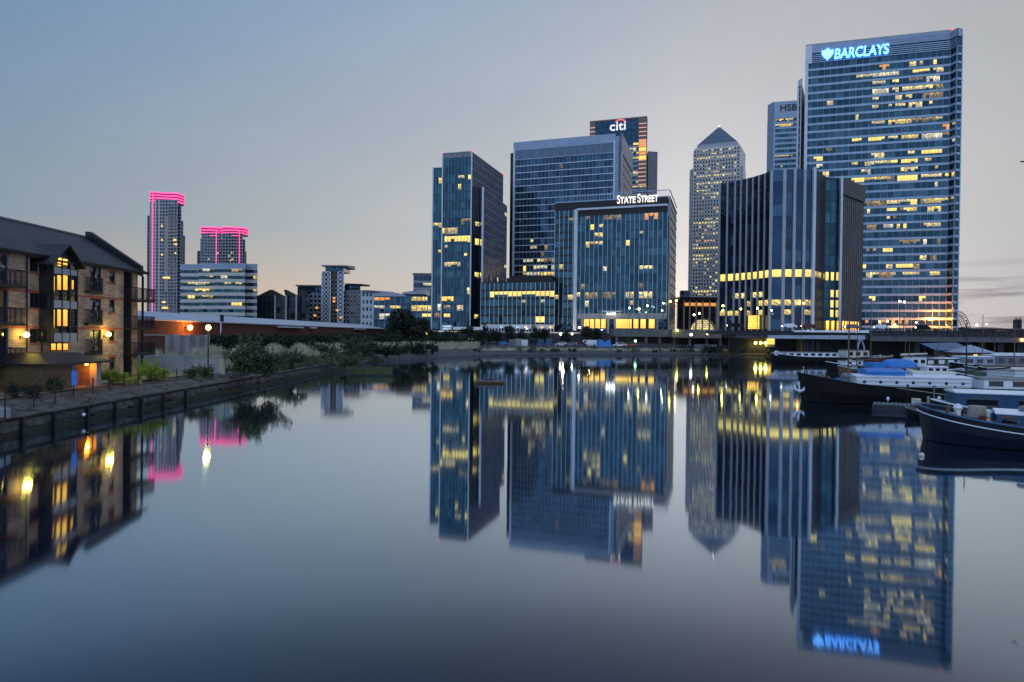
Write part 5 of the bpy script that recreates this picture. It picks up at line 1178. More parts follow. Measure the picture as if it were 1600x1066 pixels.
for i, (x0, x1, yt, Y_, lab) in enumerate(((1500, 1527, 519, 500, 'low dark sheds right of the lattice frame'), (1526, 1556, 515, 700, 'low orange-lit sheds on the right skyline'), (1556, 1582, 514.5, 800, 'long low sheds left of the two turrets'), (1580, 1640, 516, 850, 'far low roofline under the two turrets'), (1380, 1500, 518, 480, 'low dark buildings behind the tallest tower'))):
    a = XY(x0, Y_).x; b = XY(x1, Y_).x; z = DY((x0+x1)/2, yt, Y_).z; o = thing('far_shed', lab, 'shed', ((a+b)/2, Y_, 3))
    mb = MB(); mb.box((a, Y_, 2.5), (b, Y_+30, z)); mb.build('wall', 'dark_concrete', o)
    mb = MB(); mb.prism([(a, Y_-.4), (b, Y_-.4), (b, Y_+30), (a, Y_+30)], z, [z+.2, z+.2, z+2.5, z+2.5]); mb.build('roof', 'roof_slate', o)
    for k in range(4): xx = a+(b-a)*(k+.5)/4; mb = MB(); mb.box((xx-2, Y_-.6, z-4), (xx+2, Y_-.5, z-2)); mb.build('lit_window', 'lit_amber' if i in (1, 2) else 'window_dark', o)
# ------------------------------------------------------------------ vegetation
def leafcloud(mb, blobs, n, size, rnd, m=1, flat=1.):
    tot = sum(b[3]**2 for b in blobs)
    for (cx, cy, cz, r) in blobs:
        for _ in range(int(n*r*r/tot)):
            d = Vector((rnd.gauss(0, 1), rnd.gauss(0, 1), rnd.gauss(0, 1))).normalized()*r*(rnd.random()**.4); d.z *= flat
            c = Vector((cx, cy, cz))+d; u = Vector((rnd.gauss(0, 1), rnd.gauss(0, 1), rnd.gauss(0, .7))).normalized()
            v = u.cross(Vector((rnd.gauss(0, 1), rnd.gauss(0, 1), rnd.gauss(0, 1)))).normalized(); s = size*rnd.uniform(.6, 1.5)
            mb.face([c-u*s, c+v*s*.6, c+u*s, c-v*s*.6], m)
def tree(label, x, y, z, h, w, seed, m='leaf_dark', n=2000, group=None, trunk=.3, kind='broad', name='tree'):
    rnd = random.Random(seed); o = thing(name, label, 'tree', (x, y, z), group)
    tb = MB(); r = h*.025+.04; top = z+h*(.55 if kind == 'broad' else .85)
    tb.tube([(x, y, z-.2), (x+rnd.uniform(-.1, .1)*w*.3, y, z+h*trunk), (x+rnd.uniform(-.1, .1)*w, y, top)], r, 6, r2=r*.3)
    bl = []
    if kind == 'broad':
        for i in range(9):
            a = rnd.uniform(0, 6.28); q = rnd.uniform(.1, .36)*w; zz = z+h*rnd.uniform(trunk+.12, .82); c_ = (x+math.cos(a)*q, y+math.sin(a)*q, zz)
            bl.append((*c_, w*rnd.uniform(.14, .26))); tb.tube([(x, y, z+h*trunk), c_], r*.4, 4, r2=r*.12)
        bl.append((x, y, z+h*.84, w*.17))
    else:
        for i in range(8): t_ = i/7; bl.append((x+rnd.uniform(-.1, .1)*w, y+rnd.uniform(-.1, .1)*w, z+h*(.15+.78*t_), w*.5*(1-.78*t_)))
    tb.build('trunk', 'bark', o)
    cb = MB(); leafcloud(cb, bl, n, max(w*.035, .10, .0012*y), rnd, 0); cb.build('crown', m, o); return o
def bush(label, x, y, z, w, h, seed, m='leaf_mid', n=900, group=None, size=None, cat='bush', name='bush'):
    rnd = random.Random(seed); bl = []
    for i in range(12): a = rnd.uniform(0, 6.28); q = rnd.uniform(0, .42)*w; bl.append((x+math.cos(a)*q, y+math.sin(a)*q*.7, z+h*rnd.uniform(.12, .62), h*rnd.uniform(.14, .36)))
    cb = MB(); leafcloud(cb, bl, n, size or h*.06, rnd, 0)
    for i in range(int(10+w*5)):
        a = rnd.uniform(0, 6.28); q = rnd.uniform(.1, .45)*w; p0 = Vector((x+math.cos(a)*q*.6, y+math.sin(a)*q*.4, z+h*.3)); p1 = Vector((x+math.cos(a)*q*1.25, y+math.sin(a)*q*.8, z+h*rnd.uniform(.45, 1.12)))
        cb.tube([p0, (p0+p1)/2+Vector((0, 0, .1*h)), p1], .012*h, 3, r2=.004*h)
        for _ in range(int(n*.022)):
            c_ = p0+(p1-p0)*rnd.uniform(.4, 1.05)+Vector((rnd.gauss(0, 1), rnd.gauss(0, 1), rnd.gauss(0, 1)))*h*.035; s_ = (size or h*.06)*rnd.uniform(.5, 1.2); u = Vector((rnd.gauss(0, 1), rnd.gauss(0, 1), rnd.gauss(0, .7))).normalized(); v = u.cross(Vector((rnd.gauss(0, 1), rnd.gauss(0, 1), rnd.gauss(0, 1)))).normalized()
            cb.face([c_-u*s_, c_+v*s_*.5, c_+u*s_, c_-v*s_*.5])
    org = Vector((x, y, z)); me = cb.build(name, m, None, loc=tuple(org)); return tag(me, label, cat, group)
# big dark tree in front of the low glass buildings
p = HZ(632, 548, 2.0)
Yt = 200.
x = XY(634, Yt).x; tree('largest dark tree with a wide crown, in front of the low glass halls', x, Yt, 1.9, DY(634, 489, Yt).z-1.9, 13, 11, n=3600, trunk=.1)
x = XY(664, Yt+2).x; tree('broad dark tree against the foot of the slender tower', x, Yt+2, 1.9, DY(664, 500, Yt+2).z-1.9, 10, 12, n=2600, trunk=.12)
x = XY(612, Yt+6).x; tree('low dark tree left of the largest dark tree', x, Yt+6, 1.9, 6.2, 7, 13, n=1500, trunk=.12)
tl = [(731, 512, 5, 'b', 'spreading dark tree in front of the slender tower entrance'), (757, 503, 3.6, 'c', 'tall narrow tree at the left end of the low wing'), (796, 507, 4.6, 'b', 'loose tree before the middle of the low wing'), (815, 514, 4.2, 'c', 'short dark conical tree before the low wing'), (834, 507, 4.6, 'b', 'rounded tree before the right part of the low wing'), (850, 512, 3.6, 'b', 'smaller tree between the rounded tree and the narrow conical one'), (884, 515, 3.4, 'c', 'narrow conical tree lit from behind by warm lamps'), (918, 508, 4.6, 'b', 'dark tree left of the lit lobby'), (932, 512, 4., 'b', 'dark tree beside the lit lobby, rightmost of the quay row'), (703, 517, 6, 'b', 'low wide dark tree at the slender tower foot'), (775, 518, 5, 'b', 'low dark tree between the narrow tree and the loose tree'), (745, 518, 5, 'b', 'low dark tree left of the tall narrow tree')]
for i, (px, yt, w_, kd, lab) in enumerate(tl):
    Y_ = 224+rnd.uniform(-3, 3) if i else 222; x = XY(px, Y_).x; z = 2.0
    tree(lab, x, Y_, z, DY(px, yt, Y_).z-z, w_*1.3, 40+i, 'leaf_dark', 1300, 'trees along the far quay', .15, 'broad' if kd == 'b' else 'cone')
# hedge line behind the left bank
hl = [(345, 528, 120, 8, 3.4), (375, 530, 128, 8, 3.2), (410, 534, 132, 9, 2.8), (440, 535, 140, 9, 3.0), (470, 533, 150, 10, 3.4), (505, 533, 160, 10, 3.4), (540, 531, 168, 10, 3.6), (575, 532, 176, 10, 3.6), (605, 534, 184, 10, 3.4), (690, 536, 196, 12, 3.0), (720, 538, 204, 10, 2.6)]
hb = ['by the grey fence panels', 'second along behind the bank', 'behind the large bank bush', 'in the stretch below the warehouse windows', 'below the middle of the warehouse', 'below the hotel', 'below the right end of the hotel', 'below the small pale flats', 'left of the largest dark tree', 'right of the largest dark tree on the shore', 'where the far quay begins']
for i, (px, yt, Y_, w_, h_) in enumerate(hl):
    x = XY(px, Y_).x; z = DY(px, yt+2, Y_).z-h_; bush('dark thicket '+hb[i], x, Y_, max(z, 1.4), w_*1.5, h_+max(0, z-1.4), 60+i, 'leaf_dark', 2600, 'dark thickets behind the left bank', .34, 'thicket', 'thicket')
# bushes on the bank
def bb(label, px, py, w_, h_, seed, m_, z=1.3, n=900, size=None): p = HZ(px, py, z); return bush(label, p.x, p.y, z, w_, h_, seed, m_, n, None, size)
bb('large loose grey-green bush hanging over the left bank', 386, 588, 4.6, 3.7, 80, 'leaf_bush', n=4200, size=.11)
bb('lower grey-green bush just right of the large bank bush', 420, 588, 4.4, 2.6, 81, 'leaf_bush', n=1500, size=.12)
bb('bright green clipped shrub beside the porch', 173, 600, 2.5, 1.15, 82, 'leaf_bright', 1.5, 3600, .05)
bb('bright yellow-green shrub at the far corner of the flats', 236, 594, 3.3, 1.65, 83, 'leaf_bright', 1.5, 5000, .06)
bb('low pale green plants between the two bright shrubs', 205, 600, 1.8, .8, 84, 'leaf_bright', 1.5, 600, .05)
bb('dark round shrub left of the porch', 50, 622, 1.5, 1.0, 85, 'leaf_dark', 1.5, 900, .05)
bb('dark shrub under the blue-lit window, nearest the left edge', 22, 620, 1.3, .9, 86, 'leaf_dark', 1.5, 800, .05)
bb('dark spiky shrub at the left end of the porch', 84, 612, 1.5, 1.1, 87, 'leaf_mid', 1.5, 900, .06)
bb('small green bush on the quay before the grey hoarding', 318, 590, 2.2, 1.3, 88, 'leaf_mid', 1.4, 800, .07)
bb('small dark bush at the foot of the street lamp', 300, 592, 1.8, 1.2, 89, 'leaf_mid', 1.4, 700, .07)
bb('olive shrub midway along the grassy bank', 452, 574, 4.5, 2.2, 90, 'leaf_bush', 1.3, 1200, .14)
bb('rounded olive shrub near the end of the quay wall', 505, 560, 6, 2.6, 91, 'leaf_bush', 1.3, 1400, .18)
bb('broad olive mound of scrub on the point', 560, 556, 9, 3.4, 92, 'leaf_bush', 1.3, 2200, .2)
bb('dark scrub at the tip of the point', 598, 556, 8, 2.4, 93, 'leaf_dark', 1.2, 1400, .2)
bb('dark bush on the shore right of the point', 655, 552, 9, 2.6, 94, 'leaf_dark', 1.2, 1400, .22)
bb('green clump leaning over the water below the quay end', 545, 574, 4, 1.7, 95, 'leaf_mid', .6, 900, .14)
bb('dark shrub overhanging the terrace shore', 1112, 552, 6, 2.2, 96, 'leaf_dark', .8, 900, .2)
# rough mixed undergrowth all along the bank, too tangled to count
rr = random.Random(77); mb = MB()
for _ in range(150):
    t_ = rr.random()**.8; y = 64+t_*90; x = -28.2-rr.random()*(3 if rr.random() < .5 else 12)+(max(0, y-136)*.55); h = rr.uniform(.35, 1.5)*(1+t_*.4); w_ = rr.uniform(.8, 2.6)*(1+t_)
    leafcloud(mb, [(x+rr.uniform(-.4, .4)*w_, y+rr.uniform(-.4, .4)*w_, 1.15+h*rr.uniform(.15, .6), h*rr.uniform(.25, .5)) for _ in range(4)], 150, .10+t_*.10, rr, rr.choice((0, 0, 1, 2)))
for _ in range(60):
    x = rr.uniform(-24, 110); y = 176+max(0, x+10)*.16+rr.uniform(0, 14)+8*(x > 0)*.6; h = rr.uniform(.5, 1.6)
    leafcloud(mb, [(x+rr.uniform(-1, 1), y, 1.0+h*.3, h*.5) for _ in range(3)], 90, .24, rr, rr.choice((0, 0, 1, 2)))
tag(mb.build('undergrowth', ['leaf_dark', 'leaf_bush', 'grass_green']), 'tangled low weeds and brambles growing along the banks', 'undergrowth', kind='stuff')
# weeds spilling over the quay edge
mb = MB()
for _ in range(46):
    y = rr.uniform(31, 130); x = -26.85-(y > 60)*.3+rr.uniform(-.5, .1); leafcloud(mb, [(x, y, .95+rr.uniform(-.15, .15), rr.uniform(.12, .36)*(1+y/90))], 70, .05+y*.0006, rr, 0)
tag(mb.build('weeds', 'leaf_mid'), 'small weeds spilling over the edge of the left quay wall', 'weeds', kind='stuff')
# floating reed island
p = HZ(578, 586, .0); o = thing('reed_raft', 'floating green reed raft near the end of the quay', 'reed raft', (p.x, p.y, 0))
mb = MB(); mb.prism([(p.x+3.2*math.cos(a), p.y+1.8*math.sin(a)) for a in [6.283*i/16 for i in range(16)]], -.1, .22); mb.build('raft', 'dark_concrete', o)
mb = MB(); rr = random.Random(5)
for _ in range(1500):
    a = rr.uniform(0, 6.28); q = math.sqrt(rr.random()); x, y = p.x+3*q*math.cos(a), p.y+1.6*q*math.sin(a); h = rr.uniform(.5, 1.1); dx, dy = rr.uniform(-.25, .25), rr.uniform(-.2, .2)
    mb.face([(x-.04, y, .2), (x+.04, y, .2), (x+dx, y+dy, .2+h)])
mb.build('reeds', 'grass_green', o)
# dry pale grass along the bank
def lerpath(P_, t_):
    k = t_*(len(P_)-1); i = min(int(k), len(P_)-2); f = k-i; return (P_[i][0]+(P_[i+1][0]-P_[i][0])*f, P_[i][1]+(P_[i+1][1]-P_[i][1])*f)
def grass(label, P0_, P1_, n, h0, h1, m_, zf, seed, w_=.05):
    rr = random.Random(seed); mb = MB()
    for _ in range(n):
        t_ = rr.random(); s = rr.random(); a, b = lerpath(P0_, t_), lerpath(P1_, t_); x, y = a[0]+(b[0]-a[0])*s, a[1]+(b[1]-a[1])*s
        z = zf; h = rr.uniform(h0, h1)*(.6+.8*math.sin(x*.6+y*.23)**2); dx, dy = rr.uniform(-.35, .35)*h, rr.uniform(-.3, .3)*h; w2 = w_*y/60
        mb.face([(x-w2, y, z), (x+w2, y, z), (x+dx+w2*.6, y+dy, z+h*.8), (x+dx*1.3, y+dy, z+h)])
    tag(mb.build('dry_grass', m_), label, 'grass', kind='stuff')
grass('pale dry grass covering the bank beyond the hoarding', [(-31, 72), (-31, 100), (-30, 136), (-20, 156), (-10, 181)], [(-46, 82), (-50, 110), (-54, 150), (-38, 190), (-10, 200)], 26000, .5, 1.7, 'grass_dry', 1.45, 3)
grass('mixed green grass on the edge of the left quay', [(-27.3, 70), (-27.6, 90), (-28, 134)], [(-30.5, 70), (-31, 90), (-32, 134)], 6000, .2, .9, 'grass_green', 1.1, 4)
grass('sparse rough grass on the gravel strip by the railings', [(-27.6, 30), (-28, 62)], [(-29.6, 30), (-30.4, 62)], 1500, .08, .25, 'grass_dry', 1.2, 5, .02)
grass('rough grass on the sloping shore of the far quay', [(-8, 178), (18, 192), (50, 200), (100, 206)], [(-8, 184), (18, 198), (50, 206), (100, 212)], 6000, .2, .7, 'grass_dry', 1.2, 6)
# rubble stones on the gravel strip
rr = random.Random(9)
mb = MB()
for _ in range(420):
    y = rr.uniform(30, 80); x = -27.4-rr.random()*1.6-(y-30)*.01; s = rr.uniform(.05, .16); c_ = Vector((x, y, 1.08+(-27-x)*.16+s*.3))
    v8 = [c_+Vector((sx*s*rr.uniform(.5, 1), sy*s*rr.uniform(.5, 1), sz*s*rr.uniform(.3, .7))) for sx in (-1, 1) for sy in (-1, 1) for sz in (-1, 1)]
    for f_ in ((0, 1, 3, 2), (4, 6, 7, 5), (0, 4, 5, 1), (2, 3, 7, 6), (1, 5, 7, 3)): mb.face([v8[i] for i in f_])
tag(mb.build('rubble', 'concrete'), 'loose pale rubble scattered along the gravel strip', 'rubble', kind='stuff')

T = thing('far_quay_railing', 'thin grey railing along the top of the far quay in front of the parked cars', 'railing', (40, 208, 1.8))
fp_ = [(-8, 190), (18, 203.5), (50, 209.5), (77, 211)]
for a_, b_ in zip(fp_, fp_[1:]):
    L_ = math.hypot(b_[0]-a_[0], b_[1]-a_[1])
    for h in (.5, 1.0): mb = MB(); mb.tube([(a_[0], a_[1], 1.8+h), (b_[0], b_[1], 1.8+h)], .05, 4); mb.build('rail', 'grey_paint', T)
    for k in range(int(L_/3)): q_ = lerp2(a_, b_, k*3/L_); mb = MB(); mb.box((q_[0]-.06, q_[1]-.06, 1.5), (q_[0]+.06, q_[1]+.06, 2.85)); mb.build('post', 'grey_paint', T)
# ------------------------------------------------------------------ hoarding, fence panels, street lamps
A = HZ(246, 597, 1.45); B = HZ(352, 596, 1.45)
A = (-37.5, 61.5); B_ = XY(290, 69); B = (B_.x, 69)
T = thing('hoarding', 'grey ribbed site hoarding beyond the flats with a pale green end panel', 'hoarding', (-33, 67, 1.45))
Pp = [(XY(216, 66).x, 66), (XY(290, 66.5).x, 66.5), (XY(352, 65).x, 65)]
for a, b in zip(Pp, Pp[1:]):
    zt = DY(300, 558, 66).z; mb = MB(); mb.obox(a, b, 1.3, zt, -.06, .0); L = math.hypot(b[0]-a[0], b[1]-a[1]); k = 0
    while k < L-.1: q0, q1 = lerp2(a, b, k/L), lerp2(a, b, min(1, (k+.12)/L)); mb.obox(q0, q1, 1.35, zt-.03, .0, .05); k += .3
    mb.obox(a, b, zt, zt+.08, -.1, .08); mb.build('ribbed_panel', 'hoarding_grey' if 'hoarding_grey' in MATS else mat('hoarding_grey', (.36, .42, .50), .6, 0, .2, .6), T)
mb = MB(); e = Pp[-1]; q = (e[0]+.02, e[1]+4); mb.obox(lerp2(Pp[1], e, .87), e, 1.35, zt-.1, .06, .1); mb.build('end_panel', mat('hoarding_green', (.40, .50, .42), .6, 0, .12, .8), T)
# corrugated sheet fence behind
T = thing('sheet_fence', 'pale corrugated sheet fence in front of the brick warehouse', 'fence', (XY(290, 95).x, 95, 2))
P0_ = (XY(256, 92).x, 92); P1_ = (XY(328, 95).x, 95); zt = DY(290, 524, 93).z; L = math.hypot(P1_[0]-P0_[0], P1_[1]-P0_[1])
mats_ = [mat('sheet_pale', (.36, .35, .36), .7, 0, .2, .6), mat('sheet_dark', (.24, .24, .26), .7, 0, .2, .6)]
for k in range(9):
    q0, q1 = lerp2(P0_, P1_, k/9), lerp2(P0_, P1_, (k+.96)/9); mb = MB(); mb.obox(q0, q1, 1.4, zt+(k % 3)*.05, 0, .04)
    for j in range(6): s0, s1 = lerp2(q0, q1, j/6), lerp2(q0, q1, (j+.4)/6); mb.obox(s0, s1, 1.45, zt-.02, .04, .09)
    mb.build('sheet', mats_[k % 2], T)
# dark shed behind the flats corner
T = thing('garden_wall', 'low dark wall with an orange-lit top between flats and sheet fence', 'wall', (XY(236, 80).x, 80, 1.4))
a, b = (XY(226, 84).x, 84), (XY(258, 86).x, 86); mb = MB(); mb.obox(a, b, 1.4, DY(240, 525, 84).z, -.3, 0); mb.build('wall_body', 'dark_red_brick', T); mb = MB(); mb.obox(a, b, DY(240, 525, 84).z, DY(240, 522, 84).z, -.35, .05); mb.build('wall_cap', 'pale_wood', T)
def lamppost(label, px, ytop, ybase, Y, m_='lamp_yellow', r=.26, z0=1.5, power=0, colr=(1, .8, .3), group='street lamps', cap=True):
    x = XY(px, Y).x; zt = DY(px, ytop, Y).z; o = thing('street_lamp', label, 'street lamp', (x, Y, z0), group)
    mb = MB(); mb.tube([(x, Y, z0-.1), (x, Y, z0+(zt-z0)*.3), (x, Y, zt-r*.8)], .075 if Y < 100 else .11, 6, r2=.05 if Y < 100 else .08); mb.build('pole', 'dark_metal', o)
    mb = MB(); mb.ball((x, Y, zt), r, 8); mb.build('globe', m_, o, True)
    if cap: mb = MB(); mb.prism([(x+r*.9*math.cos(a), Y+r*.9*math.sin(a)) for a in [6.283*i/8 for i in range(8)]], zt+r*.9, zt+r*1.25); mb.build('cap', 'dark_metal', o)
    if power: lamp_light((x, Y-r*1.6, zt-.1), colr, power, .2)
lamppost('tall lamp post with a yellow globe in front of the ribbed hoarding', 325.5, 512, 575, 61, 'lamp_yellow', .24, power=90)
# thin white pole against the warehouse
o = thing('thin_pole', 'thin white pole against the warehouse above the hedge', 'pole', (XY(345, 118).x, 118, 1.5)); mb = MB(); x = XY(345, 118).x; mb.tube([(x, 118, 1.4), (x, 118, DY(345, 497, 118).z)], .09, 6); mb.build('shaft', 'white_paint', o); mb = MB(); mb.box((x-.12, 117.9, DY(345, 503, 118).z), (x+.5, 118.1, DY(345, 492, 118).z)); mb.build('banner', 'dark_metal', o)
q = [(905, 512, 218, 'lamp_white', .4, 2, 'white lamp low beside the blue tarpaulin'), (993, 533, 212, 'lamp_green', .42, 2, 'green-white lamp glowing in front of the terrace openings'), (1058, 516.5, 212, 'lamp_yellow', .42, 2, 'yellow lamp on the terrace wall below the gap'), (1080, 523, 205, 'lamp_white', .48, 1.5, 'bright warm lamp in front of the terrace wall'), (1105, 522, 210, 'lamp_yellow', .3, 2, 'small yellow lamp near the right end of the terrace'),
     (983, 481.5, 235, 'lamp_white', .4, 6.3, 'white lamp before the centre block, upper left of its group'), (998, 483, 236, 'lamp_yellow', .42, 6.3, 'greenish lamp before the centre block, lowest of its group'), (1011, 478, 237, 'lamp_white', .42, 6.3, 'bright lamp before the right half of the centre block'), (1034, 485, 238, 'lamp_white', .32, 6.3, 'faint lamp by the right edge of the centre block'), (1036, 474, 240, 'lamp_white', .3, 6.3, 'high small lamp by the right edge of the centre block'), (1047, 471, 240, 'lamp_yellow', .42, 6.3, 'left one of the two high yellow lamps in the gap'), (1056, 470, 242, 'lamp_yellow', .45, 6.3, 'right one of the two high yellow lamps in the gap'),
     (1084, 492, 240, 'lamp_white', .42, 6.3, 'peach lamp before the pavilion columns'), (1092, 490, 242, 'lamp_yellow', .4, 6.3, 'greenish lamp before the pavilion arch'), (1129, 478, 230, 'lamp_yellow', .4, 7.4, 'upper one of two lamps at the left edge of the finned block'), (1129, 485, 228, 'lamp_yellow', .36, 7.4, 'lower one of two lamps at the left edge of the finned block'), (1157, 483, 228, 'lamp_yellow', .36, 7.4, 'yellow lamp before the left part of the finned block'), (1183, 482, 226, 'lamp_yellow', .45, 7.4, 'bright yellow lamp before the middle of the finned block'), (1205, 485, 226, 'lamp_white', .34, 7.4, 'small white lamp before the finned block'),
     (1247, 474, 220, 'lamp_orange', .42, 7.4, 'left one of a pair of orange lamps before the finned block'), (1255, 474, 220, 'lamp_orange', .42, 7.4, 'right one of a pair of orange lamps before the finned block'), (1405, 471, 222, 'lamp_white', .4, 7.4, 'left one of a white lamp pair before the tallest tower'), (1412, 472, 222, 'lamp_white', .4, 7.4, 'right one of a white lamp pair before the tallest tower'), (1374, 503, 214, 'lamp_yellow', .34, 7.4, 'yellow lamp low before the tallest tower'), (1386, 502, 214, 'lamp_yellow', .36, 7.4, 'brighter yellow lamp low before the tallest tower'), (1431, 504, 214, 'lamp_yellow', .3, 7.4, 'yellow lamp by the orange-lit floors'),
     (1526, 508, 260, 'lamp_white', .4, 7.4, 'white lamp right of the lattice frame'), (1541, 507, 300, 'lamp_white', .34, 7.4, 'small white lamp on a thin pole against the sky'), (1545, 535, 200, 'lamp_orange', .36, 2, 'orange lamp under the right end of the bridge'), (1597, 531, 190, 'lamp_orange', .5, 2, 'orange lamp at the right edge under the bridge'), (666, 521, 205, 'lamp_yellow', .3, 2, 'small yellow lamp glimpsed through the dark tree'), (835, 522, 235, 'lamp_white', .4, 6.3, 'warm low lamp among the quay trees'), (876, 522, 236, 'lamp_white', .45, 6.3, 'warm low lamp left of the narrow conical tree'), (894, 522, 236, 'lamp_white', .45, 6.3, 'warm low lamp right of the narrow conical tree'), (916, 523, 236, 'lamp_white', .4, 6.3, 'warm low lamp left of the lit lobby')]
for px, py, Y_, m_, r_, z0_, lab in q: lamppost(lab, px, py, 0, Y_, m_, r_*.85, z0_, cap=Y_ < 240 and r_ > .3)
for px, Y_, c_, pw_ in ((720, 262, (1, .8, .45), 700), (740, 262, (1, .75, .4), 500), (700, 262, (.7, .85, 1), 600), (800, 250, (.6, .75, 1), 500), (880, 246, (1, .7, .4), 700), (920, 243, (1, .75, .45), 600), (1300, 222, (1, .6, .25), 700)): lamp_light((XY(px, Y_).x, Y_, 8.2), c_, pw_, .4)
# bright low entrance pavilions beside the slender tower
T, a, b, z = simple('entrance_pavilion', 'small bright white-lit entrance pavilion at the foot of the slender tower', 'pavilion', 691, 706, 508, 262, 3, 1.3, 'dark_glass', 'white_wall', .3, .2, z0=5.5)
for k in range(3): mb = MB(); zz = 6.4+k*(z-6.4)/3; mb.box((a+.2, 261.6, zz), (b-.2, 261.75, zz+(z-6.4)/3-.4)); mb.build('lit_window', 'lit_cool', T)
T, a, b, z = simple('restaurant_pavilion', 'low restaurant pavilion with a pale fascia and warm windows', 'pavilion', 708, 754, 511, 260, 2, 1.8, 'dark_glass', 'dark_concrete', .3, .2, z0=5.5)
mb = MB(); mb.box((a, 259, z-1.2), (b, 259.8, z)); mb.build('fascia', 'white_paint', T)
for k in range(5): mb = MB(); xx = a+(b-a)*(k+.15)/5; mb.box((xx, 259.3, 6.5), (xx+1.4, 259.4, z-1.8)); mb.build('lit_window', 'lit_gold' if k != 1 else 'lit_pale', T)
# ------------------------------------------------------------------ boats
mat('rust', (.07, .03, .015), .9, 0, .4, 3)
def boat_frame(x, y, ang):
    ca, sa = math.cos(ang), math.sin(ang)
    return lambda s, t_, z: (x+ca*s-sa*t_, y+sa*s+ca*t_, z)
def section(s, L, B, bluff=.16):
    """half beam at distance s from the bow"""
    f = min(1, s/(L*bluff)); g = min(1, (L-s)/(L*.10)); return B/2*max(.04, (1-(1-f)**2.4)**.62)*max(.35, (1-(1-g)**2.6)**.6)
def hull_marks(T, fr, L, B, H, bluff, n, seed):
    rr = random.Random(seed); mb = MB()
    for _ in range(n):
        s = rr.uniform(.6, L*.9); b = section(s, L, B, bluff); z = rr.uniform(.3, .7)*H; w_ = rr.uniform(.02, .06)
        for sd in (-1, 1): k_ = (.9+.1*z/(H*.45)) if z < .45*H else 1+.03*(z-.45*H)/(.55*H); mb.face([fr(s-w_, sd*(b*k_+.015), z-.22), fr(s+w_, sd*(b*k_+.015), z-.22), fr(s+w_*.6, sd*(b*k_+.02), z), fr(s-w_*.6, sd*(b*k_+.02), z)])
    mb.build('rust_streak', 'rust', T)
    for k in range(max(2, int(L/4))):
        s = L*(k+.7)/max(2, int(L/4)); 
        if s > L-.8: continue
        b = section(s, L, B, bluff); mb = MB(); q = fr(s, -(b*1.03+.12), .55*H); mb.ball(q, .13, 7, sz=1.7); mb.tube([q, fr(s, -b*1.03, H+.05)], .012, 3); mb.build('fender', rr.choice(['white_paint', 'rubber', 'bright_blue']), T, True)
def hull(T, fr, L, B, H, m, bow=.9, stern=.4, bluff=.16, trim='white_paint', stripe=None, n=30, draft=.3, deckm='grey_paint', deck_drop=.25):
    ss = [L*(i/n)**1.25 if i < n*.6 else None for i in range(n+1)]; k0 = int(n*.6); s0 = L*(.6)**1.25
    ss = [L*(i/n)**1.3 for i in range(n+1)]
    def sheer(s): t_ = s/L; return H+bow*max(0, 1-t_/.32)**2+stern*max(0, (t_-.75)/.25)**2
    mb = MB(); R_ = []
    for s in ss:
        b = section(s, L, B, bluff); z = sheer(s); rake = .35*bow*max(0, 1-s/(L*.1))
        R_.append([[fr(s-rake*q*.9, sd*b*w_, zz) for w_, zz, q in ((.72, -draft, -1), (.90, .05, -.2), (1.0, z*.45, .3), (1.03, z, 1))] for sd in (1, -1)])
    for i in range(n):
        for sd in (0, 1):
            for j in range(3):
                q = [R_[i][sd][j], R_[i+1][sd][j], R_[i+1][sd][j+1], R_[i][sd][j+1]]; mb.face(q if sd else q[::-1])
    for e in (0, n): mb.face([R_[e][0][0], R_[e][0][1], R_[e][0][2], R_[e][0][3], R_[e][1][3], R_[e][1][2], R_[e][1][1], R_[e][1][0]])
    o = mb.build('hull', m, T, True)
    for p_ in o.data.polygons: p_.use_smooth = True
    d = MB()
    for i in range(n):
        s, s2 = ss[i], ss[i+1]; b, b2 = section(s, L, B, bluff)*.97, section(s2, L, B, bluff)*.97; z, z2 = sheer(s)-deck_drop, sheer(s2)-deck_drop
        d.face([fr(s, b, z), fr(s, -b, z), fr(s2, -b2, z2), fr(s2, b2, z2)])
    d.build('deck', deckm, T)
    for nm, zo, bb_, r_, mm in (('gunwale', 0, 1.04, .06, trim),)+((('stripe', -.38*H if stripe is True else stripe, 1.035, .035, 'white_paint'),) if stripe else ()):
        g = MB()
        for sd in (1, -1):
            g.tube([fr(s-(.35*bow*max(0, 1-s/(L*.1)))*.9, sd*section(s, L, B, bluff)*bb_+sd*.01, sheer(s)+zo) for s in ss], r_, 5)
        g.build(nm, mm, T)
    return sheer
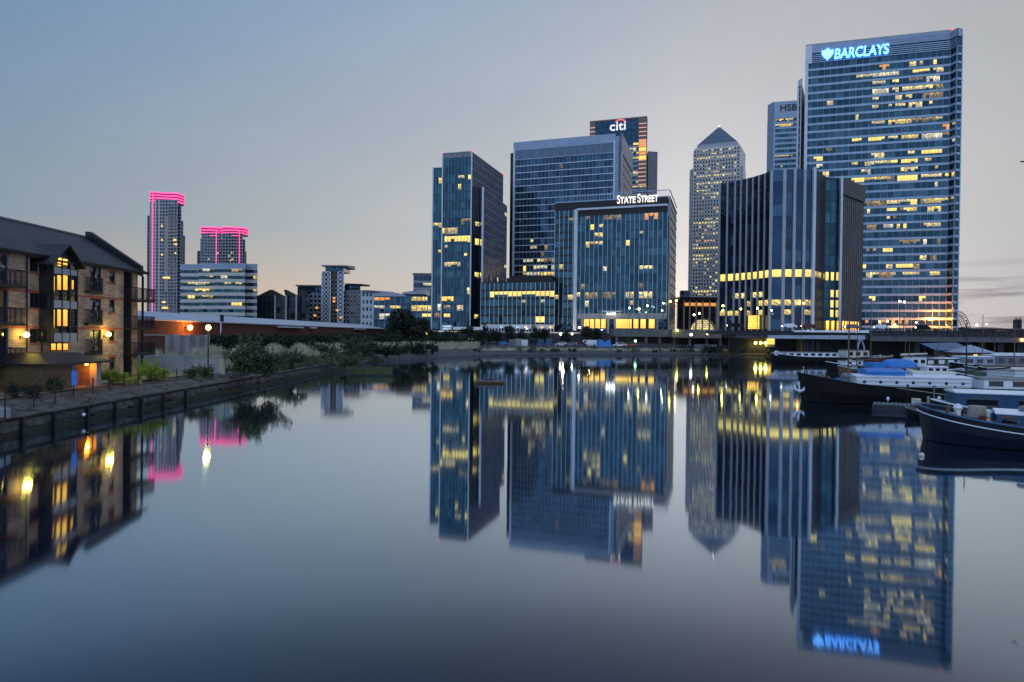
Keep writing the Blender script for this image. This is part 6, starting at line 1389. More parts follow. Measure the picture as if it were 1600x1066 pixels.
def cabin(T, fr, s0, s1, w, z0, z1, m, roofm='white_paint', name='cabin', wins=0, wm='window_dark', wh=.45, inset=.12, round_win=False, over=.08, camber=.12, lits=()):
    mb = MB(); P_ = [(s0, -w/2), (s1, -w/2), (s1, w/2), (s0, w/2)]
    mb.prism([fr(a, b, 0)[:2] for a, b in P_], z0, z1); c_ = mb.build(name, m, T)
    r = MB(); k = 6
    for i in range(k):
        t0, t1 = -w/2-over+(w+2*over)*i/k, -w/2-over+(w+2*over)*(i+1)/k; h = lambda t_: z1+.06+camber*(1-(2*t_/(w+2*over))**2)
        r.face([fr(s0-over, t0, h(t0)), fr(s1+over, t0, h(t0)), fr(s1+over, t1, h(t1)), fr(s0-over, t1, h(t1))][::-1])
        for s_ in (s0-over, s1+over): r.face([fr(s_, t0, z1-.0), fr(s_, t1, z1-.0), fr(s_, t1, h(t1)), fr(s_, t0, h(t0))])
    for sd in (1, -1): r.face([fr(s0-over, sd*(w/2+over), z1), fr(s1+over, sd*(w/2+over), z1), fr(s1+over, sd*(w/2+over), z1+.06), fr(s0-over, sd*(w/2+over), z1+.06)])
    r.build('cabin_roof', roofm, c_)
    if wins:
        zc = (z0+z1)/2+.08; Lw = (s1-s0)/wins
        for sd in (-1, 1):
            for i in range(wins):
                a = s0+Lw*(i+.5); hw = Lw*.3 if not round_win else .14; q = MB(); o_ = sd*(w/2+.015)
                if round_win: q.face([fr(a+.14*math.cos(g_), o_, zc+.14*math.sin(g_)) for g_ in [6.283*j/10 for j in range(10)]])
                else: q.face([fr(a-hw, o_, zc-wh/2), fr(a+hw, o_, zc-wh/2), fr(a+hw, o_, zc+wh/2), fr(a-hw, o_, zc+wh/2)], 0, [(0, 0), (1, 0), (1, 1), (0, 1)])
                wq = q.build('cabin_window', 'lit_gold' if (i in lits and sd < 0) else wm, T)
                if not round_win: f = MB(); z2 = o_-sd*.005; f.prism([fr(a-hw-.05, o_-sd*.02, 0)[:2], fr(a+hw+.05, o_-sd*.02, 0)[:2], fr(a+hw+.05, o_+sd*.012, 0)[:2], fr(a-hw-.05, o_+sd*.012, 0)[:2]], zc+wh/2, zc+wh/2+.05); f.prism([fr(a-hw-.05, o_-sd*.02, 0)[:2], fr(a+hw+.05, o_-sd*.02, 0)[:2], fr(a+hw+.05, o_+sd*.012, 0)[:2], fr(a-hw-.05, o_+sd*.012, 0)[:2]], zc-wh/2-.05, zc-wh/2); f.build('window_frame', 'wood', wq)
    return c_
def mast(T, fr, s, z0, z1, r=.07, t_=0, m='wood', name='mast', boom=None, stays=True, L=8):
    mb = MB(); p = fr(s, t_, 0); mb.tube([(p[0], p[1], z0), (p[0], p[1], z1)], r, 6, r2=r*.5); mb.build(name, m, T)
    if boom: mb = MB(); q = fr(s+boom, t_, 0); mb.tube([(p[0], p[1], z0+1.3), (q[0], q[1], z0+1.7)], .07, 5); mb.build('boom', m, T)
    if stays:
        mb = MB()
        for ds, dt in ((-L*.35, 0), (.8, 1.4), (.8, -1.4)): q = fr(s+ds, t_+dt, 0); mb.tube([(p[0], p[1], z1-.2), (q[0], q[1], z0)], .012, 3)
        mb.build('rigging', 'dark_metal', T)
def rail(T, fr, s0, s1, w, z, h=.7, n=8, m='dark_metal'):
    mb = MB()
    for sd in (-1, 1):
        for i in range(n+1): s = s0+(s1-s0)*i/n; a = fr(s, sd*w/2, z); mb.tube([a, (a[0], a[1], z+h)], .018, 4)
        mb.tube([fr(s0, sd*w/2, z+h), fr(s1, sd*w/2, z+h)], .018, 4)
    mb.build('deck_rail', m, T)
def boat(name, label, px, py, ang, z=0, group=None, cat='boat'):
    p = HZ(px, py, 0); T = thing(name, label, cat, (p.x, p.y, 0), group); return T, boat_frame(p.x, p.y, math.radians(ang)), p
def clutter(T, fr, s0, s1, w, z, n, seed):
    rr = random.Random(seed); n = int(n*1.9)
    ms_ = ['white_paint', 'wood', 'red_paint', 'dark_metal', 'bright_blue', 'rope', 'cream_paint', 'green_paint']
    nm = ['deck_box', 'coiled_rope', 'fuel_can', 'vent', 'plant_tub']
    for i in range(n):
        s = rr.uniform(s0, s1); t_ = rr.uniform(-w/2, w/2); p = fr(s, t_, z); h = rr.uniform(.2, .6); q = MB(); kind = rr.randrange(4)
        if kind == 0: q.prism([fr(s-.3, t_-.2, 0)[:2], fr(s+.3, t_-.2, 0)[:2], fr(s+.3, t_+.2, 0)[:2], fr(s-.3, t_+.2, 0)[:2]], z, z+h*.8)
        elif kind == 1: q.tube([(p[0]+.22*math.cos(a), p[1]+.22*math.sin(a), z+.06+.02*a/6) for a in [6.283*j/8*1 for j in range(17)]], .05, 4)
        elif kind == 2: q.tube([p, (p[0], p[1], z+h)], .1, 6); q.ball((p[0], p[1], z+h), .15, 6)
        else: q.tube([p, (p[0], p[1], z+h*.6)], .17, 7, r2=.21)
        q.build(nm[kind] if kind else 'deck_box', rr.choice(ms_), T)
# big black barge, bow to the left
T, fr, p = boat('black_barge', 'long black-hulled barge with a big anchor on its bow and white cabin sides', 1251, 626, -9, cat='barge')
sh = hull(T, fr, 24, 4.6, 1.55, 'black_paint', 1.0, .3, .13, 'dark_metal', None)
cabin(T, fr, 4.1, 13.2, 3.5, 1.35, 2.35, 'white_paint', 'white_paint', 'coachhouse', 7, 'window_dark', .26, round_win=True, over=.10)
cabin(T, fr, 5.2, 8.2, 2.6, 2.45, 2.75, 'bright_blue', 'bright_blue', 'blue_cover', camber=.25)
cabin(T, fr, 9.0, 12.4, 1.6, 2.45, 2.72, 'white_paint', 'cream_paint', 'skylight', camber=.12)
cabin(T, fr, 14.2, 21.5, 3.4, 1.5, 2.3, 'white_paint', 'grey_paint', 'aft_cabin', 4, 'window_dark', .35)
for z_, c_ in ((1.66, 'blue_panel'), (1.98, 'blue_panel')):
    mb = MB()
    for sd in (-1,): mb.tube([fr(4.1, sd*1.78, z_), fr(13.2, sd*1.78, z_)], .02, 4)
    mb.build('cabin_line', c_, T)
an = MB(); a0 = fr(-.75, 0, 0); an.tube([fr(-.30, -.42, 1.75), fr(-.22, -.42, .95)], .08, 6)
an.tube([fr(.26, -.62, 1.42), fr(.12, -.60, 1.04), fr(-.22, -.50, .86), fr(-.55, -.42, 1.04), fr(-.70, -.36, 1.42)], .14, 6, r2=.10); an.build('anchor', 'white_paint', T)
wl = MB(); wl.tube([fr(1.7, -.5, 2.15), fr(1.7, .5, 2.15)], .24, 8); wl.tube([fr(1.7, -.55, 1.8), fr(1.7, -.55, 2.4)], .07, 5); wl.tube([fr(1.7, .55, 1.8), fr(1.7, .55, 2.4)], .07, 5); wl.build('windlass', 'grey_paint', T)
for s_ in (3.2, 3.55): mb = MB(); q = fr(s_, -1.1, 0); mb.tube([(q[0], q[1], 1.3), (q[0], q[1], 2.2)], .13, 8); mb.ball((q[0], q[1], 2.28), .2, 8); mb.build('mushroom_vent', 'grey_paint', T)
mb = MB(); q = fr(.2, 0, 0); mb.tube([(q[0], q[1], 2.2), (q[0], q[1], 3.1)], .02, 4); mb.build('jackstaff', 'white_paint', T)
rail(T, fr, .6, 3.8, 2.6, 2.0, .55, 6); mast(T, fr, 4.0, 1.6, 9.4, .09, 0, 'wood', boom=None, L=10); mast(T, fr, 13.6, 1.6, 7.4, .07, 0, 'dark_metal', boom=3.5, L=9)
clutter(T, fr, 1.0, 3.9, 2.0, 1.75, 7, 3)
for s_, z_ in ((6.4, .55), (12, .6)): mb = MB(); q = fr(s_, -2.42, z_); mb.ball(q, .14, 8, sz=1.4); mb.build('fender', 'white_paint', T, True)
rp = MB(); a, b = fr(7.0, -2.35, 1.5), fr(17.0, -5.6, .7); rp.tube([a, ((a[0]+b[0])/2, (a[1]+b[1])/2, .9), b], .035, 4); rp.build('mooring_rope', 'rope', T)
rp = MB(); a, b = fr(11.0, -2.35, 1.6), fr(12.6, -6.0, .7); rp.tube([a, ((a[0]+b[0])/2, (a[1]+b[1])/2, 1.0), b], .03, 4); rp.build('mooring_rope', 'rope', T)
# near barge, navy with white line
T, fr, p = boat('navy_barge', 'nearest dark navy barge with a curved white line and blue wheelhouse, lower right', 1440, 684, -33, cat='barge')
hull(T, fr, 21, 4.8, 1.15, 'navy_paint', .80, .3, .13, 'blue_paint', -.34, n=34)
cabin(T, fr, 3.4, 7.6, 2.7, .95, 1.75, 'blue_paint', 'white_paint', 'fore_cabin', 4, 'window_dark', .3)
c_ = cabin(T, fr, 7.8, 13.2, 3.4, .95, 2.65, 'blue_paint', 'white_paint', 'wheelhouse', 3, 'window_dark', .75, over=.3, lits=(0,))
for s_ in (1.7,): mb = MB(); q = fr(s_, 0, 0); mb.tube([(q[0], q[1], 1.2), (q[0], q[1], 1.75)], .16, 8); mb.ball((q[0], q[1], 1.85), .24, 8); mb.build('bow_vent', 'white_paint', T)
mb = MB(); q = fr(2.6, .1, 0); mb.tube([(q[0], q[1], 1.3), (q[0], q[1], 2.0)], .5, 10, r2=.45); mb.build('rope_drum', 'rope', T)
for s_ in (4.6, 6.0): mb = MB(); q = fr(s_, -.5, 0); mb.tube([(q[0], q[1], 1.8), (q[0], q[1], 2.0)], .22, 8); mb.ball((q[0], q[1], 2.05), .28, 8, sz=.6); mb.build('mushroom_vent', 'grey_paint', T)
mb = MB(); mb.prism([fr(8.3, -1.75, 0)[:2], fr(9.7, -1.75, 0)[:2], fr(9.7, -1.69, 0)[:2], fr(8.3, -1.69, 0)[:2]], 1.15, 2.45); mb.build('red_door', 'red_paint', T)
mb = MB()
for s_ in (8.2, 9.0): mb.prism([fr(s_, -2.0, 0)[:2], fr(s_+.55, -2.0, 0)[:2], fr(s_+.55, -1.55, 0)[:2], fr(s_, -1.55, 0)[:2]], .95, 1.35)
mb.build('deck_locker', 'wood', T)
clutter(T, fr, 1.2, 3.4, 2.0, 1.3, 9, 5); clutter(T, fr, 3.6, 7.4, 3.6, 1.0, 8, 6); rail(T, fr, 2.6, 8, 3.9, 1.05, .55, 9)
lf = MB(); q = fr(5.0, -2.1, 1.5); lf.tube([(q[0]+.28*math.cos(a), q[1], 1.5+.28*math.sin(a)) for a in [6.283*j/12 for j in range(13)]], .05, 5); lf.build('life_ring', 'red_paint', T)
# long white barge by the bridge
T, fr, p = boat('white_barge', 'low white-topped barge moored under the bridge, furthest left of the boats', 1206, 567, 2, cat='barge')
hull(T, fr, 27, 4.6, 1.5, 'black_paint', .7, .4, .12, 'white_paint')
cabin(T, fr, 1.2, 14, 3.6, 1.4, 2.35, 'white_paint', 'grey_paint', 'coachhouse', 8, 'window_dark', .4)
cabin(T, fr, 16, 21, 3.6, 1.4, 2.9, 'cream_paint', 'grey_paint', 'wheelhouse', 3, 'window_dark', .7); mast(T, fr, 6.6, 1.4, 8.6, .08, L=12)
lf = MB(); q = fr(.4, -1.4, 2.1); lf.tube([(q[0]+.45*math.cos(a), q[1], 2.2+.45*math.sin(a)) for a in [6.283*j/12 for j in range(13)]], .13, 5); lf.build('life_ring', 'white_paint', T)
clutter(T, fr, 14, 16, 3, 1.4, 4, 8); clutter(T, fr, 21, 25, 3, 1.4, 6, 9)
# fleet between them: (kind, label, photo x of bow, waterline y, heading, length, beam, hull h, hull colour, cabins)
fleet = [
 ('dark_cruiser', 'dark workboat with white rings on its deck, between the white barge and the blue dome', 1292, 582, 4, 12, 3.4, 1.2, 'black_paint', [(2.5, 5.5, 2.4, 1.0, 1.9, 'white_paint', 'grey_paint', 2, .4), (6.5, 9.5, 2.2, 1.0, 2.4, 'maroon_paint', 'dark_metal', 2, .5)], 7.5),
 ('blue_dome_boat', 'boat under a bright blue domed cover, right behind the black barge', 1343, 590, 3, 11, 3.6, 1.1, 'navy_paint', [], 0),
 ('dark_sailing_boat', 'dark sailing boat with a tall mast just left of the blue dome', 1330, 577, 2, 12, 3.2, 1.1, 'black_paint', [(3, 8, 2.2, 1.0, 1.7, 'wood', 'grey_paint', 3, .3)], 13),
 ('red_narrowboat', 'red and dark narrowboat with a row of white arched windows', 1412, 579, 2, 16, 3.0, 1.0, 'black_paint', [(1.5, 5, 2.4, .9, 2.1, 'maroon_paint', 'grey_paint', 2, .6), (5.2, 12, 2.5, .9, 2.2, 'green_paint', 'white_paint', 4, .7)], 0),
 ('grey_houseboat', 'pale blue-grey houseboat with a flat roof and large side windows, right of the red narrowboat', 1480, 580, 2, 19, 4.0, 1.1, 'black_paint', [(2, 7.5, 3.2, 1.0, 2.6, 'blue_panel', 'white_paint', 3, .6), (7.6, 17, 3.4, 1.0, 2.9, 'grey_paint', 'white_paint', 5, .8)], 0),
 ('canopy_boat', 'boat under a wide sloping blue canopy, close under the bridge', 1432, 566, 1, 18, 4.4, 1.3, 'black_paint', [], 9),
 ('pavilion_boat', 'boat with a low pyramid-roofed wooden deckhouse, right of the blue canopy', 1470, 570, 1, 15, 4.2, 1.2, 'black_paint', [], 0),
 ('white_cruiser', 'white motor cruiser with a long pale cabin top, behind the grey houseboat', 1520, 569, 2, 17, 3.8, 1.5, 'white_paint', [(3, 12, 3., 1.4, 2.5, 'white_paint', 'white_paint', 5, .5)], 6),
 ('green_barge', 'dark barge with a green cabin band, directly right of the black barge\'s white cabin', 1484, 606, -2, 11, 3.6, 1.3, 'navy_paint', [(1, 5.5, 2.8, 1.2, 1.95, 'green_paint', 'grey_paint', 3, .35)], 0),
 ('clapboard_houseboat', 'tall white clapboard houseboat with a cream flat roof at the right edge', 1548, 628, -4, 15, 4.2, 1.0, 'grey_paint', [], 0),
 ('small_dinghy', 'small white dinghy moored in front of the red narrowboat', 1463, 583, 0, 4.4, 1.6, .6, 'white_paint', [], 0),
 ('black_cutter', 'black cutter with a brown mast left of the red narrowboat', 1385, 573, 3, 13, 3.2, 1.2, 'black_paint', [(4, 9, 2.3, 1.1, 1.8, 'white_paint', 'grey_paint', 3, .3)], 10),
 ('blue_cabin_boat', 'boat with a long plain blue cabin wall alongside the navy barge', 1460, 664, -20, 15, 3.2, 1.1, 'black_paint', [(.9, 12, 2.6, 1.0, 2.25, 'blue_paint', 'white_paint', 4, .35)], 0),
 ('open_workboat', 'open dark workboat heaped with crates, just left of the pavilion-roofed boat', 1446, 575, 6, 8, 2.8, .9, 'black_paint', [(1, 2.6, 1.8, .8, 1.9, 'white_paint', 'dark_metal', 1, .4)], 4),
 ('green_narrowboat', 'low green narrowboat squeezed between the grey houseboat and the tarpaulined barge', 1508, 586, 1, 15, 2.4, .9, 'green_paint', [(2, 12, 2.0, .8, 1.5, 'green_paint', 'black_clad', 6, .28)], 0),
 ('white_launch', 'small white launch with a raked windscreen behind the black barge, near its skylight', 1418, 592, 3, 8, 2.6, 1.0, 'white_paint', [(2.2, 5.2, 2.0, .9, 1.7, 'white_paint', 'white_paint', 3, .3)], 0),
 ('brown_sloop', 'brown-sided sloop with a furled sail left of the blue dome boat', 1312, 588, 6, 9, 2.8, 1.0, 'wood', [(2.5, 5.5, 1.9, .9, 1.5, 'cream_paint', 'grey_paint', 2, .25)], 8.5),
 ('tall_ketch', 'dark ketch with two thin masts behind the grey houseboat', 1500, 573, 3, 16, 3.6, 1.2, 'black_paint', [(4, 7.5, 2.4, 1.1, 1.8, 'wood', 'grey_paint', 3, .3), (9, 12, 2.4, 1.1, 2.0, 'cream_paint', 'grey_paint', 2, .4)], 11),
 ('tarpaulined_barge', 'dark barge under a low grey tarpaulin behind the white clapboard houseboat', 1530, 592, 1, 17, 3.8, 1.2, 'black_paint', [(3, 12, 3.0, 1.0, 1.7, 'dark_concrete', 'dark_concrete', 0, .3)], 8),
 ('maroon_tug', 'small maroon tug with a white wheelhouse, between red narrowboat and black cutter', 1396, 583, 5, 9, 3.0, 1.2, 'maroon_paint', [(2.5, 5, 2.0, 1.1, 2.7, 'white_paint', 'dark_metal', 2, .5)], 5),
 ('moored_tender', 'dark tender with a blue stripe tucked behind the navy barge cabin', 1560, 600, 0, 12, 3.2, 1.2, 'blue_paint', [(2, 7, 2.4, 1.1, 2.0, 'maroon_paint', 'grey_paint', 3, .4)], 0)]
for i, (nm, lab, px, py, ang, L, B, H, hm, cabs, mh) in enumerate(fleet):
    T, fr, p = boat(nm, lab, px, py, ang)
    hull(T, fr, L, B, H, hm, .6 if L > 6 else .2, .25, .2, 'grey_paint' if i % 2 else 'white_paint', n=18, deck_drop=.15)
    for (s0, s1, w_, z0_, z1_, cm, rm_, nw2, wh_) in cabs: cabin(T, fr, s0, s1, w_, z0_, z1_, cm, rm_, 'cabin', nw2, 'window_dark' if nm != 'red_narrowboat' else 'white_paint', wh_)
    if L > 6: hull_marks(T, fr, L, B, H, .2, 8, i)
    if mh: mast(T, fr, L*.3, 1, mh, .08, boom=L*.35, L=L)
    if L > 6: clutter(T, fr, .8, L-1, B*.6, H-.1, 7, 20+i)
    if nm == 'blue_dome_boat':
        mb = MB(); k = 10
        for a in range(k):
            for b in range(6):
                f_ = lambda u_, v_: fr(3.4+2.4*(1-math.cos(math.pi*u_/k)*1.0)*1.0, 1.5*math.cos(math.pi*v_/6)*math.sin(math.pi*(u_*.9+.5)/k)**.5, 1.5+1.25*math.sin(math.pi*v_/6)*math.sin(math.pi*(u_*.9+.5)/k)**.5)
                mb.face([f_(a, b), f_(a+1, b), f_(a+1, b+1), f_(a, b+1)])
        mb.build('domed_cover', 'bright_blue', T, True); mb = MB(); mb.prism([fr(s_, t_, 0)[:2] for s_, t_ in ((1.2, -1.2), (3.2, -1.2), (3.2, 1.2), (1.2, 1.2))], 1.1, 2.2); mb.build('blue_box', 'bright_blue', T)
        mb = MB(); mb.prism([fr(s_, t_, 0)[:2] for s_, t_ in ((3.2, -1.5), (8.6, -1.5), (8.6, 1.5), (3.2, 1.5))], 1.0, 1.55); mb.build('coaming', 'wood', T)
    if nm == 'canopy_boat':
        mb = MB(); slab(mb, [fr(3, -2.6, 3.0), fr(12, -2.6, 3.2), fr(11, 1.8, 4.9), fr(2, 1.8, 4.6)], .1); mb.build('canopy', 'blue_paint', T)
        for s_ in (3, 7.5, 12):
            for t_ in (-2.3, 1.5): mb = MB(); mb.tube([fr(s_, t_, 1), fr(s_, t_, 3.1 if t_ < 0 else 4.5)], .06, 5); mb.build('canopy_post', 'grey_paint', T)
    if nm == 'pavilion_boat':
        cabin(T, fr, 3, 10, 3.4, 1.1, 2.7, 'wood', 'grey_paint', 'deckhouse', 5, 'lit_gold' if 0 else 'window_dark', .8, lits=(2,), over=.4)
        mb = MB(); ap_ = fr(6.5, 0, 4.5); cs = [fr(2.2, -2.4, 2.8), fr(10.8, -2.4, 2.8), fr(10.8, 2.4, 2.8), fr(2.2, 2.4, 2.8)]
        for j in range(4): mb.face([cs[j], cs[(j+1) % 4], ap_])
        mb.build('pyramid_roof', 'roof_metal', T)
    if nm == 'clapboard_houseboat':
        c_ = cabin(T, fr, .8, 12, 3.8, .8, 3.05, 'white_paint', 'cream_paint', 'house', 3, 'window_dark', .75, over=.25, camber=.05)
        mb = MB()
        for k in range(9):
            z_ = .95+k*.24; mb.prism([fr(.78, -1.93, 0)[:2], fr(12.02, -1.93, 0)[:2], fr(12.02, -1.905, 0)[:2], fr(.78, -1.905, 0)[:2]], z_, z_+.03)
            mb.prism([fr(.77, -1.9, 0)[:2], fr(.795, -1.9, 0)[:2], fr(.795, 1.9, 0)[:2], fr(.77, 1.9, 0)[:2]], z_, z_+.03)
        mb.build('clapboard_joint', 'blue_panel', T)
    if nm == 'dark_cruiser':
        for s_ in (3.2, 4.8): mb = MB(); q = fr(s_, -1.3, 1.6); mb.tube([(q[0]+.38*math.cos(a), q[1], 1.7+.38*math.sin(a)) for a in [6.283*j/12 for j in range(13)]], .11, 5); mb.build('life_ring', 'white_paint', T)
    if nm == 'black_cutter': mb = MB(); mb.tube([fr(3, 0, 2.4), fr(8.5, 0, 2.7)], .28, 7, r2=.14); mb.build('furled_sail', 'cream_paint', T)
# extra thin masts standing in the fleet are part of their boats; bunting of ropes between hull and pontoon
# floating pontoon and its clutter
p = HZ(1362, 640, .0)
T = thing('pontoon', 'low grey floating pontoon with ladders and ropes between the two big barges', 'pontoon', (p.x, p.y, 0))
fr = boat_frame(p.x, p.y, math.radians(-24))
mb = MB(); mb.prism([fr(0, 0, 0)[:2], fr(7.5, 0, 0)[:2], fr(7.5, 2.2, 0)[:2], fr(.8, 2.2, 0)[:2]], -.2, .40); mb.build('float', 'dark_concrete', T)
mb = MB()
for k in range(24): mb.prism([fr(.1+k*.3, .05, 0)[:2], fr(.34+k*.3, .05, 0)[:2], fr(.34+k*.3+.2, 2.15, 0)[:2], fr(.1+k*.3+.2, 2.15, 0)[:2]], .40, .45)
mb.build('decking', 'grey_paint', T)
for s_, m_ in ((2.6, 'dark_metal'), (4.4, 'grey_paint'), (5.8, 'grey_paint')): mb = MB(); q = fr(s_, 1.1, 0); mb.tube([(q[0], q[1], .55), (q[0], q[1], 1.9)], .05, 5); mb.ball((q[0], q[1], 1.95), .12, 6); mb.build('bollard', m_, T)
clutter(T, fr, 2.5, 7, 1.4, .6, 7, 44)
mb = MB()
for t_ in (0, .6): mb.tube([fr(5.0, t_-.3, -.4), fr(5.0, t_-.3, 1.5)], .03, 4)
for k in range(6): mb.tube([fr(5.0, -.3, -.2+k*.3), fr(5.0, .3, -.2+k*.3)], .02, 4)
mb.build('ladder', 'grey_paint', T)
q = HZ(1415, 652, 0); T = thing('bow_tender', 'small dark tender with an outboard lying at the bow of the navy barge', 'boat', (q.x, q.y, 0)); fr = boat_frame(q.x, q.y, math.radians(-30)); hull(T, fr, 3.6, 1.5, .55, 'black_paint', .2, .1, .3, 'grey_paint', n=12, deck_drop=.2); mb = MB(); a = fr(3.7, 0, 0); mb.box((a[0]-.12, a[1]-.15, .3), (a[0]+.15, a[1]+.15, .95)); mb.build('outboard', 'grey_paint', T)
clutter(T, fr, .8, 3, .8, .4, 3, 50)
# rowing dinghy out on the water
p = HZ(745, 599, 0); T = thing('rowing_dinghy', 'small brown rowing dinghy alone on the open water, left of centre', 'boat', (p.x, p.y, 0)); fr = boat_frame(p.x, p.y, math.radians(3))
hull(T, fr, 3.3, 1.15, .28, 'wood', .18, .1, .3, 'grey_paint', n=14, draft=.12, deckm='dark_metal', deck_drop=.14)
for s_ in (1.1, 2.1): mb = MB(); mb.prism([fr(s_, -.5, 0)[:2], fr(s_+.22, -.5, 0)[:2], fr(s_+.22, .5, 0)[:2], fr(s_, .5, 0)[:2]], .22, .27); mb.build('thwart', 'pale_wood', T)
mb = MB(); mb.prism([fr(.9, -.3, 0)[:2], fr(1.9, -.3, 0)[:2], fr(1.9, .3, 0)[:2], fr(.9, .3, 0)[:2]], .28, [.5, .62, .55, .45]); mb.build('bundled_tarpaulin', 'maroon_paint', T)
for sd in (-1, 1): mb = MB(); mb.tube([fr(1.2, sd*.5, .36), fr(3.4, sd*.75, .12)], .025, 4); mb.build('oar', 'pale_wood', T)
p = HZ(1440, 713, 0); o = thing('mooring_buoy', 'small pale mooring buoy on the water below the navy barge', 'buoy', (p.x, p.y, 0)); mb = MB(); mb.ball((p.x, p.y, .06), .13, 8); mb.build('float', 'cream_paint', o, True); mb = MB(); mb.tube([(p.x, p.y, .15), (p.x, p.y, .3)], .02, 4); mb.build('ring', 'dark_metal', o)

# ------------------------------------------------------------------ parked vehicles and tarpaulin on the far quay
def car(label, px, Y, m, ang=0, van=False):
    x = XY(px, Y).x; z = 2.0; T = thing('parked_van' if van else 'parked_car', label, 'van' if van else 'car', (x, Y, z), 'vehicles parked along the far quay')
    L, W = (5.2, 2.0) if van else (4.3, 1.75); fr = boat_frame(x, Y, math.radians(ang))
    pr = [(-.5, .3), (-.5, .75), (-.28, .92), (-.16, 1.42), (.24, 1.45), (.38, .98), (.5, .85), (.5, .3)] if not van else [(-.5, .3), (-.5, 1.0), (-.38, 1.25), (-.3, 2.1), (.5, 2.15), (.5, .3)]
    mb = MB()
    for sd in (-1, 1): q = [fr(a*L, sd*W/2, z+b) for a, b in pr]; mb.face(q if sd < 0 else q[::-1])
    for j in range(len(pr)): a, b = pr[j], pr[(j+1) % len(pr)]; mb.face([fr(a[0]*L, -W/2, z+a[1]), fr(a[0]*L, W/2, z+a[1]), fr(b[0]*L, W/2, z+b[1]), fr(b[0]*L, -W/2, z+b[1])])
    mb.build('body', m, T)
    mb = MB(); g_ = [(-.22, .95), (-.14, 1.36), (.22, 1.38), (.32, .98)] if not van else [(-.4, 1.25), (-.33, 1.95), (-.18, 1.95), (-.18, 1.25)]
    mb.face([fr(a*L, -W/2-.02, z+b) for a, b in g_]); mb.build('side_window', 'window_dark', T)
    for a in (-.31, .31): mb = MB(); q = fr(a*L, -W/2+.1, z+.32); mb.tube([fr(a*L, -W/2-.03, z+.32), fr(a*L, -W/2+.2, z+.32)], .32, 10); mb.build('wheel', 'rubber', T)
cars = [(726, 'white_paint', True, 'white van parked leftmost on the far quay'), (740, 'red_paint', False, 'red car right of the leftmost white van'), (755, 'grey_paint', False, 'grey car under the tall narrow tree'), (770, 'black_paint', False, 'black car before the low wing, left end'), (785, 'bright_blue', False, 'blue car left of the row of site boxes'), (878, 'white_paint', False, 'white car right of the row of site boxes'), (892, 'grey_paint', False, 'silver car left of the maroon one'), (906, 'maroon_paint', False, 'maroon car left of the blue tarpaulin'), (920, 'white_paint', True, 'white van just left of the blue tarpaulin'), (968, 'white_paint', False, 'white car just right of the blue tarpaulin'), (984, 'red_paint', False, 'dark red car by the green-white lamp'), (1000, 'grey_paint', False, 'grey car before the terrace openings')]
for i, (px, m_, v_, lab) in enumerate(cars): car(lab, px, 213+(i % 3), m_, (i*37) % 20-10, v_)
for i, (px, m_, lab) in enumerate(((800, 'grey_paint', 'grey site box, leftmost of its row on the far quay'), (810, 'beige_wall', 'beige site box, second of its row on the far quay'), (820, 'white_paint', 'white site box, brightest of its row on the far quay'), (833, 'navy_paint', 'dark blue site box left of the stacked blue ones'), (845, 'blue_paint', 'blue site box in the middle of the row'), (858, 'blue_paint', 'blue site box near the right of the row'))):
    x = XY(px, 214).x; T = thing('site_box', lab, 'container', (x, 214, 2), 'site boxes on the far quay'); h = 2.1+.3*(i % 2)
    mb = MB(); mb.box((x-1, 214, 1.9), (x+1, 216, 1.9+h)); mb.build('box_body', m_, T); mb = MB()
    for k in range(6): mb.box((x-.95+k*.33, 213.93, 2.0), (x-.85+k*.33, 214, 1.8+h))
    mb.build('rib', m_, T); mb = MB(); mb.box((x-1.05, 213.95, 1.9+h), (x+1.05, 216.05, 2.0+h)); mb.build('lid', 'grey_paint', T)
x = XY(945, 212).x; T = thing('blue_tarpaulin_stack', 'bright blue tarpaulin over a stack beside the parked cars', 'covered stack', (x, 212, 2))
mb = MB(); rr = random.Random(3); g_ = [[(x-2.3+4.6*i/8, 211+3*j/5, 1.9+(2.0+.5*math.sin(i*1.1)+rr.uniform(-.2, .2))*(1 if 0 < i < 8 and 0 < j < 5 else .0)) for j in range(6)] for i in range(9)]
for i in range(8):
    for j in range(5): mb.face([g_[i][j], g_[i+1][j], g_[i+1][j+1], g_[i][j+1]])
mb.build('tarpaulin', 'bright_blue', T); mb = MB(); mb.box((x-1.7, 211.7, 1.9), (x+1.7, 213.3, 3.1)); mb.build('stack', 'wood', T)
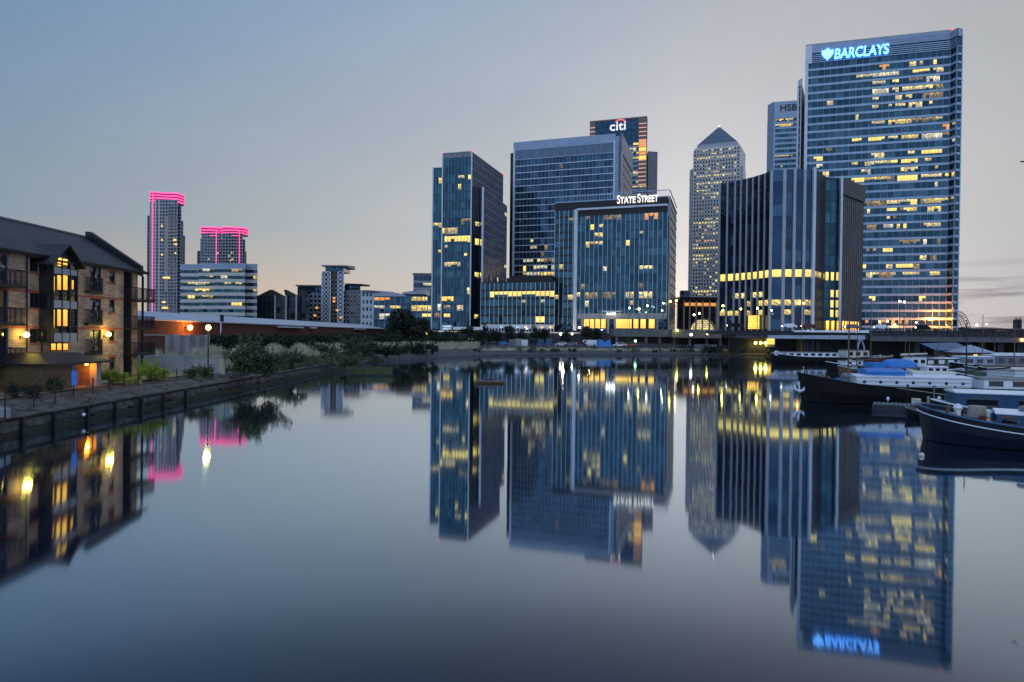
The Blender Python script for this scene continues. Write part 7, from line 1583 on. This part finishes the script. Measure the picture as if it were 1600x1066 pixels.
# traffic on the bridge: a few cars with lights
for i, (px, m_, lab) in enumerate(((1146, 'black_paint', 'black car on the road before the left part of the finned block'), (1232, 'white_paint', 'white car at the left end of the bridge\'s pale span'), (1262, 'maroon_paint', 'dark red car in the middle of the bridge\'s pale span'), (1330, 'grey_paint', 'grey car near the right end of the bridge\'s pale span'), (1375, 'white_paint', 'white car on the bridge before the tallest tower'), (1440, 'black_paint', 'black car on the bridge before the orange-lit floors'))):
    Y = 194; x = XY(px, Y).x; zb = 8.35; T = thing('bridge_car', lab, 'car', (x, Y, zb), 'cars crossing the bridge'); fr = boat_frame(x, Y, 0)
    mb = MB(); pr = [(-2.1, .25), (-2.1, .8), (-1.2, .95), (-.7, 1.4), (1.0, 1.42), (1.7, .95), (2.1, .85), (2.1, .25)]
    q0 = [(x+a, Y-.85, zb+b) for a, b in pr]; q1 = [(x+a, Y+.85, zb+b) for a, b in pr]; mb.face(q0); mb.face(q1[::-1])
    for j in range(8): mb.face([q0[j], q1[j], q1[(j+1) % 8], q0[(j+1) % 8]])
    mb.build('body', m_, T)
    for a in (-1.3, 1.3): mb = MB(); mb.tube([(x+a, Y-.9, zb+.3), (x+a, Y-.6, zb+.3)], .3, 8); mb.build('wheel', 'rubber', T)
    mb = MB(); mb.box((x-2.2, Y-.75, zb+.55), (x-2.08, Y-.4, zb+.75)); mb.build('headlight', 'lamp_white', T); mb = MB(); mb.box((x+2.08, Y-.75, zb+.6), (x+2.2, Y-.45, zb+.8)); mb.build('tail_light', 'lamp_red', T)
# a dark bird in flight at the right edge
p = DY(1596, 253, 60); T = MB(); x, y, z = p
T.face([(x-.05, y, z-.02), (x+.28, y, z-.05), (x+.5, y+.02, z+.02), (x+.25, y, z+.07)]); T.face([(x+.1, y, z+.04), (x+.3, y, z+.05), (x+.2, y-.5, z+.16)]); T.face([(x+.1, y, z+.04), (x+.2, y+.5, z+.16), (x+.3, y, z+.05)]); T.ball((x-.05, y, z+.02), .06, 6); T.tube([(x-.05, y, z+.01), (x+.2, y, z+.02), (x+.5, y, z)], .07, 6, r2=.02)
o = T.build('bird', 'black_paint', None, loc=(x, y, z)); tag(o, 'dark bird flying at the right edge of the sky', 'bird')
